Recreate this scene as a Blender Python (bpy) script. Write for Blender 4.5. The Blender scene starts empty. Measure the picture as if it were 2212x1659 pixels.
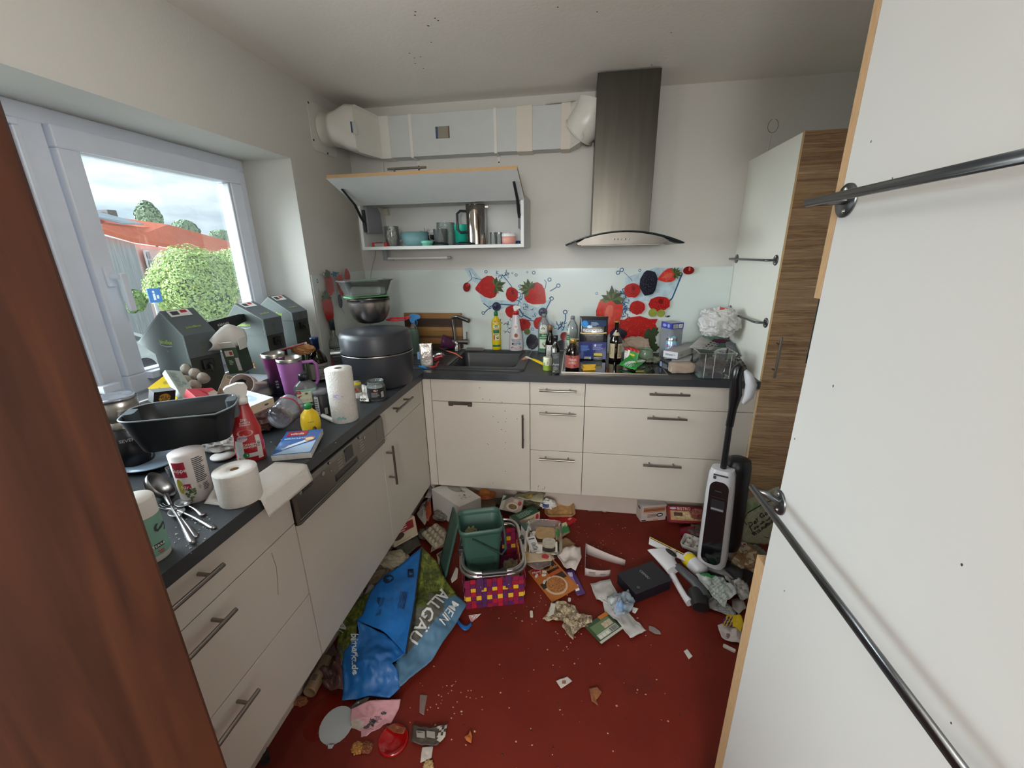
import bpy, math, random
from mathutils import Vector, Matrix, noise
random.seed(7)
# ---------------------------------------------------------------- camera, sky, lights, exposure
COL = bpy.context.scene.collection
CAM = Vector((1.4384, -2.7043, 1.5262)); FPX = 884.345
RR = Vector((0.98828992, 0.15172286, -0.01622398)); UU = Vector((-0.03074003, 0.30211576, 0.95277548)); FF = Vector((-0.14945934, 0.94111967, -0.30324193))
cd = bpy.data.cameras.new('camera'); cam = bpy.data.objects.new('camera', cd); COL.objects.link(cam)
cd.sensor_width = 36; cd.lens = FPX / 2212 * 36; cd.clip_start = 0.02; cd.clip_end = 300
mw = Matrix.Identity(4)
for i in range(3): mw[i][0] = RR[i]; mw[i][1] = UU[i]; mw[i][2] = -FF[i]; mw[i][3] = CAM[i]
cam.matrix_world = mw
bpy.context.scene.camera = cam
vs = bpy.context.scene.view_settings
vs.view_transform = 'Standard'; vs.look = 'None'; vs.gamma = 1; vs.use_curve_mapping = False; vs.exposure = 0.12
w = bpy.data.worlds.new('sky'); bpy.context.scene.world = w; w.use_nodes = True
N = w.node_tree.nodes; L = w.node_tree.links
bg = N['Background']; bg.inputs['Strength'].default_value = 1.95
tc = N.new('ShaderNodeTexCoord'); mp = N.new('ShaderNodeMapping'); mp.inputs['Scale'].default_value = (1.6, 1.6, 6.0); mp.inputs['Location'].default_value = (0.3, 0.0, 0.35)
nz = N.new('ShaderNodeTexNoise'); nz.inputs['Scale'].default_value = 2.2; nz.inputs['Detail'].default_value = 8; nz.inputs['Roughness'].default_value = 0.55
cr = N.new('ShaderNodeValToRGB'); cr.color_ramp.elements[0].position = 0.38; cr.color_ramp.elements[1].position = 0.60
cr.color_ramp.elements[0].color = (0.24, 0.33, 0.41, 1); cr.color_ramp.elements[1].color = (0.62, 0.68, 0.72, 1)
L.new(tc.outputs['Generated'], mp.inputs['Vector']); L.new(mp.outputs['Vector'], nz.inputs['Vector']); L.new(nz.outputs['Fac'], cr.inputs['Fac']); L.new(cr.outputs['Color'], bg.inputs['Color'])
def light(name, kind, loc, direction, energy, color=(1, 1, 1), **kw):
    d = bpy.data.lights.new(name, kind); o = bpy.data.objects.new(name, d); COL.objects.link(o)
    o.location = loc; o.rotation_euler = Vector(direction).to_track_quat('-Z', 'Y').to_euler()
    d.energy = energy; d.color = color
    for k, v in kw.items(): setattr(d, k, v)
    return o
light('sun', 'SUN', (-6, 1, 6), (0.85, 0.24, -0.40), 17.0, (0.86, 0.93, 1.0), angle=math.radians(65))
light('hall_fill_area', 'AREA', (1.2, -5.3, 1.88), (0.0, 1, -0.03), 60, (1.0, 0.98, 0.95), shape='RECTANGLE', size=2.2, size_y=0.9)  # added fill from behind the camera, not an observed hall window
light('kitchen_fill_point', 'POINT', (0.85, -1.85, 2.08), (0, 0, -1), 8, (1.0, 0.98, 0.95), shadow_soft_size=0.14)  # added fill for walls and fronts; no ceiling lamp is seen
light('hall_fill_point', 'POINT', (1.38, -3.9, 1.60), (0, 1, 0), 68, (1.0, 0.98, 0.945), shadow_soft_size=0.16)  # invented fill behind the camera, brightens ceiling and back wall
# ---------------------------------------------------------------- measuring helpers
def ray(u, v): return RR * ((u - 1106) / FPX) - UU * ((v - 829.5) / FPX) + FF
def hit(u, v, ax, val):
    d = ray(u, v); return CAM + d * ((val - CAM[ax]) / d[ax])
def prj(p):
    q = Vector(p) - CAM; z = q.dot(FF); return 1106 + FPX * q.dot(RR) / z, 829.5 - FPX * q.dot(UU) / z
ZC = 0.90
def up(u, vb, vt, wpx, z=ZC):
    """centre, height, radius of something round standing at height z, from its outline"""
    p = hit(u, vb, 2, z); r = 0.03
    away = Vector((p.x - CAM.x, p.y - CAM.y, 0)).normalized(); side = Vector((away.y, -away.x, 0))
    for _ in range(4):
        c = p + away * r
        a = prj(c + side * 0.02); b = prj(c - side * 0.02)
        s = math.hypot(a[0] - b[0], a[1] - b[1]) / 0.04
        r = wpx / 2 / s
    c = p + away * r
    if 0.85 < z < 1.2 and c.x > -.02: c.y = min(c.y, -0.010 - r * 0.85); c.x = max(c.x, 0.012 + r) if c.y > -.6 else c.x
    lo, hi = 0.0, 1.5
    for _ in range(40):
        m = (lo + hi) / 2
        if prj((c.x, c.y, z + m))[1] > vt: lo = m
        else: hi = m
    return c, lo, r
def facing(c): return math.atan2(CAM.y - c[1], CAM.x - c[0])
# ---------------------------------------------------------------- materials
MATS = {}
def lin(c):
    if isinstance(c, str): c = tuple(int(c[i:i + 2], 16) / 255 for i in (0, 2, 4))
    return tuple(x / 12.92 if x <= 0.04045 else ((x + 0.055) / 1.055) ** 2.4 for x in c)
def mat(c, rough=0.5, metal=0.0, var=0.05, sc=14.0, bump=0.0, coat=0.0, emit=0.0, bsc=None, aniso=None, tl=0.0):
    key = (c, rough, metal, var, sc, bump, coat, emit, bsc, aniso, tl)
    if key in MATS: return MATS[key]
    m = bpy.data.materials.new('m%03d' % len(MATS)); m.use_nodes = True; nt = m.node_tree; n = nt.nodes; l = nt.links
    b = n['Principled BSDF']; rgb = lin(c)
    b.inputs['Roughness'].default_value = rough; b.inputs['Metallic'].default_value = metal
    b.inputs['Coat Weight'].default_value = coat; b.inputs['Coat Roughness'].default_value = 0.05
    t = n.new('ShaderNodeTexCoord'); z = n.new('ShaderNodeTexNoise'); z.inputs['Scale'].default_value = sc; z.inputs['Detail'].default_value = 4
    vec = t.outputs['Object']
    if aniso:
        q = n.new('ShaderNodeMapping'); q.inputs['Scale'].default_value = aniso; l.new(vec, q.inputs['Vector']); vec = q.outputs['Vector']
    l.new(vec, z.inputs['Vector'])
    r = n.new('ShaderNodeValToRGB'); r.color_ramp.elements[0].position = 0.3; r.color_ramp.elements[1].position = 0.7
    r.color_ramp.elements[0].color = tuple(x * (1 - var) for x in rgb) + (1,); r.color_ramp.elements[1].color = tuple(min(1, x * (1 + var)) for x in rgb) + (1,)
    l.new(z.outputs['Fac'], r.inputs['Fac']); l.new(r.outputs['Color'], b.inputs['Base Color'])
    if bump:
        z2 = n.new('ShaderNodeTexNoise'); z2.inputs['Scale'].default_value = bsc or sc * 3; z2.inputs['Detail'].default_value = 6; l.new(t.outputs['Object'], z2.inputs['Vector'])
        bm = n.new('ShaderNodeBump'); bm.inputs['Strength'].default_value = bump; bm.inputs['Distance'].default_value = 0.01
        l.new(z2.outputs['Fac'], bm.inputs['Height']); l.new(bm.outputs['Normal'], b.inputs['Normal'])
    if emit: b.inputs['Emission Color'].default_value = rgb + (1,); b.inputs['Emission Strength'].default_value = emit
    if tl: b.inputs['Transmission Weight'].default_value = tl
    MATS[key] = m; return m
def clear(c='f4faf8', dens=0.12, rough=0.03, gl=0.9):
    """thin see-through plastic or glass wall: mostly passes light, a little tint, a mirror film"""
    key = ('clear', c, dens, rough, gl)
    if key in MATS: return MATS[key]
    m = bpy.data.materials.new('clear%03d' % len(MATS)); m.use_nodes = True; nt = m.node_tree; n = nt.nodes; l = nt.links
    n.remove(n['Principled BSDF']); out = n['Material Output']
    tr = n.new('ShaderNodeBsdfTransparent'); df = n.new('ShaderNodeBsdfDiffuse'); gs = n.new('ShaderNodeBsdfGlossy')
    rgb = lin(c); tr.inputs['Color'].default_value = tuple(0.35 + 0.65 * x for x in rgb) + (1,) if dens < 0.5 else rgb + (1,)
    df.inputs['Color'].default_value = rgb + (1,); gs.inputs['Roughness'].default_value = rough
    a = n.new('ShaderNodeMixShader'); z = n.new('ShaderNodeTexNoise'); z.inputs['Scale'].default_value = 25; z.inputs['Detail'].default_value = 5
    mr = n.new('ShaderNodeMapRange'); mr.inputs['To Min'].default_value = dens * 0.6; mr.inputs['To Max'].default_value = min(1, dens * 1.5)
    l.new(z.outputs['Fac'], mr.inputs['Value']); l.new(mr.outputs['Result'], a.inputs['Fac']); l.new(tr.outputs[0], a.inputs[1]); l.new(df.outputs[0], a.inputs[2])
    fr = n.new('ShaderNodeFresnel'); fr.inputs['IOR'].default_value = 1.45; k = n.new('ShaderNodeMath'); k.operation = 'MULTIPLY'; k.inputs[1].default_value = gl
    l.new(fr.outputs[0], k.inputs[0]); b = n.new('ShaderNodeMixShader'); l.new(k.outputs[0], b.inputs['Fac']); l.new(a.outputs[0], b.inputs[1]); l.new(gs.outputs[0], b.inputs[2])
    l.new(b.outputs[0], out.inputs['Surface'])
    MATS[key] = m; return m
def steel(c='b8b4ae', rough=0.28, **k): return mat(c, rough, 1.0, 0.06, **k)
# ---------------------------------------------------------------- mesh builder
_txt = {}
def text_geo(body):
    if body in _txt: return _txt[body]
    cu = bpy.data.curves.new('t', 'FONT'); cu.body = body; cu.size = 1; cu.align_x = 'CENTER'; cu.resolution_u = 2; cu.offset = 0.012
    o = bpy.data.objects.new('t', cu); COL.objects.link(o)
    dg = bpy.context.evaluated_depsgraph_get(); me = o.evaluated_get(dg).to_mesh()
    r = ([(v.co.x, v.co.y - 0.35) for v in me.vertices], [tuple(p.vertices) for p in me.polygons])
    bpy.data.objects.remove(o); bpy.data.curves.remove(cu)
    _txt[body] = r; return r
def plane(o, ex, ey):
    o = Vector(o); ex = Vector(ex).normalized(); ey = Vector(ey).normalized()
    return lambda x, y: o + ex * x + ey * y
def cyl(r, a0=0.0, z0=0.0, cx=0, cy=0):
    rf = r if callable(r) else (lambda z: r)
    R0 = rf(z0)
    return lambda x, y: Vector((cx + rf(z0 + y) * math.cos(a0 + x / R0), cy + rf(z0 + y) * math.sin(a0 + x / R0), z0 + y))
class MB:
    def __init__(s): s.v = []; s.f = []; s.m = []; s.sm = []; s.mats = []; s.X = None
    def mi(s, m):
        if m not in s.mats: s.mats.append(m)
        return s.mats.index(m)
    def add(s, vs, fs, m, smooth=False, M=None):
        b = len(s.v); X = M if M is not None else s.X
        s.v += [tuple(X @ Vector(v)) if X is not None else tuple(v) for v in vs]
        k = s.mi(m)
        for f in fs: s.f.append(tuple(b + i for i in f)); s.m.append(k); s.sm.append(smooth)
        return s
    def box(s, a, b, m, M=None, mats=None):
        x0, y0, z0 = a; x1, y1, z1 = b
        vs = [(x0, y0, z0), (x1, y0, z0), (x1, y1, z0), (x0, y1, z0), (x0, y0, z1), (x1, y0, z1), (x1, y1, z1), (x0, y1, z1)]
        fs = [(3, 2, 1, 0), (4, 5, 6, 7), (0, 1, 5, 4), (1, 2, 6, 5), (2, 3, 7, 6), (3, 0, 4, 7)]   # bottom top front(-y) right back left
        if mats:
            for f, mm in zip(fs, mats): s.add(vs, [f], mm or m, False, M)
        else: s.add(vs, fs, m, False, M)
        return s
    def frame_box(s, a, b, w, axis, m):
        """four bars round an opening; axis 0: in the yz plane, 1: in the xz plane"""
        x0, y0, z0 = a; x1, y1, z1 = b
        if axis == 0:
            s.box((x0, y0, z0), (x1, y1, z0 + w), m); s.box((x0, y0, z1 - w), (x1, y1, z1), m)
            s.box((x0, y0, z0 + w), (x1, y0 + w, z1 - w), m); s.box((x0, y1 - w, z0 + w), (x1, y1, z1 - w), m)
        else:
            s.box((x0, y0, z0), (x1, y1, z0 + w), m); s.box((x0, y0, z1 - w), (x1, y1, z1), m)
            s.box((x0, y0, z0 + w), (x0 + w, y1, z1 - w), m); s.box((x1 - w, y0, z0 + w), (x1, y1, z1 - w), m)
        return s
    def rings(s, R, m, smooth=True, closed=True, cap0=False, cap1=False, M=None):
        n = len(R[0]); vs = [p for r in R for p in r]; fs = []
        for i in range(len(R) - 1):
            for j in range(n if closed else n - 1):
                k = (j + 1) % n; fs.append((i * n + j, i * n + k, (i + 1) * n + k, (i + 1) * n + j))
        s.add(vs, fs, m, smooth, M)
        if cap0: s.add(R[0], [tuple(reversed(range(n)))], m, False, M)
        if cap1: s.add(R[-1], [tuple(range(n))], m, False, M)
        return s
    def lathe(s, prof, m, n=28, M=None, c=(0, 0), cap0=False, cap1=False, sx=1.0, sy=1.0, smooth=True):
        R = [[(c[0] + r * sx * math.cos(2 * math.pi * j / n), c[1] + r * sy * math.sin(2 * math.pi * j / n), z) for j in range(n)] for r, z in prof]
        return s.rings(R, m, smooth, True, cap0, cap1, M)
    def tube(s, pts, r, m, n=8, closed=False, M=None, caps=True, flat=1.0):
        P = [Vector(p) for p in pts]; k = len(P); R = []; prev = None
        for i in range(k):
            if closed: t = P[(i + 1) % k] - P[i - 1]
            else: t = P[min(i + 1, k - 1)] - P[max(i - 1, 0)]
            t.normalize()
            if prev is None:
                a = Vector((0, 0, 1)) if abs(t.z) < 0.9 else Vector((1, 0, 0)); nn = t.cross(a).normalized()
            else: nn = (prev - t * prev.dot(t)).normalized()
            prev = nn; bb = t.cross(nn); rr = r[i] if isinstance(r, (list, tuple)) else r
            R.append([P[i] + (nn * math.cos(2 * math.pi * j / n) + bb * flat * math.sin(2 * math.pi * j / n)) * rr for j in range(n)])
        if closed: R.append(R[0]); return s.rings(R, m, True, True, False, False, M)
        return s.rings(R, m, True, True, caps, caps, M)
    def prism(s, poly, z0, z1, m, M=None, smooth=False, side=None):
        poly = [(p[0], p[1]) for p in poly]; n = len(poly)
        a = sum(poly[i][0] * poly[(i + 1) % n][1] - poly[(i + 1) % n][0] * poly[i][1] for i in range(n))
        if a < 0: poly = list(reversed(poly))
        vs = [(x, y, z0) for x, y in poly] + [(x, y, z1) for x, y in poly]
        s.add(vs, [tuple(reversed(range(n))), tuple(range(n, 2 * n))], m, False, M)
        s.add(vs, [(i, (i + 1) % n, n + (i + 1) % n, n + i) for i in range(n)], side or m, smooth, M)
        return s
    def sheet(s, P, ns, nt, m, th=0.001, mfn=None, smooth=True, M=None, back=None):
        """a thin sheet that follows P(s,t), s and t in 0..1, with real thickness"""
        pts = [[Vector(P(i / ns, j / nt)) for i in range(ns + 1)] for j in range(nt + 1)]
        W = ns + 1; low = []
        for j in range(nt + 1):
            for i in range(ns + 1):
                a = pts[j][min(i + 1, ns)] - pts[j][max(i - 1, 0)]; b = pts[min(j + 1, nt)][i] - pts[max(j - 1, 0)][i]
                nn = a.cross(b)
                if nn.length < 1e-12: nn = Vector((0, 0, 1))
                low.append(pts[j][i] - nn.normalized() * th)
        top = [p for r in pts for p in r]; vs = top + low; K = len(top)
        g = {}
        for j in range(nt):
            for i in range(ns):
                mm = (mfn((i + .5) / ns, (j + .5) / nt) if mfn else None) or m
                g.setdefault(mm, []).append((j * W + i, j * W + i + 1, (j + 1) * W + i + 1, (j + 1) * W + i))
        allf = []
        for mm, fs in g.items(): allf.append((mm, fs))
        bfs = [(K + j * W + i, K + (j + 1) * W + i, K + (j + 1) * W + i + 1, K + j * W + i + 1) for j in range(nt) for i in range(ns)]
        ed = [j * W for j in range(nt, -1, -1)] + list(range(1, ns + 1)) + [j * W + ns for j in range(1, nt + 1)] + [nt * W + i for i in range(ns - 1, 0, -1)]
        efs = [(ed[i], K + ed[i], K + ed[(i + 1) % len(ed)], ed[(i + 1) % len(ed)]) for i in range(len(ed))]
        b0 = len(s.v); X = M if M is not None else s.X
        s.v += [tuple(X @ Vector(v)) if X is not None else tuple(v) for v in vs]
        for mm, fs in allf + [(back or m, bfs), (back or m, efs)]:
            k = s.mi(mm)
            for f in fs: s.f.append(tuple(b0 + i for i in f)); s.m.append(k); s.sm.append(smooth)
        return s
    # flat artwork laid on a surface P(x, y) in metres
    def _map(s, P, x, y, off):
        p = Vector(P(x, y)); e = 0.0006
        nn = (Vector(P(x + e, y)) - p).cross(Vector(P(x, y + e)) - p)
        return p + (nn.normalized() * off if nn.length > 1e-14 else Vector((0, 0, off)))
    def drect(s, P, x0, y0, x1, y1, m, off=0.0004, nx=1, ny=1):
        vs = [s._map(P, x0 + (x1 - x0) * i / nx, y0 + (y1 - y0) * j / ny, off) for j in range(ny + 1) for i in range(nx + 1)]
        W = nx + 1
        return s.add(vs, [(j * W + i, j * W + i + 1, (j + 1) * W + i + 1, (j + 1) * W + i) for j in range(ny) for i in range(nx)], m, nx > 1)
    def dpoly(s, P, pts, m, off=0.0004):
        n = len(pts); a = sum(pts[i][0] * pts[(i + 1) % n][1] - pts[(i + 1) % n][0] * pts[i][1] for i in range(n))
        if a < 0: pts = list(reversed(pts))
        return s.add([s._map(P, x, y, off) for x, y in pts], [tuple(range(n))], m)
    def dell(s, P, cx, cy, rx, ry, m, off=0.0004, n=20, rot=0.0):
        c, q = math.cos(rot), math.sin(rot)
        return s.dpoly(P, [(cx + rx * math.cos(t) * c - ry * math.sin(t) * q, cy + rx * math.cos(t) * q + ry * math.sin(t) * c) for t in [2 * math.pi * i / n for i in range(n)]], m, off)
    def dtext(s, P, body, cx, cy, h, m, off=0.0008, rot=0.0, sx=1.0, shear=0.0):
        vs, fs = text_geo(body); c, q = math.cos(rot), math.sin(rot); k = h / 0.72; o = []
        for x, y in vs:
            X = (x * sx + y * shear) * k; Y = y * k
            o.append(s._map(P, cx + X * c - Y * q, cy + X * q + Y * c, off))
        return s.add(o, fs, m)
    def dlines(s, P, x0, y0, x1, y1, n, m, off=0.0008, fill=0.45, seed=1):
        rd = random.Random(seed); dy = (y1 - y0) / n
        for i in range(n):
            y = y0 + dy * (i + 0.2); s.drect(P, x0, y, x0 + (x1 - x0) * (0.65 + 0.35 * rd.random()), y + dy * fill, m, off, nx=4)
        return s
    def dbars(s, P, x0, y0, x1, y1, m, off=0.0008, n=14, seed=2):
        rd = random.Random(seed); dx = (x1 - x0) / n
        for i in range(n): s.drect(P, x0 + dx * i, y0, x0 + dx * (i + 0.25 + 0.5 * rd.random()), y1, m, off)
        return s
    def build(s, name, parent=None, loc=None, rot=None, bevel=0, solid=0, sub=0, seg=2):
        me = bpy.data.meshes.new(name); me.from_pydata(s.v, [], s.f)
        for m in s.mats: me.materials.append(m)
        me.polygons.foreach_set('material_index', s.m); me.polygons.foreach_set('use_smooth', s.sm); me.update()
        o = bpy.data.objects.new(name, me); COL.objects.link(o)
        if parent is not None: o.parent = parent
        if loc is not None: o.location = loc
        if rot is not None: o.rotation_euler = rot
        if sub: q = o.modifiers.new('s', 'SUBSURF'); q.levels = sub; q.render_levels = sub
        if solid: q = o.modifiers.new('t', 'SOLIDIFY'); q.thickness = solid; q.offset = 0
        if bevel: q = o.modifiers.new('b', 'BEVEL'); q.width = bevel; q.segments = seg; q.limit_method = 'ANGLE'; q.angle_limit = math.radians(50)
        return o
# ---------------------------------------------------------------- naming helpers
def tag(o, label, cat, group=None):
    o['label'] = label; o['category'] = cat
    if group: o['group'] = group
    return o
def thing(name, label, cat, loc=(0, 0, 0), rz=0.0, rx=0.0, ry=0.0, group=None, M=None):
    o = bpy.data.objects.new(name, None); COL.objects.link(o); o.empty_display_size = 0.05
    if M is not None: o.matrix_world = M
    else: o.location = loc; o.rotation_euler = (rx, ry, rz)
    return tag(o, label, cat, group)
def struct(o): o['kind'] = 'structure'; return o
def rrect(w, d, r, n=5, cx=0, cy=0, z=0):
    o = []
    for qx, qy, a0 in ((1, 1, 0), (-1, 1, 90), (-1, -1, 180), (1, -1, 270)):
        for i in range(n + 1):
            a = math.radians(a0 + 90 * i / n); o.append((cx + qx * (w / 2 - r) + r * math.cos(a), cy + qy * (d / 2 - r) + r * math.sin(a), z))
    return o
def rot3(rx=0, ry=0, rz=0, t=(0, 0, 0)):
    return Matrix.Translation(t) @ Matrix.Rotation(rz, 4, 'Z') @ Matrix.Rotation(ry, 4, 'Y') @ Matrix.Rotation(rx, 4, 'X')
def fbm(x, y, z=0, s=1.0): return noise.fractal(Vector((x * s, y * s, z)), 0.6, 2.0, 3)
def quadP(a, b, c, d, amp=0.0, fs=6.0, seed=0.0, bulge=0.0):
    """bilinear sheet through four corners a(0,0) b(1,0) c(1,1) d(0,1), with creases"""
    a, b, c, d = map(Vector, (a, b, c, d)); nn = (b - a).cross(d - a).normalized()
    if nn.z < 0: nn = -nn
    def P(s, t):
        p = a * (1 - s) * (1 - t) + b * s * (1 - t) + c * s * t + d * (1 - s) * t
        k = bulge * 4 * s * (1 - s) * 4 * t * (1 - t) / 4
        return p + nn * (amp * (0.5 + abs(fbm(s, t, seed, fs))) + k) if amp or bulge else p
    return P
# ---------------------------------------------------------------- the room
wall_m = mat('d2d0c9', 0.9, var=0.02, sc=2, bump=0.12, bsc=90)
ceil_m = mat('efebe2', 0.92, var=0.02, sc=2, bump=0.1, bsc=70)
pvc = mat('e8eefa', 0.35, var=0.02)
def floor_mat():
    m = bpy.data.materials.new('red_lino'); m.use_nodes = True; n = m.node_tree.nodes; l = m.node_tree.links; b = n['Principled BSDF']
    t = n.new('ShaderNodeTexCoord')
    a = n.new('ShaderNodeTexNoise'); a.inputs['Scale'].default_value = 3.0; a.inputs['Detail'].default_value = 9; a.inputs['Roughness'].default_value = 0.7
    r = n.new('ShaderNodeValToRGB'); r.color_ramp.elements[0].position = 0.25; r.color_ramp.elements[1].position = 0.75
    r.color_ramp.elements[0].color = lin('5c160b') + (1,); r.color_ramp.elements[1].color = lin('6e2012') + (1,)
    d = n.new('ShaderNodeTexNoise'); d.inputs['Scale'].default_value = 1.9; d.inputs['Detail'].default_value = 5
    dr = n.new('ShaderNodeValToRGB'); dr.color_ramp.elements[0].position = 0.60; dr.color_ramp.elements[1].position = 0.74; dr.color_ramp.elements[0].color = (0, 0, 0, 1); dr.color_ramp.elements[1].color = (0.7, 0.7, 0.7, 1)
    mx = n.new('ShaderNodeMix'); mx.data_type = 'RGBA'; mx.inputs[7].default_value = lin('34160f') + (1,)
    l.new(t.outputs['Object'], a.inputs['Vector']); l.new(t.outputs['Object'], d.inputs['Vector']); l.new(a.outputs['Fac'], r.inputs['Fac']); l.new(d.outputs['Fac'], dr.inputs['Fac'])
    l.new(dr.outputs['Color'], mx.inputs[0]); l.new(r.outputs['Color'], mx.inputs[6])
    v = n.new('ShaderNodeTexVoronoi'); v.inputs['Scale'].default_value = 55; l.new(t.outputs['Object'], v.inputs['Vector'])
    vr = n.new('ShaderNodeValToRGB'); vr.color_ramp.elements[0].position = 0.0; vr.color_ramp.elements[1].position = 0.09; vr.color_ramp.elements[0].color = (0.55, 0.55, 0.55, 1); vr.color_ramp.elements[1].color = (0, 0, 0, 1)
    m2 = n.new('ShaderNodeMix'); m2.data_type = 'RGBA'; m2.inputs[7].default_value = lin('8a4c38') + (1,)
    l.new(v.outputs['Distance'], vr.inputs['Fac']); l.new(vr.outputs['Color'], m2.inputs[0]); l.new(mx.outputs[2], m2.inputs[6]); l.new(m2.outputs[2], b.inputs['Base Color'])
    b.inputs['Roughness'].default_value = 0.62; b.inputs['Specular IOR Level'].default_value = 0.3
    return m
H = 2.38
def wallstruct(name, boxes, m):
    b = MB()
    for a, c in boxes: b.box(a, c, m)
    return struct(b.build(name))
wallstruct('floor', [((-0.38, -5.6, -0.1), (3.1, 0.12, 0.0))], floor_mat())
wallstruct('ceiling', [((-0.38, -5.6, H), (3.1, 0.12, H + 0.12))], ceil_m)
wallstruct('wall_back', [((-0.38, 0.0, 0), (3.1, 0.12, H))], wall_m)
wallstruct('wall_right', [((2.98, -5.6, 0), (3.1, 0.0, H))], wall_m)
wallstruct('wall_left', [((-0.38, -5.6, 0), (0.0, -2.28, H)), ((-0.38, -0.60, 0), (0.0, 0.0, H)), ((-0.38, -2.28, 0), (0.0, -0.60, 0.95)), ((-0.38, -2.28, 2.0), (0.0, -0.60, H))], wall_m)
wallstruct('wall_front', [((0, -2.72, 0), (0.93, -2.56, H)), ((1.84, -2.72, 0), (2.98, -2.56, H)), ((0.93, -2.72, 2.05), (1.84, -2.56, H))], wall_m)
wallstruct('wall_hall', [((0, -5.6, 0), (2.98, -5.5, 0.9)), ((0, -5.6, 2.2), (2.98, -5.5, H)), ((0, -5.6, 0.9), (0.1, -5.5, 2.2)), ((2.4, -5.6, 0.9), (2.98, -5.5, 2.2))], wall_m)
# window: two lights, the right one a sash with a handle
wf = MB()
wf.frame_box((-0.36, -2.28, 0.986), (-0.275, -0.60, 2.0), 0.052, 0, pvc)
wf.box((-0.36, -1.52, 1.02), (-0.275, -1.445, 1.95), pvc)

win = struct(wf.build('window_1', bevel=0.004))
sb = MB(); sb.frame_box((-0.335, -1.44, 1.03), (-0.255, -0.655, 1.952), 0.070, 0, pvc)
sb.frame_box((-0.30, -1.385, 1.085), (-0.262, -0.715, 1.90), 0.020, 0, mat('c9cbcf', 0.4))
sb.build('sash', win, bevel=0.005)
g = MB(); g.box((-0.303, -1.37, 1.10), (-0.297, -0.73, 1.882), clear('f6fbfa', 0.03, 0.02, 0.2)); g.build('pane', win)
lf = MB(); lf.frame_box((-0.335, -2.225, 1.035), (-0.262, -1.515, 1.945), 0.020, 0, pvc); lf.frame_box((-0.31, -2.205, 1.055), (-0.27, -1.535, 1.925), 0.03, 0, mat('cfd0d2', 0.35)); lf.build('fixed_light', win, bevel=0.004)
g = MB(); g.box((-0.303, -2.18, 1.08), (-0.297, -1.56, 1.90), clear('f6fbfa', 0.03, 0.02, 0.2)); g.build('pane', win)
hp = hit(236, 598, 0, -0.25)
hb = MB(); hb.box((-0.255, hp.y - 0.014, hp.z - 0.035), (-0.243, hp.y + 0.014, hp.z + 0.035), pvc)
hb.tube([(-0.243, hp.y, hp.z), (-0.205, hp.y, hp.z)], 0.009, pvc); hb.box((-0.215, hp.y + 0.0, hp.z - 0.125), (-0.198, hp.y + 0.024, hp.z + 0.012), pvc)
o = hb.build('handle', win, bevel=0.004); o['label'] = 'white lever handle'
hg = MB()
for (u, v) in ((334, 806), (232, 838)):
    q = hit(u, v, 0, -0.25); hg.box((-0.256, q.y - 0.03, q.z - 0.014), (-0.225, q.y + 0.03, q.z + 0.014), pvc)
hg.build('hinge_cover', win, bevel=0.003)
sl = MB(); sl.box((-0.27, -2.279, 0.951), (0.012, -0.601, 0.985), mat('8d8f93', 0.35, var=0.1)); struct(sl.build('trim_1'))
# door frame and door leaf, brown, close on the left

def wood(name, c0, c1, scale, dist=4.0, rough=0.45, axis='Z', rings=3.0, bumpy=0.05):
    m = bpy.data.materials.new(name); m.use_nodes = True; n = m.node_tree.nodes; l = m.node_tree.links; b = n['Principled BSDF']
    t = n.new('ShaderNodeTexCoord'); mp = n.new('ShaderNodeMapping'); mp.inputs['Scale'].default_value = scale; l.new(t.outputs['Object'], mp.inputs['Vector'])
    a = n.new('ShaderNodeTexNoise'); a.inputs['Scale'].default_value = rings; a.inputs['Detail'].default_value = 8; a.inputs['Distortion'].default_value = dist * 0.2; l.new(mp.outputs['Vector'], a.inputs['Vector'])
    r = n.new('ShaderNodeValToRGB'); r.color_ramp.elements[0].position = 0.33; r.color_ramp.elements[1].position = 0.66; r.color_ramp.elements[0].color = lin(c0) + (1,); r.color_ramp.elements[1].color = lin(c1) + (1,)
    l.new(a.outputs['Fac'], r.inputs['Fac']); l.new(r.outputs['Color'], b.inputs['Base Color']); b.inputs['Roughness'].default_value = rough
    bm = n.new('ShaderNodeBump'); bm.inputs['Strength'].default_value = bumpy; l.new(a.outputs['Fac'], bm.inputs['Height']); l.new(bm.outputs['Normal'], b.inputs['Normal'])
    return m
door_m = wood('brown_door_wood', '3f2115', '5c3420', (9, 9, 0.7))
jam = struct(MB().box((0.78, -2.74, 0), (0.93, -2.354, 2.06), door_m).box((0.93, -2.74, 2.02), (1.84, -2.54, 2.12), door_m).build('door_1', bevel=0.006))
# ---------------------------------------------------------------- kitchen units
front_m = mat('c6bfb4', 0.45, var=0.015, sc=3); carc_m = mat('b9b2a8', 0.6, var=0.02); gap_m = mat('4a4038', 0.8)
bar_m = steel('8d8780', 0.3); chip = mat('b3936c', 0.7, var=0.14, sc=60, aniso=(1, 1, 12))
zt, z1, z2, z3 = 0.8617, 0.7255, 0.4464, 0.1724
def bar_handle(parent, p, axis, out, L=0.20, name='handle'):
    """bar on two posts; p centre on the door face, axis the bar runs along, out the direction it stands off"""
    p = Vector(p); ax = Vector(axis); ou = Vector(out); b = MB()
    b.tube([p + ou * 0.035 - ax * L / 2, p + ou * 0.035 + ax * L / 2], 0.0058, bar_m, 12)
    for k in (-1, 1): b.tube([p + ax * k * 0.064, p + ou * 0.035 + ax * k * 0.064], 0.0048, bar_m, 10)
    b.build(name, parent)
def fr(parent, name, lo, hi, bev=0.0015):
    o = MB().box(lo, hi, front_m).build(name, parent, bevel=bev); return o
G = 0.0016
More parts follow.
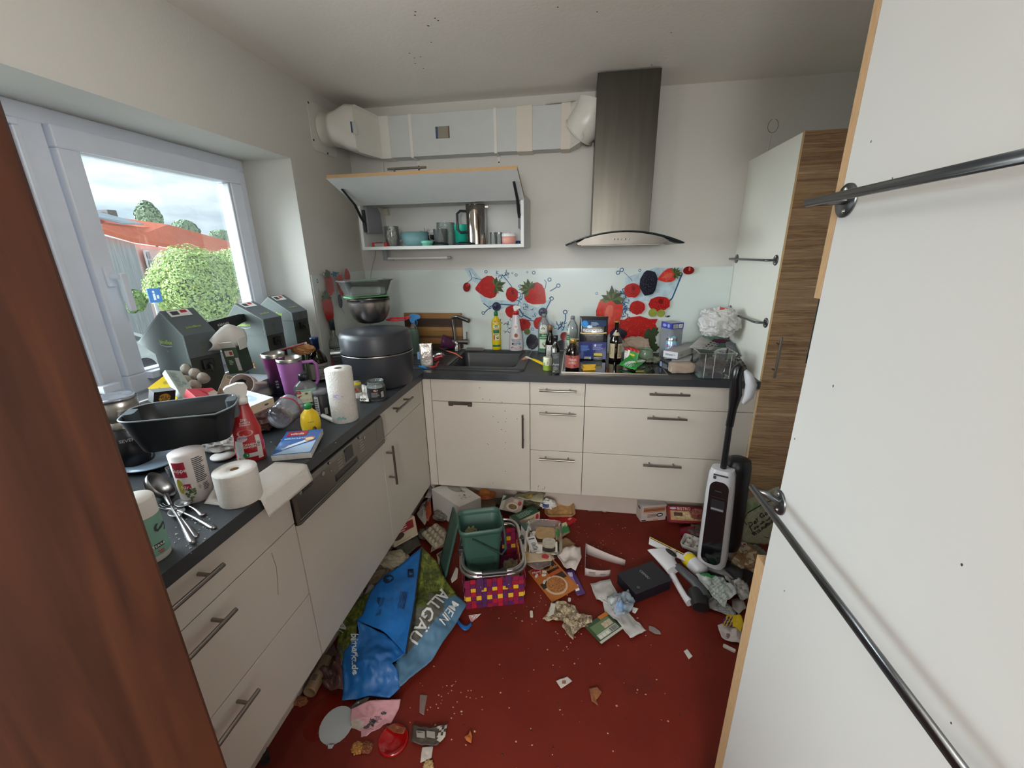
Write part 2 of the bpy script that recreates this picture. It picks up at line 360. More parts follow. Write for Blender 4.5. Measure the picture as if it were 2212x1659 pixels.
# back run
def unit(name, label, lo, hi):
    t = thing(name, label, 'cabinet', (0, 0, 0)); MB().box(lo, hi, carc_m).build('body', t); return t
t = unit('sink_cabinet', 'white base cabinet under the dark sink with one tall door and a blank top panel', (0.631, -0.56, z3), (1.199, -0.01, 0.19));
b = MB(); b.box((0.631, -0.56, 0.19), (0.649, -0.01, 0.86), carc_m); b.box((1.181, -0.56, 0.19), (1.199, -0.01, 0.86), carc_m); b.build('side_panel', t)


def setorg(t, o):
    o = Vector(o); t.location = o
    for c in t.children: c.location = c.location - o
t.location = (0, 0, 0)
for c in t.children: c.location = (0, 0, 0)
fr(t, 'front_panel', (0.631 + G, -0.58, z1 + G), (1.2 - G, -0.561, zt - 0.002)); d = fr(t, 'door', (0.631 + G, -0.58, z3), (1.2 - G, -0.561, z1 - G))
bar_handle(d, (1.1625, -0.58, 0.573), (0, 0, 1), (0, -1, 0), 0.2)
k = MB(); k.box((0.729, -0.5835, 0.706), (0.87, -0.5815, 0.7265), bar_m); k.box((0.732, -0.5835, 0.7265), (0.866, -0.562, 0.7285), bar_m)
for a in (0.731, 0.843): k.box((a, -0.5845, 0.699), (a + 0.026, -0.582, 0.712), bar_m)
o = k.build('towel_bar_bracket', t, bevel=0.002)
def speckle(parent, P, spots, m, name='stain'):
    b = MB()
    for (x, y, rx, ry) in spots: b.dell(P, x, y, rx, ry, m, 0.0003, 9, random.random() * 3)
    o = b.build(name, parent); o['kind'] = 'stuff'; return o
spotm = mat('3a2a20', 0.8); rd = random.Random(5)
sp = []
for (u, v) in ((1066, 820), (1036, 838), (1043, 862), (1058, 864), (1084, 869), (1091, 888), (1094, 904), (1092, 911), (1076, 912), (1065, 900), (1083, 928), (1092, 932), (1053, 959), (1055, 961), (1092, 956), (1117, 905), (1065, 1043), (1090, 970), (1092, 1018)):
    q = hit(u, v, 1, -0.581); sp.append((q.x, q.z, 0.0018 + 0.0015 * rd.random(), 0.0022))
speckle(d, plane((0, -0.5802, 0), (1, 0, 0), (0, 0, 1)), sp, spotm)
t = thing('drawer_cabinet', 'narrow white base cabinet of three drawers between sink door and wide drawers', 'cabinet'); MB().box((1.201, -0.56, z3), (1.499, -0.01, 0.86), carc_m).build('body', t)
for a, b in ((z1 + G, zt - 0.002), (z2 + G, z1 - G), (z3, z2 - G)):
    d = fr(t, 'drawer', (1.2 + G, -0.58, a), (1.5 - G, -0.561, b)); bar_handle(d, (1.355, -0.58, b - (0.04 if a > z1 else 0.038)), (1, 0, 0), (0, -1, 0))
sp = [(1.24 + rd.random() * 0.05, 0.19 + rd.random() * 0.025, 0.0025, 0.0018) for _ in range(9)]
speckle(d, plane((0, -0.5802, 0), (1, 0, 0), (0, 0, 1)), sp, spotm)
t = thing('drawer_cabinet', 'wide white base cabinet of three drawers beneath the hob and range hood', 'cabinet'); MB().box((1.501, -0.56, z3), (2.355, -0.01, 0.86), carc_m).build('body', t)
for a, b in ((z1 + G, zt - 0.002), (z2 + G, z1 - G), (z3, z2 - G)):
    d = fr(t, 'drawer', (1.5 + G, -0.58, a), (2.356, -0.561, b)); bar_handle(d, (1.928, -0.58, b - (0.04 if a > z1 else 0.038)), (1, 0, 0), (0, -1, 0))
# corner fillers
t = tag(MB().box((0.582, -0.58, z3), (0.630, -0.561, zt - 0.002), front_m).box((0.561, -0.625, z3), (0.58, -0.5805, zt - 0.002), front_m).build('corner_filler', bevel=0.0015), 'narrow white filler strip in the inner corner between both cabinet runs', 'trim strip')
# left run
t = thing('corner_cabinet', 'white base cabinet with one drawer over a tall door next to dishwasher', 'cabinet'); MB().box((0.01, -1.12, z3), (0.56, -0.63, 0.86), carc_m).build('body', t)
d = fr(t, 'drawer', (0.561, -1.12, z1 + G), (0.58, -0.6265, zt - 0.002)); bar_handle(d, (0.58, -0.905, 0.825), (0, 1, 0), (1, 0, 0))
d = fr(t, 'door', (0.561, -1.12, z3), (0.58, -0.6265, z1 - G)); bar_handle(d, (0.58, -1.085, 0.583), (0, 0, 1), (1, 0, 0))
t = thing('drawer_cabinet', 'white base cabinet of three long drawers nearest the brown door frame', 'cabinet'); MB().box((0.01, -2.52, z3), (0.56, -1.723, 0.86), carc_m).build('body', t)
for a, b in ((z1 + G, zt - 0.002), (z2 + G, z1 - G), (z3, z2 - G)):
    d = fr(t, 'drawer', (0.561, -2.52, a), (0.58, -1.7225 - G, b)); bar_handle(d, (0.58, -2.11, b - (0.038 if a > z1 else 0.04)), (0, 1, 0), (1, 0, 0))
b = MB(); drip = mat('a08a76', 0.7)
q = [hit(587, 1195, 0, .5803), hit(597, 1225, 0, .5803), hit(600, 1260, 0, .5803), hit(601, 1285, 0, .5803)]
b.tube([(0.5803, p.y, p.z) for p in q], 0.0012, drip, 5, flat=0.3); b.build('drip_mark', t)
# dishwasher
t = thing('dishwasher', 'built-in dishwasher with grey steel control panel and white door', 'dishwasher'); dw = steel('7d7a76', 0.34); dwd = mat('232529', 0.3)
MB().box((0.02, -1.72, z3), (0.556, -1.122, 0.855), carc_m).build('body', t)
fr(t, 'door', (0.561, -1.7195, z3), (0.58, -1.1225, 0.712))
b = MB(); prof = [(0.556, 0.856), (0.582, 0.856), (0.597, 0.846), (0.601, 0.83), (0.601, 0.742), (0.599, 0.738), (0.601, 0.735), (0.601, 0.731), (0.599, 0.728), (0.6, 0.725), (0.597, 0.717), (0.585, 0.712), (0.556, 0.712)]
vs = [(x, y, z) for y in (-1.7195, -1.1225) for x, z in prof]; n = len(prof)
b.add(vs, [(i, (i + 1) % n, n + (i + 1) % n, n + i) for i in range(n)], dw, False); b.add(vs, [tuple(range(n)), tuple(reversed(range(n, 2 * n)))], dw)
P = plane((0.601, 0, 0), (0, 1, 0), (0, 0, 1))
def ply(u, v): q = hit(u, v, 0, 0.601); return q.y, q.z
def prect(b, u0, v0, u1, v1, m, off=0.0006):
    a = ply(u0, v0); c = ply(u1, v1); b.drect(P, min(a[0], c[0]), min(a[1], c[1]), max(a[0], c[0]), max(a[1], c[1]), m, off)
pan = b.build('control_panel', t, bevel=0.001)
b = MB(); yc = ply(754, 980)[0]; b.drect(P, yc - 0.028, 0.79, yc + 0.028, 0.838, dwd, 0.0008); b.build('display', pan)
b = MB(); yr0, yr1 = ply(724, 1030)[0], ply(772, 985)[0]
R0 = []
b.sheet(lambda s, q: (0.6012 + 0.0004 - 0.0 * s, yr0 + (yr1 - yr0) * s, 0.752 + 0.026 * q), 10, 3, mat('2f2f2e', 0.4), 0.0004); b.build('grip_recess', pan)
b = MB(); lg = mat('c6c3bd', 0.4)
for (u, v, r) in ((712, 1000, 0.0055), (698, 1023, 0.011), (715, 1017, 0.0055), (776, 945, 0.0055), (778, 961, 0.0055), (787, 945, 0.009)):
    y, z = ply(u, v); b.dell(P, y, z, r, r, mat('55524e', 0.4), 0.0006); b.dell(P, y, z, r * 0.75, r * 0.75, steel('a5a29c', 0.25), 0.0012)
b.build('button', pan)
b = MB(); y, z = ply(664, 1052); b.dtext(P, 'BOSCH', y, z, 0.012, dwd, 0.0008); b.dell(P, y - 0.034, z, 0.006, 0.006, mat('8b8782', 0.3), 0.0007)
for i in range(5): b.drect(P, -1.49, 0.775 + i * 0.012, -1.46, 0.7765 + i * 0.012, lg, 0.0006); b.drect(P, -1.335, 0.775 + i * 0.012, -1.305, 0.7765 + i * 0.012, lg, 0.0006)
b.frame_box((0.6012, -1.19, 0.755), (0.6018, -1.135, 0.84), 0.0012, 0, mat('6a6763', 0.4)); b.build('panel_print', pan)
# plinths
plm = mat('bdb1a8', 0.5, var=0.03)
tag(MB().box((0.52, -0.478, 0.001), (2.355, -0.462, z3 - 0.004), plm).build('cabinet_plinth', bevel=0.001), 'pale plinth board under the back row of cabinets', 'plinth')
tag(MB().box((0.47, -2.52, 0.001), (0.486, -0.479, z3 - 0.004), plm).build('cabinet_plinth', bevel=0.001), 'pale plinth board under the left row of cabinets', 'plinth')
# worktop with sink cut-out
def top_mat():
    m = bpy.data.materials.new('slate_worktop'); m.use_nodes = True; n = m.node_tree.nodes; l = m.node_tree.links; b = n['Principled BSDF']
    t = n.new('ShaderNodeTexCoord'); a = n.new('ShaderNodeTexNoise'); a.inputs['Scale'].default_value = 7; a.inputs['Detail'].default_value = 8; l.new(t.outputs['Object'], a.inputs['Vector'])
    r = n.new('ShaderNodeValToRGB'); r.color_ramp.elements[0].position = 0.35; r.color_ramp.elements[1].position = 0.7; r.color_ramp.elements[0].color = lin('2b2e31') + (1,); r.color_ramp.elements[1].color = lin('3b3f43') + (1,)
    l.new(a.outputs['Fac'], r.inputs['Fac']); l.new(r.outputs['Color'], b.inputs['Base Color'])
    q = n.new('ShaderNodeMapRange'); q.inputs['To Min'].default_value = 0.28; q.inputs['To Max'].default_value = 0.5; l.new(a.outputs['Fac'], q.inputs['Value']); l.new(q.outputs['Result'], b.inputs['Roughness'])
    z = n.new('ShaderNodeTexNoise'); z.inputs['Scale'].default_value = 260; l.new(t.outputs['Object'], z.inputs['Vector']); bm = n.new('ShaderNodeBump'); bm.inputs['Strength'].default_value = 0.12; bm.inputs['Distance'].default_value = 0.003
    l.new(z.outputs['Fac'], bm.inputs['Height']); l.new(bm.outputs['Normal'], b.inputs['Normal']); return m
wt = top_mat(); sx0, sx1, sy0, sy1 = 0.70, 1.10, -0.455, -0.075
b = MB()
for lo, hi in (((0.0005, -2.52), (0.6, -0.6)), ((0.0005, -0.6), (sx0, -0.0005)), ((sx1, -0.6), (2.356, -0.0005)), ((sx0, -0.6), (sx1, sy0)), ((sx0, sy1), (sx1, -0.0005))):
    b.box((lo[0], lo[1], 0.8622), (hi[0], hi[1], 0.90), wt)
tag(b.build('kitchen_worktop'), 'long L-shaped dark slate-grey worktop covered in clutter', 'worktop')
# sink
gr = mat('35373a', 0.38, var=0.1, sc=120, bump=0.05); t = thing('kitchen_sink', 'dark grey composite sink with ribbed drainer set into the worktop', 'sink')
def ring4(x0, y0, x1, y1, z, r=0.03): return [(x, y, z) for x, y, _ in rrect(x1 - x0, y1 - y0, r, 5, (x0 + x1) / 2, (y0 + y1) / 2)]
b = MB(); R = [ring4(0.40, -0.532, 1.16, -0.03, 0.9003), ring4(0.402, -0.53, 1.158, -0.032, 0.907), ring4(0.41, -0.522, 1.15, -0.04, 0.9095), ring4(0.68, -0.478, 1.125, -0.06, 0.908, 0.035), ring4(sx0 - 0.003, sy0 - 0.003, sx1 + 0.003, sy1 + 0.003, 0.903, 0.03),
    ring4(sx0 + 0.003, sy0 + 0.003, sx1 - 0.003, sy1 - 0.003, 0.88), ring4(sx0 + 0.012, sy0 + 0.012, sx1 - 0.012, sy1 - 0.012, 0.73), ring4(sx0 + 0.035, sy0 + 0.035, sx1 - 0.035, sy1 - 0.035, 0.715)]
b.rings(R, gr, True); b.add(R[-1], [tuple(range(len(R[-1])))], gr); b.build('basin', t)
b = MB()
for i in range(7): y = -0.47 + i * 0.055; b.box((0.43, y, 0.9095), (0.66, y + 0.006, 0.912), gr)
b.build('drainer_rib', t, bevel=0.001)
MB().lathe([(0, 0.7165), (0.04, 0.7165), (0.042, 0.7195), (0.03, 0.7205), (0, 0.718)], steel(), 24, c=(0.9, -0.26)).build('drain', t)
# hob
t = thing('ceramic_hob', 'black glass hob with pale steel trim set in the worktop', 'hob')
MB().box((1.375, -0.525, 0.9003), (1.92, -0.055, 0.9045), mat('0b0c0e', 0.06, var=0.02)).build('glass_plate', t, bevel=0.001)
b = MB(); tr = steel('c9c2b4', 0.3)
b.box((1.366, -0.535, 0.9003), (1.929, -0.5255, 0.9065), tr); b.box((1.366, -0.055, 0.9003), (1.929, -0.046, 0.9065), tr); b.box((1.366, -0.5255, 0.9003), (1.3745, -0.055, 0.9065), tr); b.box((1.9205, -0.5255, 0.9003), (1.929, -0.055, 0.9065), tr); b.build('trim', t, bevel=0.001)
b = MB()
for cx, cy, r in ((1.50, -0.40, 0.09), (1.50, -0.17, 0.075), (1.79, -0.40, 0.075), (1.79, -0.17, 0.105)): b.lathe([(r, 0.9047), (r + 0.002, 0.9047)], mat('77797c', 0.4), 40, c=(cx, cy))
b.build('cooking_zone', t)
# ---------------------------------------------------------------- printed glass splashback
gl_m = mat('d4deda', 0.12, var=0.015, sc=2, coat=0.6)
t = thing('glass_splashback', 'pale glossy glass splashback printed with berries and water behind the sink and hob', 'splashback')
MB().box((0.009, -0.0075, 0.9005), (2.3555, -0.0005, 1.434), gl_m).build('panel', t, bevel=0.0008)
F = plane((0, -0.0075, 0), (1, 0, 0), (0, 0, 1)); fo = dict(coat=0.5)
def pm(c): return mat(c, 0.2, var=0.14, sc=45, coat=0.4)
red, dred, pink, leafd, leafl, bb, wat, wdk, blk, lred, lime = pm('b02320'), pm('7d1518'), pm('d0604e'), pm('3c4a30'), pm('5b6b3d'), pm('2a3350'), pm('b4cad2'), pm('2e5a80'), pm('1d1f2c'), pm('c43a30'), pm('8a9440')
pinkd = pm('c9503f')
def q2(u, v): a = hit(u, v, 1, -0.0075); return a.x, a.z
def sc2(px): return px * 0.00294
_lay = [0]
def lay(): _lay[0] += 1; return 0.0003 + _lay[0] * 0.000008
def poly(b, pts, m): b.dpoly(F, [q2(*p) for p in pts], m, lay())
def blob(b, u, v, ru, rv, m, rot=0.0, n=22, wob=0.0, seed=1):
    cx, cy = q2(u, v); o = []; rd = random.Random(seed)
    for i in range(n):
        a = 2 * math.pi * i / n; k = 1 + wob * (rd.random() - .5); x = sc2(ru) * math.cos(a) * k; y = sc2(rv) * math.sin(a) * k
        o.append((cx + x * math.cos(rot) - y * math.sin(rot), cy + x * math.sin(rot) + y * math.cos(rot)))
    b.dpoly(F, o, m, lay())
def stroke(b, pts, w, m):
    for i in range(len(pts) - 1):
        a = Vector(q2(*pts[i])); c = Vector(q2(*pts[i + 1])); dd = (c - a); dd = Vector((-dd.y, dd.x)).normalized() * sc2(w) / 2
        b.dpoly(F, [a + dd, c + dd, c - dd, a - dd], m, lay())
def straw(b, u, v, L, W, ang, cut=False, seed=1):
    """strawberry: pointed end along ang (degrees, up is 90), leaves at the other end"""
    rd = random.Random(seed); cx, cy = q2(u, v); ca, sa = math.cos(math.radians(ang)), math.sin(math.radians(ang)); L = sc2(L); W = sc2(W)
    def g(x, y): return (cx + x * ca - y * sa, cy + x * sa + y * ca)
    def prof(k): return [(L * (-0.42), 0), (L * -0.40, W * 0.30), (L * -0.28, W * 0.46), (L * -0.08, W * 0.5), (L * 0.15, W * 0.40), (L * 0.36, W * 0.2), (L * 0.48, W * 0.06), (L * 0.5, 0)]
    p = prof(1); p = p + [(x, -y) for x, y in reversed(p[1:-1])]
    b.dpoly(F, [g(x, y) for x, y in p], red if not cut else lred, lay())
    if cut:
        b.dpoly(F, [g(x * 0.62, y * 0.3) for x, y in p], pink, lay())
        for i in range(14):
            y = (i - 6.5) / 7 * W * 0.40; b.dpoly(F, [g(-L * .3, y * .4), g(-L * .3 + L * .45, y * 0.95), g(-L * .3 + L * .44, y * 0.95 + .002)], pink, lay())
    else:
        for _ in range(34):
            x = (rd.random() - .5) * 0.75 * L; y = (rd.random() - .5) * 0.75 * W * (0.62 - x / L)
            b.dell(F, *g(x, y), 0.0022, 0.0013, dred if rd.random() < .6 else pink, lay(), 6)
    for i in range(8):
        a = math.radians(-100 + 200 * i / 7); lx = -L * 0.36; k = 0.33 * min(L, W * 1.25) * (0.85 + 0.3 * rd.random())
        dx, dy = -math.cos(a), math.sin(a); tx, ty = lx + dx * k * (1.0 if abs(i - 3.5) > 2 else 1.25), dy * k * 1.15
        nx, ny = -dy * 0.25 * k, dx * 0.25 * k
        b.dpoly(F, [g(lx, 0), g((lx + tx) / 2 + nx, ty / 2 + ny), g(tx, ty), g((lx + tx) / 2 - nx, ty / 2 - ny)], leafd if i % 2 else leafl, lay())
def rasp(b, u, v, ru, rv, base, hi, lo, seed=1, cup=True, n=60):
    rd = random.Random(seed); blob(b, u, v, ru, rv, base, 0, 20, 0.12, seed)
    for i in range(n):
        a = rd.random() * 6.283; k = math.sqrt(rd.random()) * 0.86
        U, V = u + ru * k * math.cos(a), v + rv * k * math.sin(a); r = 0.1 * (ru + rv) / 2 * (1.15 - 0.3 * k)
        blob(b, U, V, r * 1.25, r * 1.25, lo, n=8); blob(b, U, V, r, r, base, n=8); blob(b, U - r * .2, V - r * .25, r * .35, r * .35, hi, n=5)
    if cup: blob(b, u + ru * 0.15, v - rv * 0.35, ru * 0.22, rv * 0.36, lo, 0.3)
wb = MB()   # water
poly(wb, [(1012, 583), (1024, 596), (1018, 606), (1034, 614), (1042, 604), (1020, 580), (1013, 578)], wat); poly(wb, [(1003, 580), (1012, 579), (1020, 598), (1045, 604), (1018, 607), (1010, 592)], wat)
poly(wb, [(1036, 635), (1040, 652), (1068, 668), (1120, 664), (1118, 650), (1060, 648)], wat); poly(wb, [(1066, 594), (1082, 592), (1096, 604), (1104, 620), (1096, 608), (1080, 598)], wat)
poly(wb, [(1118, 640), (1132, 636), (1138, 655), (1160, 665), (1180, 650), (1192, 642), (1188, 658), (1176, 672), (1188, 690), (1205, 708), (1216, 716), (1210, 760), (1150, 760), (1120, 740), (1126, 700)], wat)
poly(wb, [(1176, 700), (1212, 708), (1232, 700), (1222, 745), (1180, 760)], wat)
poly(wb, [(1350, 600), (1416, 578), (1476, 578), (1466, 606), (1450, 640), (1426, 660), (1396, 650), (1358, 660), (1340, 690), (1335, 640), (1352, 620)], wat)
for pts, wd in (([(1014, 584), (1020, 600), (1018, 604), (1010, 610)], 1.2), ([(1022, 600), (1040, 604), (1050, 606)], 1.0), ([(1084, 592), (1094, 604), (1106, 620)], 1.6), ([(1080, 657), (1120, 660)], 2.6), ([(1044, 655), (1056, 664), (1064, 660)], 2.2), ([(1046, 676), (1054, 668), (1062, 665)], 2.2), ([(1176, 604), (1180, 610), (1178, 622), (1172, 628)], 1.4), ([(1188, 629), (1200, 622), (1206, 616)], 2.0), ([(1186, 645), (1192, 640), (1190, 648), (1184, 660), (1178, 672)], 2.4), ([(1218, 700), (1222, 690), (1222, 676)], 2.4), ([(1205, 712), (1212, 705), (1216, 695)], 3.2), ([(1474, 590), (1462, 620), (1452, 644), (1446, 650)], 3.0), ([(1340, 660), (1352, 640), (1344, 625), (1356, 620)], 2.0), ([(1336, 672), (1344, 685), (1352, 682)], 2.0), ([(1120, 665), (1130, 680), (1148, 690)], 2.6), ([(1128, 690), (1160, 694), (1172, 700)], 1.8), ([(1348, 588), (1364, 604), (1366, 608)], 1.0)): stroke(wb, pts, wd, wdk)
rd = random.Random(11)
for (u0, v0, du, dv, k) in ((1136, 660, 24, 30, 26), (1098, 705, 14, 12, 14), (1345, 650, 12, 30, 26), (1350, 676, 16, 10, 12), (1085, 596, 16, 8, 10), (1212, 700, 10, 10, 10)):
    for _ in range(k):
        u = u0 + rd.uniform(-du, du); v = v0 + rd.uniform(-dv, dv); a = rd.random() * 6.28; l = 3 + 4 * rd.random(); stroke(wb, [(u, v), (u + l * math.cos(a), v + l * math.sin(a)), (u + l * 1.6 * math.cos(a + .8), v + l * 1.6 * math.sin(a + .8))], 0.9 + rd.random(), wdk)
for (u, v, r) in ((1050, 587, 3.5), (1096, 594, 2.5), (1115, 594, 3.2), (1153, 589, 3.8), (1139, 588, 2), (1123, 618, 3.4), (1151, 711, 3.2), (1335, 589, 4.4), (1343, 583, 4.6), (1382, 584, 3), (1289, 634, 2.8), (1044, 676, 4), (1187, 604, 4.4), (1206, 617, 4.6), (1221, 674, 5), (1192, 645, 4.5), (1098, 599, 1.6), (1107, 590, 2)):
    blob(wb, u, v, r, r, wdk, n=12); blob(wb, u, v, r * 0.6, r * 0.6, gl_m, n=10)
wb.build('water_print', t)
b = MB()
straw(b, 1052, 621, 54, 50, 187, seed=2); straw(b, 1158, 637, 54, 50, -40, seed=3)
rasp(b, 1106, 636, 14, 16, red, pinkd, dred, 4); rasp(b, 1106, 673, 15, 14, red, pinkd, dred, 5, False); rasp(b, 1130, 701, 17, 14, red, pinkd, dred, 6); rasp(b, 1168, 698, 17, 15, red, pinkd, dred, 7)
blob(b, 1009, 620, 8.5, 10.5, dred, -0.3); blob(b, 1010, 616, 4, 4, red); blob(b, 1013, 613, 1.6, 3, pink)
for (u, v) in ((1073, 662), (1173, 674)): blob(b, u, v, 10, 10, bb); blob(b, u, v, 5, 5, blk); blob(b, u - 3, v - 3, 3, 2.4, pm('52608a'))
rasp(b, 1150, 738, 14, 18, blk, pm('4b5066'), pm('0c0d14'), 8, False, 50); blob(b, 1139, 716, 7, 7, leafl); rasp(b, 1216, 745, 17, 12, blk, pm('4b5066'), pm('0c0d14'), 18, False, 40); blob(b, 1219, 726, 9, 10, dred)
straw(b, 1313, 684, 100, 56, -100, True, 9); straw(b, 1441, 596, 40, 28, 200, True, 10)
rasp(b, 1365, 627, 17, 15, red, pinkd, dred, 11); rasp(b, 1376, 664, 16, 15, red, pinkd, dred, 12, False); rasp(b, 1423, 656, 22, 16, red, pinkd, dred, 13); blob(b, 1409, 675, 9, 9, lime); blob(b, 1427, 676, 8, 8, lime)
rasp(b, 1400, 611, 18, 26, blk, pm('4b5066'), pm('0c0d14'), 14, False, 70); blob(b, 1486, 584, 11, 8, dred); blob(b, 1488, 581, 2, 4, pink)
blob(b, 1375, 712, 42, 30, red, 0, 30, 0.06, 3); poly(b, [(1337, 690), (1420, 688), (1404, 720), (1358, 746), (1346, 722)], red)
for _ in range(120): u, v = rd.uniform(1340, 1412), rd.uniform(688, 728); blob(b, u, v, 0.9, 0.6, dred if rd.random() < .5 else pink, n=5)
blob(b, 1333, 722, 16, 16, bb, wob=.1); blob(b, 1345, 720, 9, 9, blk, wob=.2)
for (u, v, r) in ((1400, 722, 10), (1412, 716, 9), (1405, 735, 12), (1398, 750, 10), (1414, 750, 8)): blob(b, u, v, r, r * 1.2, leafd, wob=.5, seed=int(u))
b.build('fruit_print', t)
t = thing('glass_splashback', 'short glass splashback printed with strawberries on the left wall in the corner', 'splashback')
MB().box((0.0005, -0.595, 0.9005), (0.0075, -0.009, 1.434), mat('d4d8d4', 0.14, var=0.02, coat=0.5)).build('panel', t, bevel=0.0008)
F = plane((0.0075, 0, 0), (0, 1, 0), (0, 0, 1))
def q2(u, v): a = hit(u, v, 0, 0.0075); return a.y, a.z
b = MB(); _s = sc2
def sc2(px): return px * 0.0046
straw(b, 704, 672, 46, 22, -88, seed=20)
rasp(b, 706, 616, 9, 13, red, pinkd, dred, 21, False, 30); rasp(b, 730, 615, 8, 14, red, pinkd, dred, 22, False, 30); rasp(b, 744, 600, 7, 12, red, pinkd, dred, 23, False, 24)
blob(b, 728, 651, 5.2, 9, bb); blob(b, 712, 726, 5.5, 9.5, dred); blob(b, 700, 592, 6, 5, leafd, wob=.5); blob(b, 716, 592, 9, 3, wdk, wob=.9)
for pts in ([(720, 600), (722, 640), (726, 645)], [(728, 660), (734, 672), (738, 678)], [(690, 650), (694, 636), (700, 625)], [(702, 700), (704, 715), (706, 722)]): stroke(b, pts, 0.5, wdk)
for (u, v, r) in ((678, 607, 1.6), (681, 628, 1), (692, 592, 1.6)): blob(b, u, v, r, r * 1.6, wdk); blob(b, u, v, r * .6, r, gl_m)
b.build('fruit_print', t)
# ---------------------------------------------------------------- wall cabinet with lifted flap
white_in = mat('d5d6d3', 0.5, var=0.02); white_ed = mat('c9c6b4', 0.5)
t = thing('wall_cabinet', 'white wall cabinet with its wide flap lifted open showing dishes inside', 'cabinet')
b = MB(); X0, X1, Y0, Z0, Z1 = 0.183, 1.142, -0.33, 1.56, 1.835
b.box((X0, Y0, Z0), (X1, -0.001, Z0 + 0.018), white_in); b.box((X0, Y0, Z1 - 0.018), (X1, -0.001, Z1), white_in)
b.box((X0, Y0, Z0 + 0.018), (X0 + 0.018, -0.001, Z1 - 0.018), white_in); b.box((X1 - 0.018, Y0, Z0 + 0.018), (X1, -0.001, Z1 - 0.018), white_in); b.box((X0 + 0.018, -0.012, Z0 + 0.018), (X1 - 0.018, -0.004, Z1 - 0.018), white_in)
b.build('body', t, bevel=0.001)
fl = MB(); a = math.atan2(1.915 - 1.815, 0.27); Lf = 0.288
M = rot3(-a, 0, 0, (0, -0.335, 1.80))
fl.box((0.18, -Lf, 0), (1.147, 0, 0.018), mat('e0e4e2', 0.35, var=0.02), M=M, mats=(None, None, chip, chip, None, chip)); flo = fl.build('flap', t, bevel=0.0008)
b = MB(); b.tube([M @ Vector((0.49, -Lf + 0.03, 0.05)), M @ Vector((0.69, -Lf + 0.03, 0.05))], 0.0058, bar_m, 10); b.tube([M @ Vector((0.526, -Lf + 0.03, 0.018)), M @ Vector((0.526, -Lf + 0.03, 0.05))], 0.005, bar_m); b.tube([M @ Vector((0.654, -Lf + 0.03, 0.018)), M @ Vector((0.654, -Lf + 0.03, 0.05))], 0.005, bar_m); b.build('handle', flo)
darkm = mat('3c3d40', 0.4, 0.6)
for xx, k in ((0.207, 1), (1.117, -1)):
    b = MB(); b.tube([M @ Vector((xx, -0.19, -0.004)), Vector((xx, -0.40, 1.80)), Vector((xx, -0.345, 1.735)), Vector((xx, -0.30, 1.70))], [0.007, 0.008, 0.009, 0.009], darkm, 8, flat=0.5)
    b.box((xx - 0.008, -0.32, 1.66), (xx + 0.006, -0.28, 1.78), darkm); b.build('lift_arm', t)
    b = MB(); b.prism([(-0.30, 1.80), (-0.16, 1.805), (-0.125, 1.78), (-0.12, 1.66), (-0.30, 1.655)], xx - 0.006, xx + 0.016, mat('8a8d90', 0.5), M=Matrix(((0, 0, 1, 0), (1, 0, 0, 0), (0, 1, 0, 0), (0, 0, 0, 1)))); b.build('lift_fitting', t, bevel=0.004)
b = MB(); b.box((0.202, -0.045, 1.775), (0.235, -0.013, 1.81), white_ed); b.build('hanging_bracket', t, bevel=0.002)
t = thing('under_cabinet_lamp', 'thin white tube lamp on a grey bracket below the open wall cabinet', 'lamp')
MB().box((0.228, -0.165, 1.50), (0.252, -0.135, 1.559), mat('8f9294', 0.4)).box((0.228, -0.16, 1.498), (0.29, -0.142, 1.504), mat('8f9294', 0.4)).build('bracket', t, bevel=0.001)
MB().tube([(0.252, -0.15, 1.510), (0.645, -0.15, 1.510)], 0.008, mat('d9d8d4', 0.3), 14).build('tube', t)
MB().tube([(0.24, -0.15, 1.510), (0.256, -0.15, 1.510)], 0.0095, mat('9a9b98', 0.3), 14).tube([(0.643, -0.15, 1.510), (0.662, -0.15, 1.510)], 0.0095, mat('9a9b98', 0.3), 14).build('end_cap', t)
tag(MB().tube([hit(811, 540, 1, -0.004), hit(810, 556, 1, -0.006), hit(805, 572, 1, -0.008), hit(801, 592, 1, -0.012), hit(800, 640, 1, -0.012)], 0.0022, mat('b4b3ad', 0.5), 6).build('lamp_cable'), 'thin pale cable hanging down the wall from the under-cabinet lamp', 'cable')
tag(MB().box((0.205, -0.014, 1.84), (0.222, -0.001, 2.083), wall_m).build('cable_trunking', bevel=0.002), 'narrow vertical cable trunking between the vent duct and the wall cabinet', 'cable trunking')
# ---------------------------------------------------------------- range hood
stl = mat('57544d', 0.36, 1.0, 0.10, sc=5, aniso=(6, 6, 0.5)); hd = thing('range_hood', 'tall steel chimney range hood with a curved glass canopy', 'range hood')
MB().box((1.508, -0.27, 1.60), (1.813, -0.001, 2.372), stl).build('chimney', hd, bevel=0.002)
def arch(x): return 1.629 - 0.062 * ((x - 1.665) / 0.293) ** 2
P = lambda s, q: (1.372 + 0.586 * s, -0.46 + 0.44 * q, arch(1.372 + 0.586 * s))
MB().sheet(P, 28, 2, clear('9fb0aa', 0.25, 0.03), 0.006, back=mat('20292a', 0.15)).build('glass_canopy', hd)
pl = [(1.44, 1.563), (1.86, 1.563), (1.89, 1.578)] + [(x, arch(x) - 0.008) for x in [1.86 - i * 0.03 for i in range(14)]] + [(1.43, 1.57)]
b = MB(); b.prism(pl, 0.05, 0.42, mat('6a6660', .4, 1.0, .08), M=Matrix(((1, 0, 0, 0), (0, 0, -1, 0), (0, 1, 0, 0), (0, 0, 0, 1)))); b.build('hood_body', hd, bevel=0.003)
b = MB(); b.box((1.452, -0.425, 1.557), (1.85, -0.05, 1.5625), mat('a5a4a0', 0.5, 0.8)); b.build('grease_filter', hd, bevel=0.002)
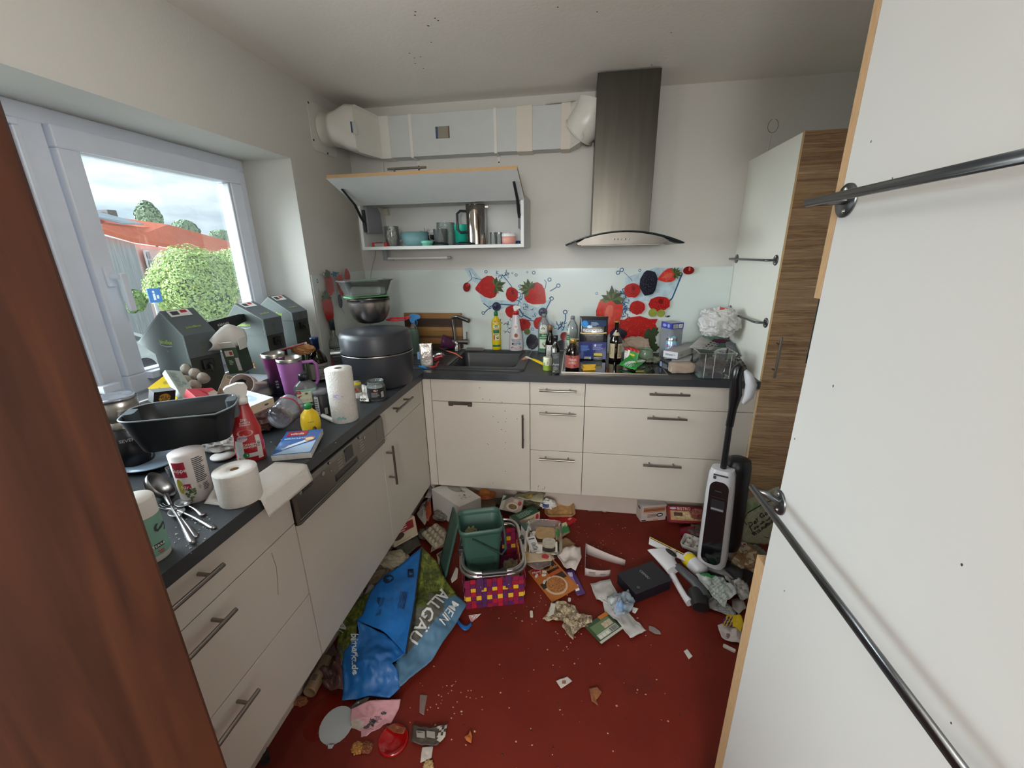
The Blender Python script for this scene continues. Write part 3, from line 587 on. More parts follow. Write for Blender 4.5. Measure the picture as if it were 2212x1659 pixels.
for i in range(5): MB().lathe([(0, 0.4265), (0.003, 0.426), (0.0042, 0.4235), (0.0042, 0.42)], steel('d8d5cf', 0.2), 14, M=Matrix(((1, 0, 0, 1.619 + i * 0.0185), (0, 0, -1, 0), (0, 1, 0, 1.588), (0, 0, 0, 1)))).build('button', hd)
# ---------------------------------------------------------------- vent duct
dm = mat('dcdad2', 0.45, var=0.02); dm2 = mat('d6cfc2', 0.45, var=0.02)
vd = thing('vent_duct', 'white flat ventilation duct running under the ceiling from hood to left wall', 'duct')
MB().box((0.30, -0.095, 2.085), (1.372, -0.003, 2.302), mat('c6cac8', 0.5, var=0.02)).build('flat_duct', vd, bevel=0.001)
for x0, x1, m_, e in ((0.255, 0.318, dm, 0.003), (0.935, 0.982, dm, 0.004), (1.075 + 0.0, 1.165, dm2, 0.005), (1.325, 1.376, dm2, 0.005)):
    if x0 == 0.935: continue
    MB().box((x0, -0.095 - e, 2.085 - e), (x1, -0.002, 2.302 + e), m_).build('duct_sleeve', vd, bevel=0.0015)
for x in (hit(888, 300, 1, -.098).x, hit(1070, 290, 1, -.098).x):
    b = MB(); b.box((x - 0.009, -0.0985, 2.082), (x + 0.009, -0.095, 2.306), dm); b.box((x - 0.009, -0.0985, 2.079), (x + 0.009, -0.002, 2.083), dm); b.box((x - 0.009, -0.004, 2.035), (x + 0.009, -0.001, 2.082), dm); b.build('duct_bracket', vd, bevel=0.0008)
    MB().lathe([(0, 0.0075), (0.004, 0.006), (0.005, 0.0035)], darkm, 10, M=Matrix(((1, 0, 0, x), (0, 0, -1, 0), (0, 1, 0, 2.05), (0, 0, 0, 1)))).build('screw', vd)
def circ(x, y, z, r, n=32): return [(x, y + r * math.cos(2 * math.pi * (j + .5) / n), z + r * math.sin(2 * math.pi * (j + .5) / n)) for j in range(n)]
def sq(x, y0, y1, z0, z1, r=0.012, n=32, tx=0.0):
    o = []
    for j in range(n):
        a = 2 * math.pi * (j + .5) / n; c, s_ = math.cos(a), math.sin(a); k = 1 / max(abs(c), abs(s_)); k = min(k, 1.34)
        o.append((x + tx * c * k, (y0 + y1) / 2 + (y1 - y0) / 2 * max(-1, min(1, c * k)), (z0 + z1) / 2 + (z1 - z0) / 2 * max(-1, min(1, s_ * k))))
    return o
b = MB(); b.rings([circ(0.008, -0.265, 2.205, 0.083), circ(0.065, -0.262, 2.205, 0.083), circ(0.067, -0.262, 2.205, 0.087), circ(0.085, -0.258, 2.205, 0.088), sq(0.15, -0.30, -0.06, 2.10, 2.32), sq(0.21, -0.27, -0.03, 2.09, 2.325, tx=0.02)], dm, True)
b.rings([sq(0.21, -0.27, -0.03, 2.09, 2.325, tx=0.02), sq(0.245, -0.125, -0.004, 2.085, 2.312), sq(0.258, -0.10, -0.003, 2.082, 2.306)], dm, False); b.build('wall_adapter', vd)
MB().prism(rrect(0.23, 0.23, 0.03), 0.0, 0.006, dm, M=Matrix(((0, 0, 1, 0.001), (1, 0, 0, -0.275), (0, 1, 0, 2.20), (0, 0, 0, 1))) if False else None) if False else None
b = MB(); b.prism([(y, z) for y, z, _ in rrect(0.235, 0.235, 0.02, cx=-0.278, cy=2.20)], 0.001, 0.006, dm, M=Matrix(((0, 0, 1, 0), (1, 0, 0, 0), (0, 1, 0, 0), (0, 0, 0, 1)))); b.build('wall_plate', vd)
for (y, z) in ((-0.383, 2.305), (-0.383, 2.13), (-0.262, 2.09)): MB().lathe([(0, 0.009), (0.005, 0.008), (0.006, 0.006)], darkm, 10, M=Matrix(((0, 0, 1, 0), (1, 0, 0, y), (0, 1, 0, z), (0, 0, 0, 1)))).build('screw', vd)
b = MB(); b.rings([sq(1.374, -0.098, -0.003, 2.082, 2.305), sq(1.43, -0.16, -0.01, 2.10, 2.30), sq(1.445, -0.18, -0.012, 2.115, 2.30)], dm, False); b.build('hood_adapter', vd)
def ell_tube(pts, ws, hs, m, n=18, ref=(0, 0, 1)):
    R = []
    for i, (p, w_, h_) in enumerate(zip(pts, ws, hs)):
        tg = (pts[min(i + 1, len(pts) - 1)] - pts[max(i - 1, 0)]).normalized(); sd = tg.cross(Vector(ref)).normalized(); u_ = sd.cross(tg)
        R.append([p + sd * math.cos(2 * math.pi * j / n) * w_ + u_ * math.sin(2 * math.pi * j / n) * h_ for j in range(n)])
    return R
el = []
for i in range(0):
    a = math.radians(i * 10); cx = 1.43 + 0.13 * math.sin(a); cz = 2.20 + 0.08 * (1 - math.cos(a)); r = 0.085; nx, nz = math.cos(a * .75), math.sin(a * .75)
    el.append([(cx - nz * r * math.sin(t_), -0.115 + r * math.cos(t_) * 0.95, cz + nx * r * math.sin(t_) * 1.15) for t_ in [2 * math.pi * j / 32 for j in range(32)]])
el = ell_tube([Vector(p) for p in ((1.425, -.085, 2.165), (1.445, -.10, 2.185), (1.470, -.11, 2.22), (1.488, -.115, 2.26), (1.50, -.12, 2.30))], [.088, .094, .092, .088, .084], [.085, .086, .084, .082, .08], None, 32, (0, 1, 0)); b = MB(); b.rings(el, mat('dddcd3', 0.3), True, True, True, True); b.build('elbow', vd)
b = MB(); b.tube([Vector(p) * 1.0 + (Vector(p) - Vector((1.425, -.085, 2.165))) * .05 for p in el[0]], 0.003, dm, 6, closed=True); b.build('elbow_rim', vd)
b = MB(); P = plane((0, -0.0951, 0), (1, 0, 0), (0, 0, 1)); x, z = hit(956, 286, 1, -.095).x, hit(956, 286, 1, -.095).z
b.drect(P, x - 0.042, z - 0.031, x + 0.042, z + 0.031, mat('8b8676', 0.5), 0.0006); b.drect(P, x - 0.042, z - 0.03, x - 0.028, z + 0.03, mat('35506e', 0.5), 0.0009); b.drect(P, x + 0.034, z - 0.03, x + 0.042, z + 0.03, mat('6a3f33', 0.5), 0.0009); b.build('sticker', vd)
b = MB(); q0 = hit(763, 262, 0, 0.13); p_ = [Vector(hit(u, v, 1, -0.292)) for u, v in ((757, 263), (766, 263), (774, 291), (760, 287))]
b.add([p + Vector((0.0, -0.002, 0)) for p in p_], [(3, 2, 1, 0)], mat('c9ccc6', 0.5)); b.add([p_[0] + Vector((0, -0.004, 0)), p_[0] + Vector((0.009, -0.004, 0)), p_[3] + Vector((0.009, -0.004, 0)), p_[3] + Vector((0, -0.004, 0))], [(3, 2, 1, 0)], mat('2c4a6c', 0.5)); b.build('sticker', vd)
tag(MB().tube([hit(u, v, 1, -0.05) for u, v in ((1178, 224), (1200, 221), (1226, 219), (1240, 216), (1252, 218))], 0.003, mat('d4d2ca', 0.5), 6).build('duct_cable'), 'thin white cable lying along the top of the vent duct', 'cable')
# ---------------------------------------------------------------- tall cabinet in the right corner
def striped():
    m = bpy.data.materials.new('striped_walnut'); m.use_nodes = True; n = m.node_tree.nodes; l = m.node_tree.links; b = n['Principled BSDF']
    t = n.new('ShaderNodeTexCoord'); mp = n.new('ShaderNodeMapping'); mp.inputs['Scale'].default_value = (0.35, 0.35, 11); l.new(t.outputs['Object'], mp.inputs['Vector'])
    a = n.new('ShaderNodeTexNoise'); a.inputs['Scale'].default_value = 2.3; a.inputs['Detail'].default_value = 7; a.inputs['Roughness'].default_value = 0.7; l.new(mp.outputs['Vector'], a.inputs['Vector'])
    r = n.new('ShaderNodeValToRGB'); e = r.color_ramp.elements; e[0].position = 0.34; e[0].color = lin('745a40') + (1,); e[1].position = 0.66; e[1].color = lin('c7a67e') + (1,)
    for p, c in ((0.42, 'a5835f'), (0.47, '7c5e44'), (0.52, 'b0906a'), (0.58, '94755a')): k = e.new(p); k.color = lin(c) + (1,)
    l.new(a.outputs['Fac'], r.inputs['Fac']); l.new(r.outputs['Color'], b.inputs['Base Color']); b.inputs['Roughness'].default_value = 0.42; return m
wal = striped(); white_p = mat('e9e7da', 0.5, var=0.015, sc=3)
t = thing('tall_cabinet', 'tall corner cabinet with white side panel and dark striped wood door', 'cabinet')
MB().box((2.357, -0.58, 0.001), (2.955, -0.001, 1.993), white_p).build('body', t, bevel=0.001)
d = MB().box((2.3575, -0.60, 0.10), (2.953, -0.581, 1.993), wal, mats=(chip, chip, wal, chip, chip, mat('b39265', 0.6, var=0.1))).build('door', t, bevel=0.0008); bar_handle(d, (2.398, -0.60, 1.032), (0, 0, 1), (0, -1, 0), 0.2)
def rail(name, label, x, ya, yb, z, out, R, rad, drop=0.0):
    t = thing(name, label, 'towel rail', (x, (ya + yb) / 2, z)); ym = (ya + yb) / 2; b = MB(); pts = []
    y0, y1 = ya - ym, yb - ym
    for k in range(6): a_ = math.radians(90 * k / 5); pts.append((-out + 0.02 - 0.02 * math.sin(a_) , y0 + 0.02 * (1 - math.cos(a_)), -drop))
    pts = [(0.0, y0, 0), (-out + 0.02, y0, -drop * .8)] + pts[1:] + [(p[0], y1 - (p[1] - y0), p[2]) for p in reversed(pts[1:])] + [(-out + 0.02, y1, -drop * .8), (0.0, y1, 0)]
    b.tube(pts, rad, steelg, 12); b.build('bar', t)
    for y in (y0, y1):
        f = MB(); f.lathe([(0, 0.0035), (R - 0.001, 0.0035), (R, 0.0025), (R, 0)], steelg, 28, M=Matrix(((0, 0, -1, 0), (0, 1, 0, y), (1, 0, 0, 0), (0, 0, 0, 1)))); r_ = f.build('rosette', t)
        for q in (-1, 1): MB().lathe([(0, 0.0055), (0.003, 0.005), (0.0038, 0.0036)], steel('cfcfcc', 0.25), 12, M=Matrix(((0, 0, -1, 0), (0, 1, 0, y + q * 0.003), (1, 0, 0, q * 0.0155), (0, 0, 0, 1)))).build('screw', r_)
    return t
steelg = steel('74777a', 0.3); STL_ = steelg
rail('towel_rail', 'upper of the two steel towel rails on the side of the tall corner cabinet', 2.3565, -0.536, -0.034, 1.477, 0.045, 0.0245, 0.0055)
rail('towel_rail', 'lower of the two steel towel rails on the corner cabinet, above the clutter', 2.3565, -0.544, -0.047, 1.185, 0.045, 0.0245, 0.0055)
q = hit(1670, 272, 1, -0.20); t = tag(MB().tube([(q.x + 0.024 * math.cos(a), -0.2, q.z + 0.03 * math.sin(a)) for a in [math.radians(d_) for d_ in range(-255, 76, 15)]], 0.0011, mat('4a4640', 0.5), 6).tube([hit(1666, 291, 1, -0.2), hit(1659, 320, 1, -0.2) - Vector((0, 0, 0.01))], 0.003, mat('bdbcb4', 0.5), 8).build('wire_ring'), 'thin open wire ring on a pale stem above the tall corner cabinet', 'wire hook')
# near tall cabinet on the right, oven niche
nearw = mat('c4c5c2', 0.45, var=0.012, sc=2)
t = thing('oven_cabinet', 'very near tall white cabinet filling the right side of the view', 'cabinet')
MB().box((1.84, -2.555, 0.001), (2.44, -1.94, 2.22), nearw).build('body', t, bevel=0.0008)
oak = mat('b0906a', 0.6, var=0.14, sc=40, aniso=(10, 10, 1))
MB().box((1.8402, -1.9398, 1.446), (2.438, -1.921, 2.22), wal, mats=(oak, oak, None, oak, None, oak)).build('upper_door', t, bevel=0.0006)
MB().box((1.8402, -1.9398, 0.001), (2.438, -1.905, 0.90), wal, mats=(oak, oak, None, oak, None, oak)).build('lower_door', t, bevel=0.0006)
o = MB().box((1.848, -1.9398, 1.33), (2.43, -1.920, 1.444), mat('0c0d12', 0.1)).build('oven_control_panel', t, bevel=0.001)
o = MB().box((1.846, -1.9398, 0.902), (2.43, -1.934, 1.328), mat('1a1a1c', 0.2)).build('oven_door', t, bevel=0.001)
b = MB(); P = plane((1.84, 0, 0), (0, -1, 0), (0, 0, 1))
for (u, v, r) in ((1800, 834, 0.0016), (1717, 948, 0.0014), (1882, 306, 0.0012), (1928, 385, 0.001), (2078, 1220, 0.0012), (1694, 1277, 0.001), (1695, 1276, 0.001), (2055, 1562, 0.001), (1840, 230, 0.001)):
    p = hit(u, v, 0, 1.8399); b.dell(P, -p.y, p.z, r, r * 1.5, spotm, 0.0003, 8)
b.build('speck', t)['kind'] = 'stuff'
rail('towel_rail', 'thick steel towel rail high on the near white cabinet side', 1.8395, -1.958, -2.462, 1.595, 0.045, 0.0245, 0.0062)
rail('towel_rail', 'long steel towel rail low on the near white cabinet, casting a soft shadow', 1.8395, -1.948, -2.452, 1.059, 0.045, 0.0245, 0.0062, drop=-0.018)
# ---------------------------------------------------------------- outside
def ext(name, lbl, cat): return thing(name, lbl, cat)
struct(MB().box((-60, -10, -1.8), (-0.9, 60, -1.6), mat('a9a59c', 0.9, var=0.25, sc=0.6)).build('ground'))
pinkw = mat('e2c6bf', 0.9, var=0.05, sc=0.8); tile = mat('d96a45', 0.8, var=0.12, sc=3)
h = ext('neighbour_house', 'pink house with orange tiled roof seen through the window behind the round bush', 'house')
A = hit(288, 526, 0, -15); Bq = hit(508, 556, 0, -27); Lq = hit(150, 490, 0, -13.0)
def dn(p, z): return Vector((p.x, p.y, z))
def slab(b, pts, d, m):
    pts = [Vector(p) for p in pts]; n = len(pts); lo = [p + Vector(d) for p in pts]
    b.add(pts + lo, [tuple(range(n)), tuple(reversed(range(n, 2 * n)))] + [(i, n + i, n + (i + 1) % n, (i + 1) % n) for i in range(n)], m); return b
back = Vector((-5, 2.5, 0))
slab(MB(), [A, Bq, dn(Bq, -1.6), dn(A, -1.6)], back * 0.9, pinkw).build('wall', h)
slab(MB(), [A + Vector((0.05, -0.01, 0)), Lq, dn(Lq, -1.6), dn(A, -1.6)], (-0.25, -0.1, 0), mat('a2a4a6', 0.9, var=0.3, sc=3, aniso=(8, 8, 0.3))).build('cladding', h)
ov = Vector((0.7, -0.15, -0.12)); e0_, e1_, e2_ = hit(288, 524, 0, -14.6), hit(510, 556, 0, -26.5), hit(150, 484, 0, -12.6)
r0, r1 = hit(205, 472, 0, -17), hit(365, 492, 0, -20); r2 = hit(512, 530, 0, -30)
slab(MB(), [e0_, e1_, r2, r1], (0, 0, 0.16), tile).build('roof', h)
slab(MB(), [e2_, e0_, r1, r0], (0, 0, 0.16), tile).build('roof', h)
lift = Vector((0.02, -0.02, 0.22)); s4 = [hit(u, v, 0, -15.2) for u, v in ((212, 484), (222, 506), (268, 512), (338, 511))]
def rf_(s, t): return e2_ * (1 - s) * (1 - t) + e0_ * s * (1 - t) + r1 * s * t + r0 * (1 - s) * t + Vector((.05, -.05, .30))
slab(MB(), [rf_(0, .22), rf_(.62, .25), rf_(.86, .48), rf_(0, .85)], (0, 0, 0.05), mat('75818c', 0.35, var=0.2, sc=6)).build('solar_panel', h)
MB().box(tuple(hit(214, 474, 0, -17.5)), tuple(hit(214, 474, 0, -17.5) + Vector((0.5, 0.35, 0.35))), mat('6f6a68', 0.8)).tube([hit(222, 470, 0, -17.2), hit(221, 459, 0, -17.2)], 0.07, darkm, 8).build('chimney', h)
for (u0, v0, u1, v1) in ((295, 540, 322, 600), (345, 541, 362, 562)):
    p = hit(u0, v0, 0, -15.3); q_ = hit(u1, v1, 0, -15.3 - (u1 - u0) * 0.03); zz = (hit(u0, v1, 0, -15.3)).z
    b = MB(); a0, a1 = Vector((p.x + .35, p.y, p.z)), Vector((q_.x + .35, q_.y, p.z)); dv = (a1 - a0)
    def F2(s, q): return a0 + dv * s + Vector((0, 0, (zz - p.z) * (1 - q)))
    b.sheet(F2, 1, 1, mat('e9e9ea', 0.6), 0.06); w_ = b.build('window', h)
    b = MB()
    for i in range(2):
        for j in range(3):
            c4 = [F2(0.1 + .42 * i + s_, 0.06 + .31 * j + t_) + Vector((0.06, -0.02, 0)) for s_, t_ in ((0, 0), (.36, 0), (.36, .26), (0, .26))]; b.add(c4, [(0, 1, 2, 3)], mat('6b7480', 0.3))
    b.build('pane', w_)
def foliage(n, blobs, size, m, seed, parent, name='foliage'):
    rd = random.Random(seed); b = MB(); vs = []; fs = []
    for i in range(n):
        bx = rd.choices(blobs, [k[3] ** 2 for k in blobs])[0]; v = Vector((rd.gauss(0, 1), rd.gauss(0, 1), rd.gauss(0, 1))).normalized()
        p = Vector(bx[:3]) + Vector((v.x * bx[3], v.y * bx[3], v.z * bx[4])) * (0.80 + 0.28 * rd.random())
        a = Vector((rd.gauss(0, 1), rd.gauss(0, 1), rd.gauss(0, 1))).normalized(); c = a.cross(v).normalized() if a.cross(v).length > .1 else Vector((1, 0, 0)); a = c.cross(v + a * .5).normalized()
        k = size * (0.6 + 0.8 * rd.random()); j = len(vs); vs += [p - c * k, p - a * k * .6, p + c * k, p + a * k * .6]; fs.append((j, j + 1, j + 2, j + 3))
    b.add(vs, fs, m)
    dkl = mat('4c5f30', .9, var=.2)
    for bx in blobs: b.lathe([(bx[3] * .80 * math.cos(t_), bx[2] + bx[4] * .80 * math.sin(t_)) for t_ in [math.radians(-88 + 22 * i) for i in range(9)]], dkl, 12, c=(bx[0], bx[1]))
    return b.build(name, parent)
def tree(name, lbl, cat, u, v, ru, rv, x, m, n, size, seed, trunk=True):
    c = hit(u, v, 0, x); dpt = (c - CAM).dot(FF); R_ = ru / FPX * dpt * 0.78; Z_ = rv / FPX * dpt; t = ext(name, lbl, cat); rd = random.Random(seed)
    bl = [(c.x, c.y, c.z, R_ * .8, Z_ * .85)] + [(c.x + R_ * .5 * math.cos(a), c.y + R_ * .5 * math.sin(a), c.z + Z_ * (rd.random() - .55) * .8, R_ * .5, Z_ * .5) for a in [k * 1.05 for k in range(6)]]
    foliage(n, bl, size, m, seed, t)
    if trunk: MB().tube([(c.x, c.y, -1.6), (c.x + .05, c.y, c.z)], [0.14, 0.08], mat('5b4a3b', 0.9), 8).build('trunk', t)
gm = mat('b2c87c', 0.8, var=0.3, sc=9); gm2 = mat('8fa586', 0.8, var=0.25, sc=5)
tree('tree', 'large round light-green tree filling the lower right of the window', 'tree', 418, 615, 108, 92, -8, gm, 30000, 0.030, 1)
tree('tree', 'bushy green tree at the right window edge beside the roof', 'tree', 520, 590, 75, 62, -9.5, mat('b9cd88', 0.8, var=0.3, sc=6), 14000, 0.035, 2)
tree('tree', 'dark conical tree rising behind the orange roof', 'tree', 322, 470, 30, 38, -38, gm2, 7000, 0.13, 3)
tree('tree', 'low dark tree behind the middle of the roof ridge', 'tree', 398, 492, 34, 18, -44, gm2, 4000, 0.25, 4)
tree('tree', 'small tree at the far right behind the roof', 'tree', 480, 510, 30, 14, -48, gm2, 3000, 0.28, 5)
tree('shrub', 'low green shrub against the pink house left of the parking sign', 'shrub', 294, 650, 26, 26, -11.5, mat('7f9b57', 0.8, var=0.3, sc=6), 2500, 0.07, 6, False)
t = ext('parking_sign', 'blue street sign on a thin pole in front of the trees', 'sign'); c = hit(334, 638, 0, -7); 
MB().box((c.x - 0.01, c.y - 0.13, c.z - 0.14), (c.x + 0.01, c.y + 0.13, c.z + 0.14), mat('2a72b8', 0.4)).build('plate', t)
P = plane((c.x + 0.011, 0, 0), (0, 1, 0), (0, 0, 1)); b = MB(); b.dell(P, c.y - 0.02, c.z + 0.07, 0.025, 0.025, mat('e8eef2', 0.5)); b.drect(P, c.y - 0.045, c.z - 0.09, c.y + 0.005, c.z + 0.035, mat('e8eef2', 0.5)); b.drect(P, c.y + 0.03, c.z - 0.07, c.y + 0.075, c.z + 0.0, mat('e8eef2', 0.5)); b.build('pictogram', t)
MB().tube([(c.x - 0.03, c.y, -1.6), (c.x - 0.03, c.y, c.z + 0.12)], 0.03, mat('b9c0c4', 0.4, 0.6), 10).build('pole', t)
t = ext('parked_car', 'light grey parked car behind the left box on the sill', 'car'); c = hit(300, 682, 0, -10); cm = mat('c9ccd0', 0.25, 0.3); cy0 = c.y - 3.4; cz = -1.6
side = [(0, .35), (0.05, .75), (0.5, .92), (1.0, 1.0), (1.7, 1.42), (2.9, 1.46), (3.6, 1.1), (4.0, 1.02), (4.05, .4), (3.6, .25), (0.6, .25)]
MX = Matrix(((0, 0, 1, c.x - 1.7), (1, 0, 0, cy0), (0, 1, 0, cz), (0, 0, 0, 1)))
MB().prism(side, 0, 1.7, cm, M=MX).build('body', t, bevel=0.06)
MB().prism([(1.15, 1.03), (1.75, 1.38), (2.85, 1.41), (3.4, 1.1)], -0.01, 1.71, mat('4c555c', 0.1), M=MX).build('window', t)
MB().box((c.x - 0.05, cy0 + 3.95, cz + .8), (c.x + 0.04, cy0 + 4.07, cz + 1.0), mat('b8201c', 0.3)).build('tail_light', t)
for k in (0.85, 3.2): MB().lathe([(0, 1.72), (0.3, 1.72), (0.32, 1.6), (0.32, 1.5)], mat('1c1c1e', 0.7), 20, M=MX @ Matrix.Translation((k, 0.32, 0))).build('wheel', t)

t = thing('added_ceiling_lamp', 'unseen round ceiling lamp fitting added above the kitchen fill light', 'lamp', (0.85, -1.85, H)); MB().lathe([(0, -.001), (.10, -.001), (.10, -.02), (0, -.02)], mat('d0cfca', .5), 28).build('base', t); MB().tube([(0, 0, -.02), (0, 0, -.09)], .008, STL_, 10).build('stem', t)  # made-up fitting for the kitchen fill point

t = thing('added_floor_lamp', 'unseen floor lamp added in the hall to hold a fill light', 'lamp', (1.38, -3.9, 0)); MB().lathe([(0, 0), (.14, 0), (.14, .02), (0, .02)], STL_, 28).build('base', t); MB().tube([(0, 0, .02), (0, 0, 1.42)], .010, STL_, 10).build('pole', t); MB().lathe([(.0, 1.42), (.06, 1.42), (.06, 1.424), (0, 1.424)], STL_, 20).build('cup', t)  # made-up stand under the hall fill point, never in view
# ---------------------------------------------------------------- builders for small things
WHT = mat('e2e1dc', 0.4); BLK = mat('1b1c1f', 0.35); PAP = mat('d6d3cc', 0.85); DK = mat('2a2a2c', 0.6); CARD = mat('a98a63', 0.85, var=0.1); RED = mat('b01f27', 0.4); GRN = mat('2c7a45', 0.4); YEL = mat('e2c11f', 0.35); BLU = mat('2b6cb4', 0.35)
GLS = clear(); PLA = clear('eef0f2', 0.22, 0.12); STL = steel(); INK = mat('3a3a40', 0.6); SIL = mat('c4c2be', 0.28, 0.85, var=0.12, sc=30)
class Lab:
    def __init__(s, r, h, sx=1, sy=1, a0=0.0, off=0.0006):
        s.b = MB(); s.r = r; s.h = h; s.o = off; rf = r if callable(r) else (lambda z: r); s.R = rf(h / 2)
        s.P = lambda x, y: Vector((rf(y) * sx * math.cos(a0 + x / s.R), rf(y) * sy * math.sin(a0 + x / s.R), y))
    def rect(s, a0, y0, a1, y1, m, k=0): s.b.drect(s.P, a0 * s.R, y0 * s.h, a1 * s.R, y1 * s.h, m, s.o + k * 0.0002, nx=10, ny=4); return s
    def text(s, t, a, y, hh, m, k=2, **kw): s.b.dtext(s.P, t, a * s.R, y * s.h, hh * s.h, m, s.o + k * 0.0002, **kw); return s
    def ell(s, a, y, ra, ry, m, k=1, **kw): s.b.dell(s.P, a * s.R, y * s.h, ra * s.R, ry * s.h, m, s.o + k * 0.0002, **kw); return s
    def lines(s, a0, y0, a1, y1, n, m=INK, k=2): s.b.dlines(s.P, a0 * s.R, y0 * s.h, a1 * s.R, y1 * s.h, n, m, s.o + k * 0.0002); return s
    def bars(s, a0, y0, a1, y1, k=2): s.b.drect(s.P, a0 * s.R, y0 * s.h, a1 * s.R, y1 * s.h, WHT, s.o + k * 0.0002, nx=4); s.b.dbars(s.P, (a0 * .9 + a1 * .1) * s.R, y0 * s.h, (a0 * .1 + a1 * .9) * s.R, y1 * s.h, INK, s.o + (k + 1) * 0.0002); return s
    def done(s, parent, name='label'): return s.b.build(name, parent)
def rfn(prof, r, h):
    pts = [(z * h, k * r) for k, z in prof]
    def f(z):
        for i in range(len(pts) - 1):
            if z <= pts[i + 1][0]:
                a, b_ = pts[i], pts[i + 1]; return a[1] if b_[0] == a[0] else a[1] + (b_[1] - a[1]) * max(0, (z - a[0])) / (b_[0] - a[0])
        return pts[-1][1]
    return f
def vessel(name, label, cat, px, prof, m, z=ZC, cap=None, capm=None, sx=1.0, sy=1.0, group=None, fluid=None, fluidm=None, rz=None, n=32, open_top=False, at=None, part='body'):
    """px = (u, v bottom, v top, width px); prof = [(radius fraction, height fraction)]"""
    c, h, r = at if at else up(*px, z=z)
    t = thing(name, label, cat, (c[0], c[1], z), facing(c) if rz is None else rz, group=group)
    P = [(0.0, 0.0)] + [(k * r, q * h) for k, q in prof]
    if not open_top: P.append((0, prof[-1][1] * h))
    b = MB(); b.lathe(P, m, n, sx=sx, sy=sy)
    if open_top:
        w = 0.0016; Q = [(max(0, k * r - w), max(q * h, 0.002)) for k, q in reversed(prof)] + [(0, 0.003)]
        b.lathe([(prof[-1][0] * r, prof[-1][1] * h)] + Q, m, n, sx=sx, sy=sy)
    b.build(part, t)
    if fluid:
        MB().lathe([(0, 0.003)] + [(k * r * 0.93, max(0.003, q * h)) for k, q in prof if q < fluid] + [(rfn(prof, r, h)(fluid * h) * 0.93, fluid * h), (0, fluid * h)], fluidm, n, sx=sx, sy=sy).build('contents', t)
    if cap: MB().lathe([(0, cap[0][1] * h)] + [(k * r, q * h) for k, q in cap] + [(0, cap[-1][1] * h)], capm, 24).build('cap', t)
    return t, r, h, rfn(prof, r, h)
def carton(name, label, cat, M, w, d, h, m, mats=None, group=None, bev=0.0012):
    t = thing(name, label, cat, group=group, M=M)
    MB().box((-w / 2, -d / 2, 0), (w / 2, d / 2, h), m, mats=mats).build('box', t, bevel=bev); return t
def front(w, d, h): return plane((0, -d / 2, 0), (1, 0, 0), (0, 0, 1))
def topf(w, d, h): return plane((0, 0, h), (1, 0, 0), (0, 1, 0))
def rightf(w, d, h): return plane((w / 2, 0, 0), (0, 1, 0), (0, 0, 1))
def leftf(w, d, h): return plane((-w / 2, 0, 0), (0, -1, 0), (0, 0, 1))
def crumple(name, label, cat, c, sx, sy, sz, m, seed=0, amp=0.25, nu=26, nv=18, M=None, group=None, mfn=None, power=0.8, fs=2.2):
    """a closed crumpled bag or ball with facets"""
    b = MB(); R = []; vs = []; 
    for i in range(nv + 1):
        th = math.pi * i / nv; row = []
        for j in range(nu):
            ph = 2 * math.pi * j / nu; x, y, z = math.sin(th) * math.cos(ph), math.sin(th) * math.sin(ph), math.cos(th)
            x, y, z = [math.copysign(abs(q) ** power, q) for q in (x, y, z)]
            k = 1 + amp * noise.fractal(Vector((x * fs + seed, y * fs, z * fs)), 0.5, 2.1, 4) + amp * 0.6 * (abs(noise.noise(Vector((x * 5, y * 5 + seed, z * 5)))) - .2)
            row.append((x * k * sx / 2, y * k * sy / 2, max(-sz / 2, z * k * sz / 2)))
        R.append(row)
    for i in range(nv):
        for j in range(nu):
            k = (j + 1) % nu; mm = (mfn(j / nu, i / nv) if mfn else None) or m
            b.add([R[i][j], R[i][k], R[i + 1][k], R[i + 1][j]], [(0, 1, 2, 3)], mm, False)
    o = b.build(name); 
    if M is not None: o.matrix_world = M
    else: o.location = (c[0], c[1], c[2] + sz / 2)
    return tag(o, label, cat, group)
def flatsheet(name, label, cat, px, z=0.004, m=PAP, amp=0.006, fs=4, th=0.0012, mfn=None, ns=18, nt=14, seed=1.0, deco=None, group=None, zs=None, bulge=0.0, back=None, on=None, thick=0):
    """a sheet lying down, its four corners given where the photograph shows them"""
    zs = zs or [z] * 4; c = [hit(u, v, 2, zz) for (u, v), zz in zip(px, zs)]; o = sum(c, Vector()) / 4; o.z = 0
    P = quadP(*[q - o for q in c], amp=amp, fs=fs, seed=seed, bulge=bulge)
    if thick:
        P0 = P; P = lambda s, t: P0(s, t) + Vector((0, 0, 0))
    b = MB(); b.sheet(P, ns, nt, m, th, mfn=mfn, back=back)
    if deco:
        w = (c[1] - c[0]).length; hh = (c[3] - c[0]).length; Q = lambda x, y: P(x / w + .5, y / hh + .5)
        if (c[1] - c[0]).cross(c[3] - c[0]).z < 0: Q0 = Q; 
        deco(b, Q, w, hh)
    ob = b.build(name, loc=o); return tag(ob, label, cat, group)
def stuffbits(name, label, cat, spots, m, size, seed=3):
    rd = random.Random(seed); b = MB()
    for p in spots:
        k = size * (0.5 + rd.random()); a = rd.random() * 6.28; z = p.z
        b.add([(p.x + k * math.cos(a + i * 1.57) * (0.6 + .5 * rd.random()), p.y + k * math.sin(a + i * 1.57) * (.5 + .5 * rd.random()), z + 0.0004) for i in range(4)] + [(p.x, p.y, z + k * .6)], [(0, 1, 4), (1, 2, 4), (2, 3, 4), (3, 0, 4), (3, 2, 1, 0)], m)
    o = b.build(name); tag(o, label, cat); o['kind'] = 'stuff'; return o
SQ = lambda *a: list(a)
BOT = [(0.96, 0.0), (1.0, 0.015), (1.0, 0.60), (0.92, 0.68), (0.6, 0.78), (0.36, 0.84), (0.36, 0.93)]
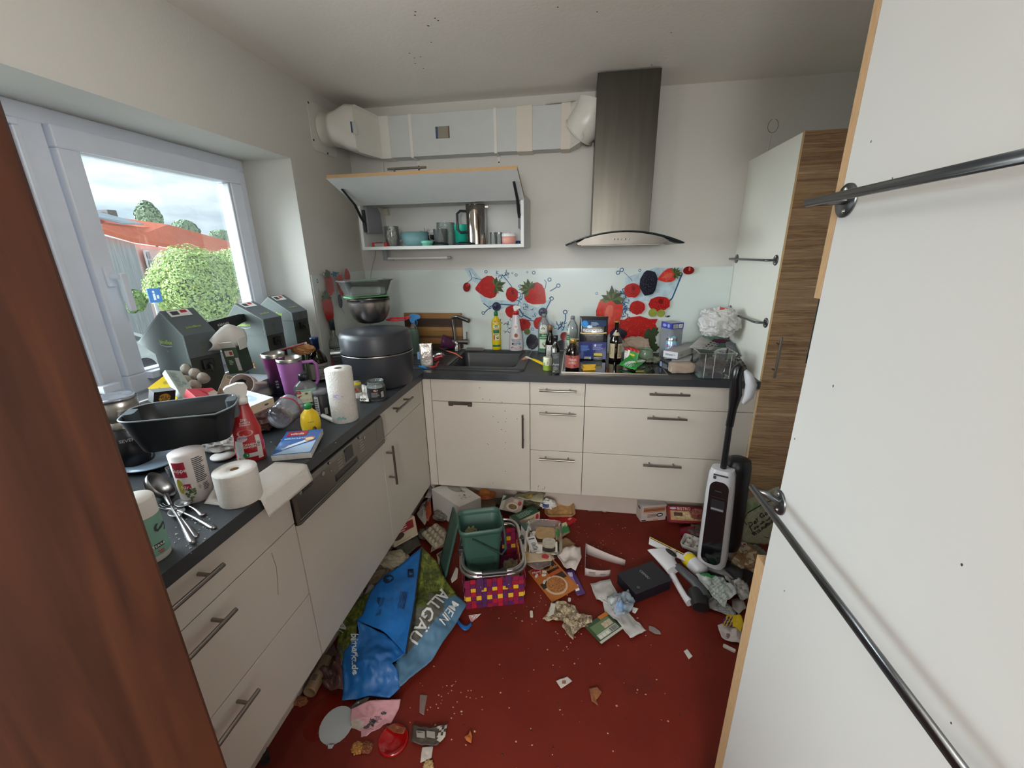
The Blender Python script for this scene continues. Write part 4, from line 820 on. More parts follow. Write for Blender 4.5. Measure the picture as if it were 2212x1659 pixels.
# ---------------------------------------------------------------- on the back worktop
SR = 0.9096; HB = 0.9048
def trigger(t, h, r, z0, m, k=1.0, flip=1):
    """spray head: collar, body and nozzle, lever; nozzle towards local +y*flip"""
    b = MB(); f = flip
    M = Matrix(((1, 0, 0, 0), (0, f, 0, 0), (0, 0, 1, z0), (0, 0, 0, 1)))
    pr = [(-0.020, 0.012), (-0.012, 0.0), (0.010, 0.0), (0.012, 0.018), (0.045, 0.028), (0.050, 0.040), (0.040, 0.050), (0.005, 0.060), (-0.020, 0.056), (-0.027, 0.040)]
    b.prism([(y * k * f, z * k) for y, z in pr], -0.012 * k, 0.012 * k, m, M=Matrix(((0, 0, 1, 0), (1, 0, 0, 0), (0, 1, 0, z0), (0, 0, 0, 1)))); o = b.build('spray_head', t, bevel=0.003 * k)
    c = MB(); c.tube([(0, 0.018 * k * f, z0 + 0.022 * k), (0, 0.026 * k * f, z0 + 0.0 * k), (0, 0.022 * k * f, z0 - 0.018 * k)], [0.005 * k, 0.004 * k, 0.003 * k], m, 8); c.build('trigger', t)
# cutting board
a, c = hit(872, 676, 1, -0.03), hit(996, 676, 1, -0.03)
def board_mat():
    m = bpy.data.materials.new('endgrain_board'); m.use_nodes = True; n = m.node_tree.nodes; l = m.node_tree.links; b = n['Principled BSDF']
    t = n.new('ShaderNodeTexCoord'); s = n.new('ShaderNodeSeparateXYZ'); l.new(t.outputs['Object'], s.inputs[0]); mu = n.new('ShaderNodeMath'); mu.operation = 'MULTIPLY'; mu.inputs[1].default_value = 4.4; l.new(s.outputs['Z'], mu.inputs[0])
    nz_ = n.new('ShaderNodeTexNoise'); mp = n.new('ShaderNodeMapping'); mp.inputs['Scale'].default_value = (2, 2, 26); l.new(t.outputs['Object'], mp.inputs[0]); l.new(mp.outputs[0], nz_.inputs['Vector']); nz_.inputs['Scale'].default_value = 3
    r = n.new('ShaderNodeValToRGB'); r.color_ramp.interpolation = 'CONSTANT'; e = r.color_ramp.elements; e[0].position = 0; e[0].color = lin('553a25') + (1,); e[1].position = 0.9; e[1].color = lin('b0814c') + (1,)
    for p, q in ((0.13, 'a87b48'), (0.30, '6e4c2e'), (0.38, 'a5793f'), (0.52, 'b98c55'), (0.64, '5a3d28'), (0.68, '4a3325')): k = e.new(p); k.color = lin(q) + (1,)
    l.new(mu.outputs[0], r.inputs['Fac']); mx = n.new('ShaderNodeMix'); mx.data_type = 'RGBA'; mx.blend_type = 'MULTIPLY'; mx.inputs[0].default_value = 0.6; l.new(r.outputs['Color'], mx.inputs[6]); l.new(nz_.outputs['Color'], mx.inputs[7]); l.new(mx.outputs[2], b.inputs['Base Color']); b.inputs['Roughness'].default_value = 0.5; return m
o = MB().box((0, -0.022, 0), (c.x - a.x, 0, a.z - 0.911), board_mat()).build('cutting_board', loc=(a.x, -0.010, 0.911), bevel=0.002); tag(o, 'striped wooden cutting board leaning on the splashback behind the tap', 'cutting board')
# tap
t = thing('kitchen_tap', 'brushed steel kitchen tap with angled spout beside the sink', 'tap', hit(988, 757, 2, SR)); ts = steel('8f8b84', 0.3); o_ = t.location
def loc(u, v, y): return hit(u, v, 1, y) - o_
yb = o_.y
MB().lathe([(0, 0), (0.026, 0), (0.026, 0.006), (0.021, 0.008), (0.021, 0.045), (0.019, 0.075), (0, 0.075)], ts, 24).build('base', t)
zb_ = loc(985, 738, yb).z; b = MB(); b.tube([(-0.038, 0, zb_), (0.055, 0, zb_)], 0.0165, ts, 20); b.tube([(0.056, 0, zb_), (0.080, 0, zb_)], 0.0185, ts, 20); b.build('valve_body', t)
p1 = loc(983, 733, yb); p2 = loc(977, 686, yb); MB().tube([p1, p1 * .5 + p2 * .5, p2 - Vector((0, 0, 0.012)), p2 + Vector((0.004, 0, 0)), p2 + Vector((0.018, -0.004, 0.006)), loc(990, 684, yb - 0.012)], 0.0115, ts, 16).build('neck', t)
MB().tube([loc(990, 684, yb - 0.012), loc(1013, 693, yb - 0.06)], 0.015, ts, 18).build('spout', t)
MB().tube([(0.070, 0, zb_ + 0.014), (0.071, 0, zb_ + 0.068)], 0.0035, ts, 10).build('lever', t)
# purple cup, tipped
pur = clear('6b3a5e', 0.5, 0.08); q = hit(968, 740, 1, -0.085)
M = Matrix.Translation(q) @ Matrix.Rotation(math.radians(-72), 4, 'Y') @ Matrix.Rotation(0.3, 4, 'X')
o = MB().lathe([(0, -0.045), (0.03, -0.045), (0.036, -0.03), (0.042, 0.03), (0.043, 0.045), (0.041, 0.045), (0.040, 0.03), (0.034, -0.03), (0, -0.041)], pur, 28).build('drinking_cup'); o.matrix_world = M; tag(o, 'translucent purple cup tipped on its side in front of the tap base', 'cup')
# spray with green liquid
t, r, h, f = vessel('spray_bottle', 'clear spray bottle of green cleaner with a bright blue head by the air fryer', 'spray bottle', (899, 766, 697, 22), [(0.95, 0), (1, .03), (1, .6), (.9, .75), (.5, .92), (.42, 1.0)], GLS, z=SR, fluid=0.8, fluidm=mat('0c6a40', 0.15), sx=0.8)
trigger(t, h, r, h, mat('1c86c8', 0.3), 0.95, 1)
L_ = Lab(f, h, sx=0.8); L_.ell(0.4, .85, .18, .035, BLK); L_.done(t)
# foil pack, snack wrapper and bits by the drainer
def upbag(name, label, cat, u, vb, vt, wpx, dep_, m, z=SR, seed=1, top=None, amp=0.10, yaw=0.0, tilt=0.0, group=None):
    c, h, r = up(u, vb, vt, wpx, z=z); b = MB(); R = []; n = 28
    for k, (q, s, dd) in enumerate([(0, .92, .9), (.06, 1, 1), (.3, 1.02, 1.05), (.55, 1.0, 1.0), (.8, .98, .8), (.93, .96, .35), (1.0, 1.0, .08)] if not top else top):
        ring = rrect(2 * r * s, dep_ * dd, min(r * s, dep_ * dd / 2) * .7, 6)
        R.append([(x * (1 + amp * noise.noise(Vector((x * 40 + seed, y * 30, q * 5)))), y + dep_ * amp * noise.noise(Vector((x * 30, seed, q * 7))), q * h) for x, y, _ in ring])
    b.rings(R, m, True, True, True, True)
    t = thing(name, label, cat, (c.x, c.y, z), facing(c) + math.pi / 2 + yaw, rx=tilt, group=group); b.build('pouch', t); return t, r, h
t, r, h = upbag('foil_packet', 'upright silver-white foil packet at the left end of the drainer', 'packet', 923, 792, 742, 27, 0.03, mat('c9c5bf', 0.25, 0.5, var=0.2, sc=18, bump=0.5, bsc=40), seed=3)
b = MB(); P = plane((0, -0.017, 0), (1, 0, 0), (0, 0, 1)); b.dlines(P, -0.015, h * .86, 0.018, h * .95, 2, INK, 0.002); b.dlines(P, -0.01, h * .38, 0.012, h * .45, 2, mat('8a5a50', .6), 0.002); b.build('print', t)
M = Matrix.Translation(hit(948, 779, 2, SR + .002)) @ Matrix.Rotation(0.3, 4, 'Z') @ Matrix.Rotation(-0.35, 4, 'Y')
crumple('snack_wrapper', 'silver and dark red foil snack wrapper beside the upright foil packet', 'wrapper', (0, 0, 0), 0.085, 0.035, 0.04, SIL, 4, 0.22, 20, 12, M=M @ Matrix.Translation((0, 0, .024)), mfn=lambda s, t_: mat('7d1a20', .3, .2) if .25 < t_ < .8 and .45 < s < .95 else None)
def rod(name, label, cat, pts, r, m, z=None, y=None, n=10, group=None, flat=1.0):
    P = [hit(*p) if len(p) == 4 else p for p in pts]; o = sum((Vector(p) for p in P), Vector()) / len(P)
    ob = MB().tube([Vector(p) - o for p in P], r, m, n, flat=flat).build(name, loc=o); return tag(ob, label, cat, group)
rod('plastic_clip', 'small bright blue plastic clip lying left of the red spoon', 'clip', [(906, 791, 2, SR + .006), (920, 795, 2, SR + .006)], 0.006, mat('1f86d6', .3))
rod('bottle_cap', 'pale blue cap behind the foil packet, beside the air fryer', 'cap', [(907, 775, 2, SR), Vector(hit(907, 775, 2, SR)) + Vector((0, 0, 0.042))], 0.014, mat('8fb6dd', .4), n=20)
o = MB().lathe([(0, -.003), (.010, -.002), (.016, .003), (.015, .0045), (0, 0)], mat('cc2a2c', .3), 20, sx=1.5, sy=.9).tube([(0.018, 0, .003), (.05, .02, .02)], .004, mat('cc2a2c', .3), 8).build('plastic_spoon', loc=hit(936, 793, 2, SR + .004), rot=(0, 0, 0.9)); tag(o, 'red plastic spoon lying at the front of the drainer', 'spoon')
t = thing('peeler', 'vegetable peeler with an orange handle lying over the sink edge', 'peeler', hit(966, 762, 2, SR)); o_ = t.location
MB().tube([hit(966, 758, 2, .93) - o_, hit(975, 761, 2, .93) - o_, hit(985, 764, 2, .925) - o_, hit(998, 773, 2, .925) - o_], [.005, .006, .006, .004], mat('e2734c', .4), 8, flat=.6).build('handle', t)
MB().tube([hit(948, 752, 2, .93) - o_, hit(966, 758, 2, .93) - o_], .003, STL, 8).build('blade', t)
o = MB().box((0, 0, 0), (0.12, 0.04, 0.004), STL).box((0, 0, .004), (.12, .003, .012), STL).box((0, .037, .004), (.12, .04, .012), STL).box((0, .003, .004), (.003, .037, .012), STL).box((.117, .003, .004), (.12, .037, .012), STL).build('soap_tray', loc=hit(1006, 757, 2, SR), bevel=.001); tag(o, 'small steel soap tray behind the sink basin', 'tray')
t = thing('sink_rack', 'dark wire rack lying inside the front of the sink basin', 'rack', (0.9, -0.40, 0.86)); b = MB(); dkw = mat('2d2b29', .35, .6)
for k in (0, 1): b.tube([(-.19, -.03 + .06 * k, .035), (-.16, -.03 + .06 * k, .012), (.16, -.03 + .06 * k, .012), (.19, -.03 + .06 * k, .035)], .0028, dkw, 8)
for i in range(9): x = -.16 + i * .04; b.tube([(x, -.03, .012), (x, .03, .012)], .002, dkw, 6)
b.build('wires', t)
# dish brush
t = thing('dish_brush', 'dish brush with yellow handle leaning from worktop over the sink edge', 'brush', hit(1150, 780, 2, ZC)); o_ = t.location
MB().tube([hit(1150, 776, 2, .92) - o_, hit(1162, 781, 2, .915) - o_, hit(1174, 787, 2, .912) - o_], [.006, .009, .008], YEL, 10).build('handle', t)
MB().tube([hit(1150, 776, 2, .92) - o_, hit(1137, 771, 2, .925) - o_], [.005, .009], mat('d9d0bf', .5), 10, flat=.7).build('head', t)
b = MB(); rd = random.Random(2); p0 = hit(1137, 771, 2, .922) - o_
for i in range(46): d_ = Vector((rd.uniform(-.014, .012), rd.uniform(-.012, .012), 0)); b.tube([p0 + d_, p0 + d_ * 1.4 + Vector((-.014, -.004, -.016))], .0011, mat('c87b3c', .7) if i % 3 else WHT, 4)
b.build('bristles', t)
# frosch-style yellow bottle, white trigger bottle, two green-label bottles
def frog(L_, a, y, k=1.0):
    g_ = mat('274b35', .5); L_.ell(a, y, .20 * k, .022 * k, g_, 3); L_.ell(a - .1 * k, y + .018 * k, .06 * k, .009 * k, g_, 4); L_.ell(a + .1 * k, y + .018 * k, .06 * k, .009 * k, g_, 4); L_.ell(a, y - .004, .11 * k, .013 * k, WHT, 5)
pr = [(.86, 0), (.95, .02), (.97, .25), (.88, .42), (.98, .60), (1.0, .78), (.85, .88), (.42, .94), (.40, 1.0)]
t, r, h, f = vessel('cleaner_bottle', 'yellow cleaner bottle with a green cap standing behind the sink', 'bottle', (1074, 756, 682, 20), pr, mat('dcc416', .3), z=SR, cap=[(.40, 1.0), (.40, 1.10), (.28, 1.12), (.12, 1.15)], capm=mat('1f7a4a', .35), sx=.75)
L_ = Lab(f, h, sx=.75); cream = mat('dfe0b0', .5); L_.rect(-.75, .30, .75, .82, cream); L_.ell(.1, .84, .6, .04, mat('c8692c', .5), 1); frog(L_, 0, .70, 1.5); L_.text('Frosch', 0, .63, .045, mat('b8342a', .5)); L_.rect(-.7, .50, .7, .60, GRN, 1); L_.lines(-.6, .44, .6, .49, 2); L_.rect(-.7, .31, -.35, .44, mat('b8342a', .5), 1); L_.ell(.3, .37, .3, .04, mat('3a5a4c', .6), 2); L_.rect(-.95, .10, .95, .16, GRN, 1); L_.done(t)
pr = [(.92, 0), (1.0, .03), (1.0, .22), (.95, .4), (.62, .72), (.45, .96), (.42, 1.0)]
t, r, h, f = vessel('spray_bottle', 'white spray bottle with a red collar behind the sink, right of the yellow bottle', 'spray bottle', (1117, 757, 679, 30), pr, mat('d2cdd2', .3), z=SR, sx=.7, cap=[(.40, 1.0), (.42, 1.0), (.42, 1.09), (.38, 1.10)], capm=mat('c42a36', .35))
trigger(t, h, r, h * 1.09, WHT, .62, 1); L_ = Lab(f, h, sx=.7); cr_ = mat('dcd8b4', .5); L_.ell(0, .68, .45, .085, WHT, 1); L_.text('Alpi', 0, .68, .05, mat('c8562c', .5)); L_.ell(0, .43, .55, .085, cr_, 1); L_.ell(0, .44, .28, .055, mat('8a3f2c', .5), 2); L_.text('Sgrassatore', 0, .325, .045, mat('35406c', .5), sx=.8); L_.text('Universale', 0, .275, .04, mat('35406c', .5), sx=.8); L_.ell(.5, .21, .2, .03, mat('5a9cc0', .5), 2); L_.ell(-.5, .21, .15, .03, INK, 2); L_.lines(-.4, .17, .35, .25, 3); L_.ell(0, .10, .8, .035, mat('c3482c', .5), 2); L_.done(t)
pr = [(.9, 0), (1, .02), (1, .62), (.9, .75), (.5, .87), (.33, .91), (.33, .93)]
def greenlab(px, lbl, seed, a):
    t, r, h, f = vessel('detergent_bottle', lbl, 'bottle', px, pr, clear('cfd6d6', .3, .08), z=ZC, cap=[(.36, .93), (.36, 1.0), (.30, 1.02)], capm=mat('84888a', .4), sx=.75, fluid=.55, fluidm=clear('a9bf96', .35))
    L_ = Lab(f, h, sx=.75, off=.001); L_.rect(a - .8, .06, a + .5, .70, mat('dfe6da', .5)); L_.ell(a - .15, .70, .6, .05, mat('dfe6da', .5), 0); frog(L_, a - .15, .64, 1.4); L_.text('Frosch', a - .1, .555, .045, mat('b8342a', .5)); L_.rect(a - .8, .42, a + .5, .52, GRN, 1); L_.text('Aloe', a, .47, .05, WHT, sx=.9); L_.rect(a - .8, .36, a + .5, .41, mat('3f9a5c', .5), 1); L_.ell(a, .24, .3, .05, mat('78a870', .5), 2); L_.ell(a + .1, .18, .12, .03, RED, 3); L_.rect(a - .8, .06, a + .5, .12, GRN, 2); L_.done(t)
    return t
greenlab((1175, 762, 679, 25), 'clear detergent bottle with green-white label, left of the brown oil bottle', 1, 0)
greenlab((1235, 762, 684, 24), 'clear detergent bottle with a grey cap standing behind the apple drink', 2, -1.0)
dkg = clear('1a1208', .86, .04, 1.0)
t, r, h, f = vessel('oil_bottle', 'dark brown bottle with wooden-brown cap and white label behind the black bottle', 'bottle', (1188, 778, 713, 20), [(.95, 0), (1, .02), (1, .58), (.8, .72), (.42, .9), (.40, 1.0)], dkg, cap=[(.46, 1), (.46, 1.16), (.42, 1.17)], capm=mat('8a6242', .5))
L_ = Lab(f, h); L_.rect(-.9, .06, .6, .52, WHT); L_.ell(-.1, .42, .35, .05, mat('c9a93a', .4), 1); L_.ell(-.1, .42, .25, .03, WHT, 2); L_.lines(-.6, .10, .4, .34, 6); L_.done(t)
t, r, h, f = vessel('spice_can', 'small green and white shaker can at the front, left of the black bottle', 'can', (1181, 801, 771, 16), [(1, 0), (1, .9), (.93, .91), (.93, 1)], mat('c5ccA0'.lower(), .4), z=ZC)
L_ = Lab(f, h); L_.rect(-1.5, .02, 1.5, .40, mat('8ba23a', .4)); L_.rect(-.1, .4, .6, .75, WHT, 1); L_.bars(-.05, .45, .5, .72); L_.text('salz', -.75, .5, .12, INK, rot=1.57); L_.rect(-1.5, .88, 1.5, .99, WHT, 1); L_.done(t)
c_, h_, r_ = up(1199, 810, 724, 19, z=ZC); t = thing('oil_bottle', 'tall black square bottle with a dark grey label at the worktop edge', 'bottle', (c_.x, c_.y, ZC), facing(c_) + math.pi / 2 + .12)
b = MB(); rr_ = r_ * .93; b.rings([rrect(2 * rr_, 2 * rr_, .006, 4, z=0), rrect(2 * rr_, 2 * rr_, .006, 4, z=h_ * .66), rrect(1.5 * rr_, 1.5 * rr_, .010, 4, z=h_ * .74), rrect(.95 * rr_, .95 * rr_, .46 * rr_, 4, z=h_ * .82), rrect(.95 * rr_, .95 * rr_, .46 * rr_, 4, z=h_ * .88)], mat('15130f', .08, coat=.6), True, True, True, True); b.build('body', t)
MB().lathe([(0, h_ * .88), (.55 * rr_, h_ * .88), (.55 * rr_, h_), (0, h_)], mat('16191b', .35), 20).build('cap', t)
b = MB(); P = plane((0, -rr_, 0), (1, 0, 0), (0, 0, 1)); b.drect(P, -rr_ * .85, h_ * .05, rr_ * .85, h_ * .58, mat('3c4344', .6), .0005); b.dtext(P, 'Ayse', 0, h_ * .28, h_ * .06, mat('b4b8b6', .5), .001); b.dlines(P, -rr_ * .6, h_ * .12, rr_ * .6, h_ * .22, 4, mat('8f9493', .5), .001); b.dlines(P, -rr_ * .6, h_ * .42, rr_ * .6, h_ * .55, 5, mat('7c8180', .5), .001); b.drect(P, -rr_ * .7, h_ * .08, -rr_ * .2, h_ * .11, mat('7aa83a', .5), .001); b.build('label', t)
t, r, h, f = vessel('juice_bottle', 'round dark drink bottle with gold cap and pink TRINK APFEL label', 'bottle', (1236, 802, 741, 30), [(.95, 0), (1, .02), (1, .62), (.93, .75), (.6, .92), (.42, .96), (.42, 1.0)], mat('150b0c', .06, coat=.7), cap=[(.42, 1.0), (.45, 1.0), (.45, 1.14), (.42, 1.15)], capm=mat('c7a95a', .3, .7), z=HB)
L_ = Lab(f, h); pk = mat('b9645c', .5); L_.rect(-1.5, .12, 1.5, .58, pk); L_.ell(0, .53, .42, .05, mat('2e3a22', .5), 1); L_.text('TRINK', 0, .42, .085, mat('e0c4bc', .5), sx=.9); L_.text('APFEL', 0, .31, .085, mat('e0c4bc', .5), sx=.9); L_.ell(-.5, .19, .3, .035, mat('9c4a42', .5), 1); L_.ell(.45, .2, .3, .06, mat('8f2f30', .5), 1); L_.done(t)
t, r, h, f = vessel('glass_jar', 'glass jar of beige powder with a metal lid behind the apple drink', 'jar', (1241, 775, 735, 24), [(.95, 0), (1, .03), (1, .85), (.9, .92), (.9, 1)], clear('cdb694', .55), cap=[(.95, .98), (.95, 1.06), (.9, 1.08)], capm=steel('c9bfa4', .3), fluid=.8, fluidm=mat('a68d6a', .8))
# blue pouch with gold clip
t, r, h = upbag('coffee_pouch', 'tall glossy black and blue pouch closed with a gold clip', 'pouch', 1279, 783, 683, 60, 0.07, mat('101217', .25, coat=.5, bump=.25, bsc=18), z=HB, seed=5, amp=.06)
def warp(b_, x0, y0, x1, y1, m, k=0.0, nx=4): b_.drect(lambda x, y: Vector((x, -0.0385 + .006 * abs(y / h - .4) + (max(0, y / h - .78)) * .12 - k, y)), x0, y0, x1, y1, m, .001, nx=nx, ny=3)
PB = lambda x, y: Vector((x, -0.0385 + .006 * abs(y / h - .4) + (max(0, y / h - .78)) * .12, y)); b = MB(); w_ = r * .95
warp(b, -w_, .01, w_, h * .44, mat('1f2e6a', .3, coat=.4)); warp(b, -w_ * .9, h * .80, w_ * .9, h * .92, mat('1c3a5e', .3, coat=.4)); b.dell(PB, -w_ * .65, h * .84, w_ * .24, h * .07, mat('2e86d0', .3), .0018); b.dell(PB, -w_ * .3, h * .78, w_ * .2, h * .03, mat('bcd2e6', .3), .0018); b.dlines(PB, -w_ * .2, h * .80, w_ * .4, h * .88, 4, mat('a5b6d0', .5), .002)
for i in range(6): b.dell(PB, w_ * (-.7 + i * .25), h * .705, w_ * .085, h * .026, mat('d4d6da', .4), .002); b.dell(PB, w_ * (-.7 + i * .25), h * .705, w_ * .03, h * .014, BLK, .0023)
b.drect(PB, w_ * .05, h * .02, w_ * .75, h * .18, BLK, .0017); b.drect(PB, w_ * .1, h * .12, w_ * .72, h * .18, mat('c5b23c', .4), .002); b.dlines(PB, w_ * .1, h * .03, w_ * .7, h * .09, 2, mat('9a9aa0', .5), .002); b.dlines(PB, w_ * .0, h * .25, w_ * .8, h * .4, 7, mat('7f8cc0', .5), .0018); b.dlines(PB, -w_ * .9, h * .22, -w_ * .2, h * .36, 6, mat('5a86c8', .5), .0018)
b.drect(PB, -w_ * .6, h * .03, -w_ * .1, h * .09, WHT, .0018); b.dbars(PB, -w_ * .57, h * .03, -w_ * .12, h * .09, BLK, .0021); b.dpoly(PB, [(w_ * .1, h * .36), (w_ * .17, h * .395), (w_ * .24, h * .36), (w_ * .17, h * .325)], WHT, .002); b.build('print', t)
MB().tube([(-w_ * .95, -.044, h * .645), (-w_ * .7, -.047, h * .63), (w_ * .4, -.047, h * .635), (w_ * .95, -.043, h * .655)], .0055, mat('c7ad7c', .3, .5), 10).build('clip', t)
# sponge, beer bottle, packets
M = Matrix.Translation(hit(1273, 800, 2, HB)) @ Matrix.Rotation(0.25, 4, 'Z'); t = thing('sponge', 'yellow kitchen sponge with a dark blue scouring side on the hob', 'sponge', M=M)
pf = [(-.036, 0), (.036, 0), (.033, .012), (.027, .016), (.033, .022), (.036, .034), (-.036, .034), (-.033, .022), (-.027, .016), (-.033, .012)]
MB().prism(pf, -.045, .0, mat('e0b13a', .95, var=.12, bump=.4, bsc=300), M=Matrix(((1, 0, 0, 0), (0, 0, -1, 0), (0, 1, 0, 0), (0, 0, 0, 1)))).build('foam', t, bevel=.002); MB().box((-.036, 0, .0342), (.036, .045, .041), mat('3e4a5e', .95, bump=.5, bsc=400)).build('scouring_pad', t, bevel=.002)
t, r, h, f = vessel('beer_bottle', 'dark brown beer bottle with cream labels standing on the hob', 'bottle', (1328, 781, 695, 27), [(.95, 0), (1, .015), (1, .50), (.93, .56), (.45, .72), (.35, .8), (.33, .97), (.38, .98), (.38, 1)], mat('140d09', .07, coat=.7), z=HB, cap=[(.40, .985), (.42, 1.0), (.36, 1.03)], capm=mat('a8762c', .4, .4))
L_ = Lab(f, h); cr_ = mat('b6a888', .6); L_.rect(-1.3, .08, -.15, .46, cr_); L_.rect(.35, .08, 1.3, .46, cr_); L_.lines(.5, .12, 1.1, .42, 9); L_.ell(-.8, .28, .3, .1, mat('8f7a50', .6), 1); L_.rect(-1.2, .66, 1.0, .74, cr_); L_.done(t)
t, r, h, f = vessel('glass_jar', 'small jar with a red lid behind the green packets on the hob', 'jar', (1359, 783, 752, 24), [(.95, 0), (1, .04), (1, .8), (.9, .88)], mat('b9c0a8', .3), z=HB, cap=[(.98, .88), (.98, 1.0), (.9, 1.02)], capm=RED)
L_ = Lab(f, h); L_.rect(-1.2, .15, 1.2, .7, WHT); L_.ell(.1, .5, .4, .15, GRN, 1); L_.ell(.1, .3, .3, .1, RED, 2); L_.done(t)
t, r, h, f = vessel('glass_bowl', 'round greenish glass bowl behind the green packets', 'bowl', (1392, 782, 754, 36), [(.6, 0), (.95, .25), (1, .5), (.9, .85), (.8, 1)], clear('a9c4a8', .4), z=HB, open_top=True)
flat_c = hit(1373, 762, 1, -0.12); crumple('bread_bag', 'crumpled beige paper bag behind the red-lidded jar', 'bag', (flat_c.x, -.13, HB + .03), .15, .06, .09, mat('a89684', .85, bump=.3), 6, .2)
def packet(name, label, cat, px, zs, m, m2, amp=.004, seed=1, **kw):
    return flatsheet(name, label, cat, px, z=0, zs=zs, m=m, amp=amp, fs=3, seed=seed, th=.004, **kw)
gpm = mat('2f9a44', .35, var=.15)
packet('snack_packet', 'torn bright green snack packet draped at the front of the hob', 'packet', [(1337, 789), (1372, 800), (1396, 780), (1362, 768)], [HB + .01, HB + .008, HB + .02, HB + .05], gpm, WHT, .008, 2, mfn=lambda s, t: WHT if abs(s - t) < .12 and s > .2 else (mat('d7e4ea', .4) if .1 < t < .35 and .2 < s < .8 and (s * 9 % 1) < .45 else None))
packet('snack_packet', 'green-white and yellow packet lying against the red-lidded jar', 'packet', [(1352, 776), (1376, 785), (1383, 757), (1360, 750)], [HB + .02, HB + .02, HB + .09, HB + .09], mat('3f8a4c', .4), WHT, .008, 5, mfn=lambda s, t: (YEL if .3 < s < .7 and .4 < t < .6 else (RED if t > .8 or t < .15 else (WHT if s < .25 else None))))
crumple('dried_herbs', 'dry grey-green herb scraps in a torn bag on the hob, right of the green packets', 'herbs', hit(1410, 782, 2, HB), .08, .06, .03, mat('7d8270', .8, var=.4, sc=60), 7, .5)
flatsheet('sauce_sachet', 'small olive green sachet lying flat at the front edge of the hob', 'sachet', [(1373, 803), (1392, 804), (1392, 799), (1375, 798)], z=HB + .002, m=mat('7d7f35', .5), amp=.001, th=.002, ns=6, nt=4)
# tall gift carton with glass jug, bref can, boxes
M = Matrix.Translation(hit(1443, 783, 2, ZC) + Vector((0.02, .075, 0))) @ Matrix.Rotation(.5, 4, 'Z'); hh = up(1443, 783, 694, 40)[1] * .97; w_ = .085
t = thing('jug_carton', 'tall clear-fronted carton with a blue printed top band beside the spray can', 'box', M=M)
MB().box((-w_ / 2, -w_ / 2, 0), (w_ / 2, w_ / 2, hh - .036), clear('b6bcc2', .42, .1)).build('window_box', t); b = MB(); bl = mat('3a46a0', .45); b.box((-w_ / 2 - .001, -w_ / 2 - .001, hh - .036), (w_ / 2 + .001, w_ / 2 + .001, hh), bl, mats=(bl, mat('b6b6bc', .5), bl, bl, bl, bl)); P = plane((0, -w_ / 2 - .001, 0), (1, 0, 0), (0, 0, 1)); P2 = plane((-w_ / 2 - .001, 0, 0), (0, -1, 0), (0, 0, 1))
b.drect(P, -.03, hh - .03, .002, hh - .008, WHT); b.dbars(P, -.028, hh - .028, .0, hh - .010, INK); b.drect(P, .008, hh - .03, .036, hh - .008, WHT); b.dtext(P, '4.00', .022, hh - .019, .007, INK); b.dell(P2, -.015, hh - .018, .016, .009, mat('9aa2d4', .5)); b.dell(P2, .02, hh - .018, .010, .012, mat('9aa2d4', .5)); b.build('top_band', t)
MB().lathe([(0, .004), (.033, .004), (.034, .03), (.03, .1), (.034, hh - .05), (0, hh - .05)], clear('c8d0d4', .25, .02), 24).build('jug', t)
q = hit(1440, 684, 2, ZC + hh + .001); t = thing('container_lid', 'black and chrome jug lid lying on top of the blue-banded carton', 'lid', q); MB().lathe([(0, 0), (.030, 0), (.032, .006), (.030, .014), (0, .014)], mat('1d1b1a', .3), 24).build('cap', t); MB().lathe([(.0325, .004), (.0335, .004), (.0335, .013), (.0325, .013)], STL, 24).build('band', t); MB().tube([(.02, 0, .014), (.045, .01, .018), (.05, .012, .010)], .004, mat('2a2826', .3), 8).build('pour_lever', t)
t, r, h, f = vessel('aerosol_can', 'light blue aerosol spray can in front of the tall blue-banded carton', 'spray can', (1446, 782, 724, 25), [(.97, 0), (1, .02), (1, .80), (.9, .84), (.85, .93), (.5, .99), (.3, 1.0)], mat('8fc0dc', .25, .3), cap=[(.34, 1.0), (.34, 1.10), (.2, 1.12), (.2, 1.2), (.08, 1.21)], capm=WHT)
L_ = Lab(f, h); L_.rect(-1.5, .80, 1.5, .91, STL); L_.text('Bref', -.15, .62, .13, mat('c2202e', .4), shear=.15); L_.lines(.35, .5, 1.0, .66, 4, mat('2f5a8c', .5)); L_.rect(-1.4, .40, 1.4, .43, BLU, 1); L_.rect(-1.4, .33, 1.4, .345, BLU, 1); L_.rect(-1.5, .0, 1.5, .28, mat('dce6ee', .4), 1); L_.done(t)
def cartonpx(name, label, cat, A, B, C, h, m, mats=None, zs=(ZC, ZC, ZC), bev=.0012, group=None):
    """box whose base has front-left A, front-right B and back-right C corners (pixels)"""
    a, b_, c = hit(*A, 2, zs[0]), hit(*B, 2, zs[1]), hit(*C, 2, zs[2]); ex = (b_ - a); w = ex.length; ex.normalize(); ey = (c - b_); ey -= ex * ey.dot(ex); d = ey.length; ey.normalize(); ez = ex.cross(ey); o = a + ex * w / 2 + ey * d / 2
    M = Matrix(((ex.x, ey.x, ez.x, o.x), (ex.y, ey.y, ez.y, o.y), (ex.z, ey.z, ez.z, o.z), (0, 0, 0, 1)))
    return carton(name, label, cat, M, w, d, h, m, mats, group, bev), w, d, h
grey_c = mat('a9a6a2', .7); 
t, w, d, h = cartonpx('long_carton', 'long light grey carton lying across the smaller boxes, writing upside down', 'box', (1463, 776), (1512, 757), (1481, 753), .037, grey_c, zs=(.955, .955, .955), mats=(None, None, None, None, None, mat('c6c6cc', .6))); P = leftf(w, d, h); b = MB(); b.dlines(P, -d * .35, h * .35, d * .4, h * .65, 2, INK); P = front(w, d, h); b.dlines(P, w * .1, h * .55, w * .42, h * .9, 2, INK); b.drect(P, -w * .4, h * .3, -w * .28, h * .55, mat('8a8580', .6)); b.build('print', t)
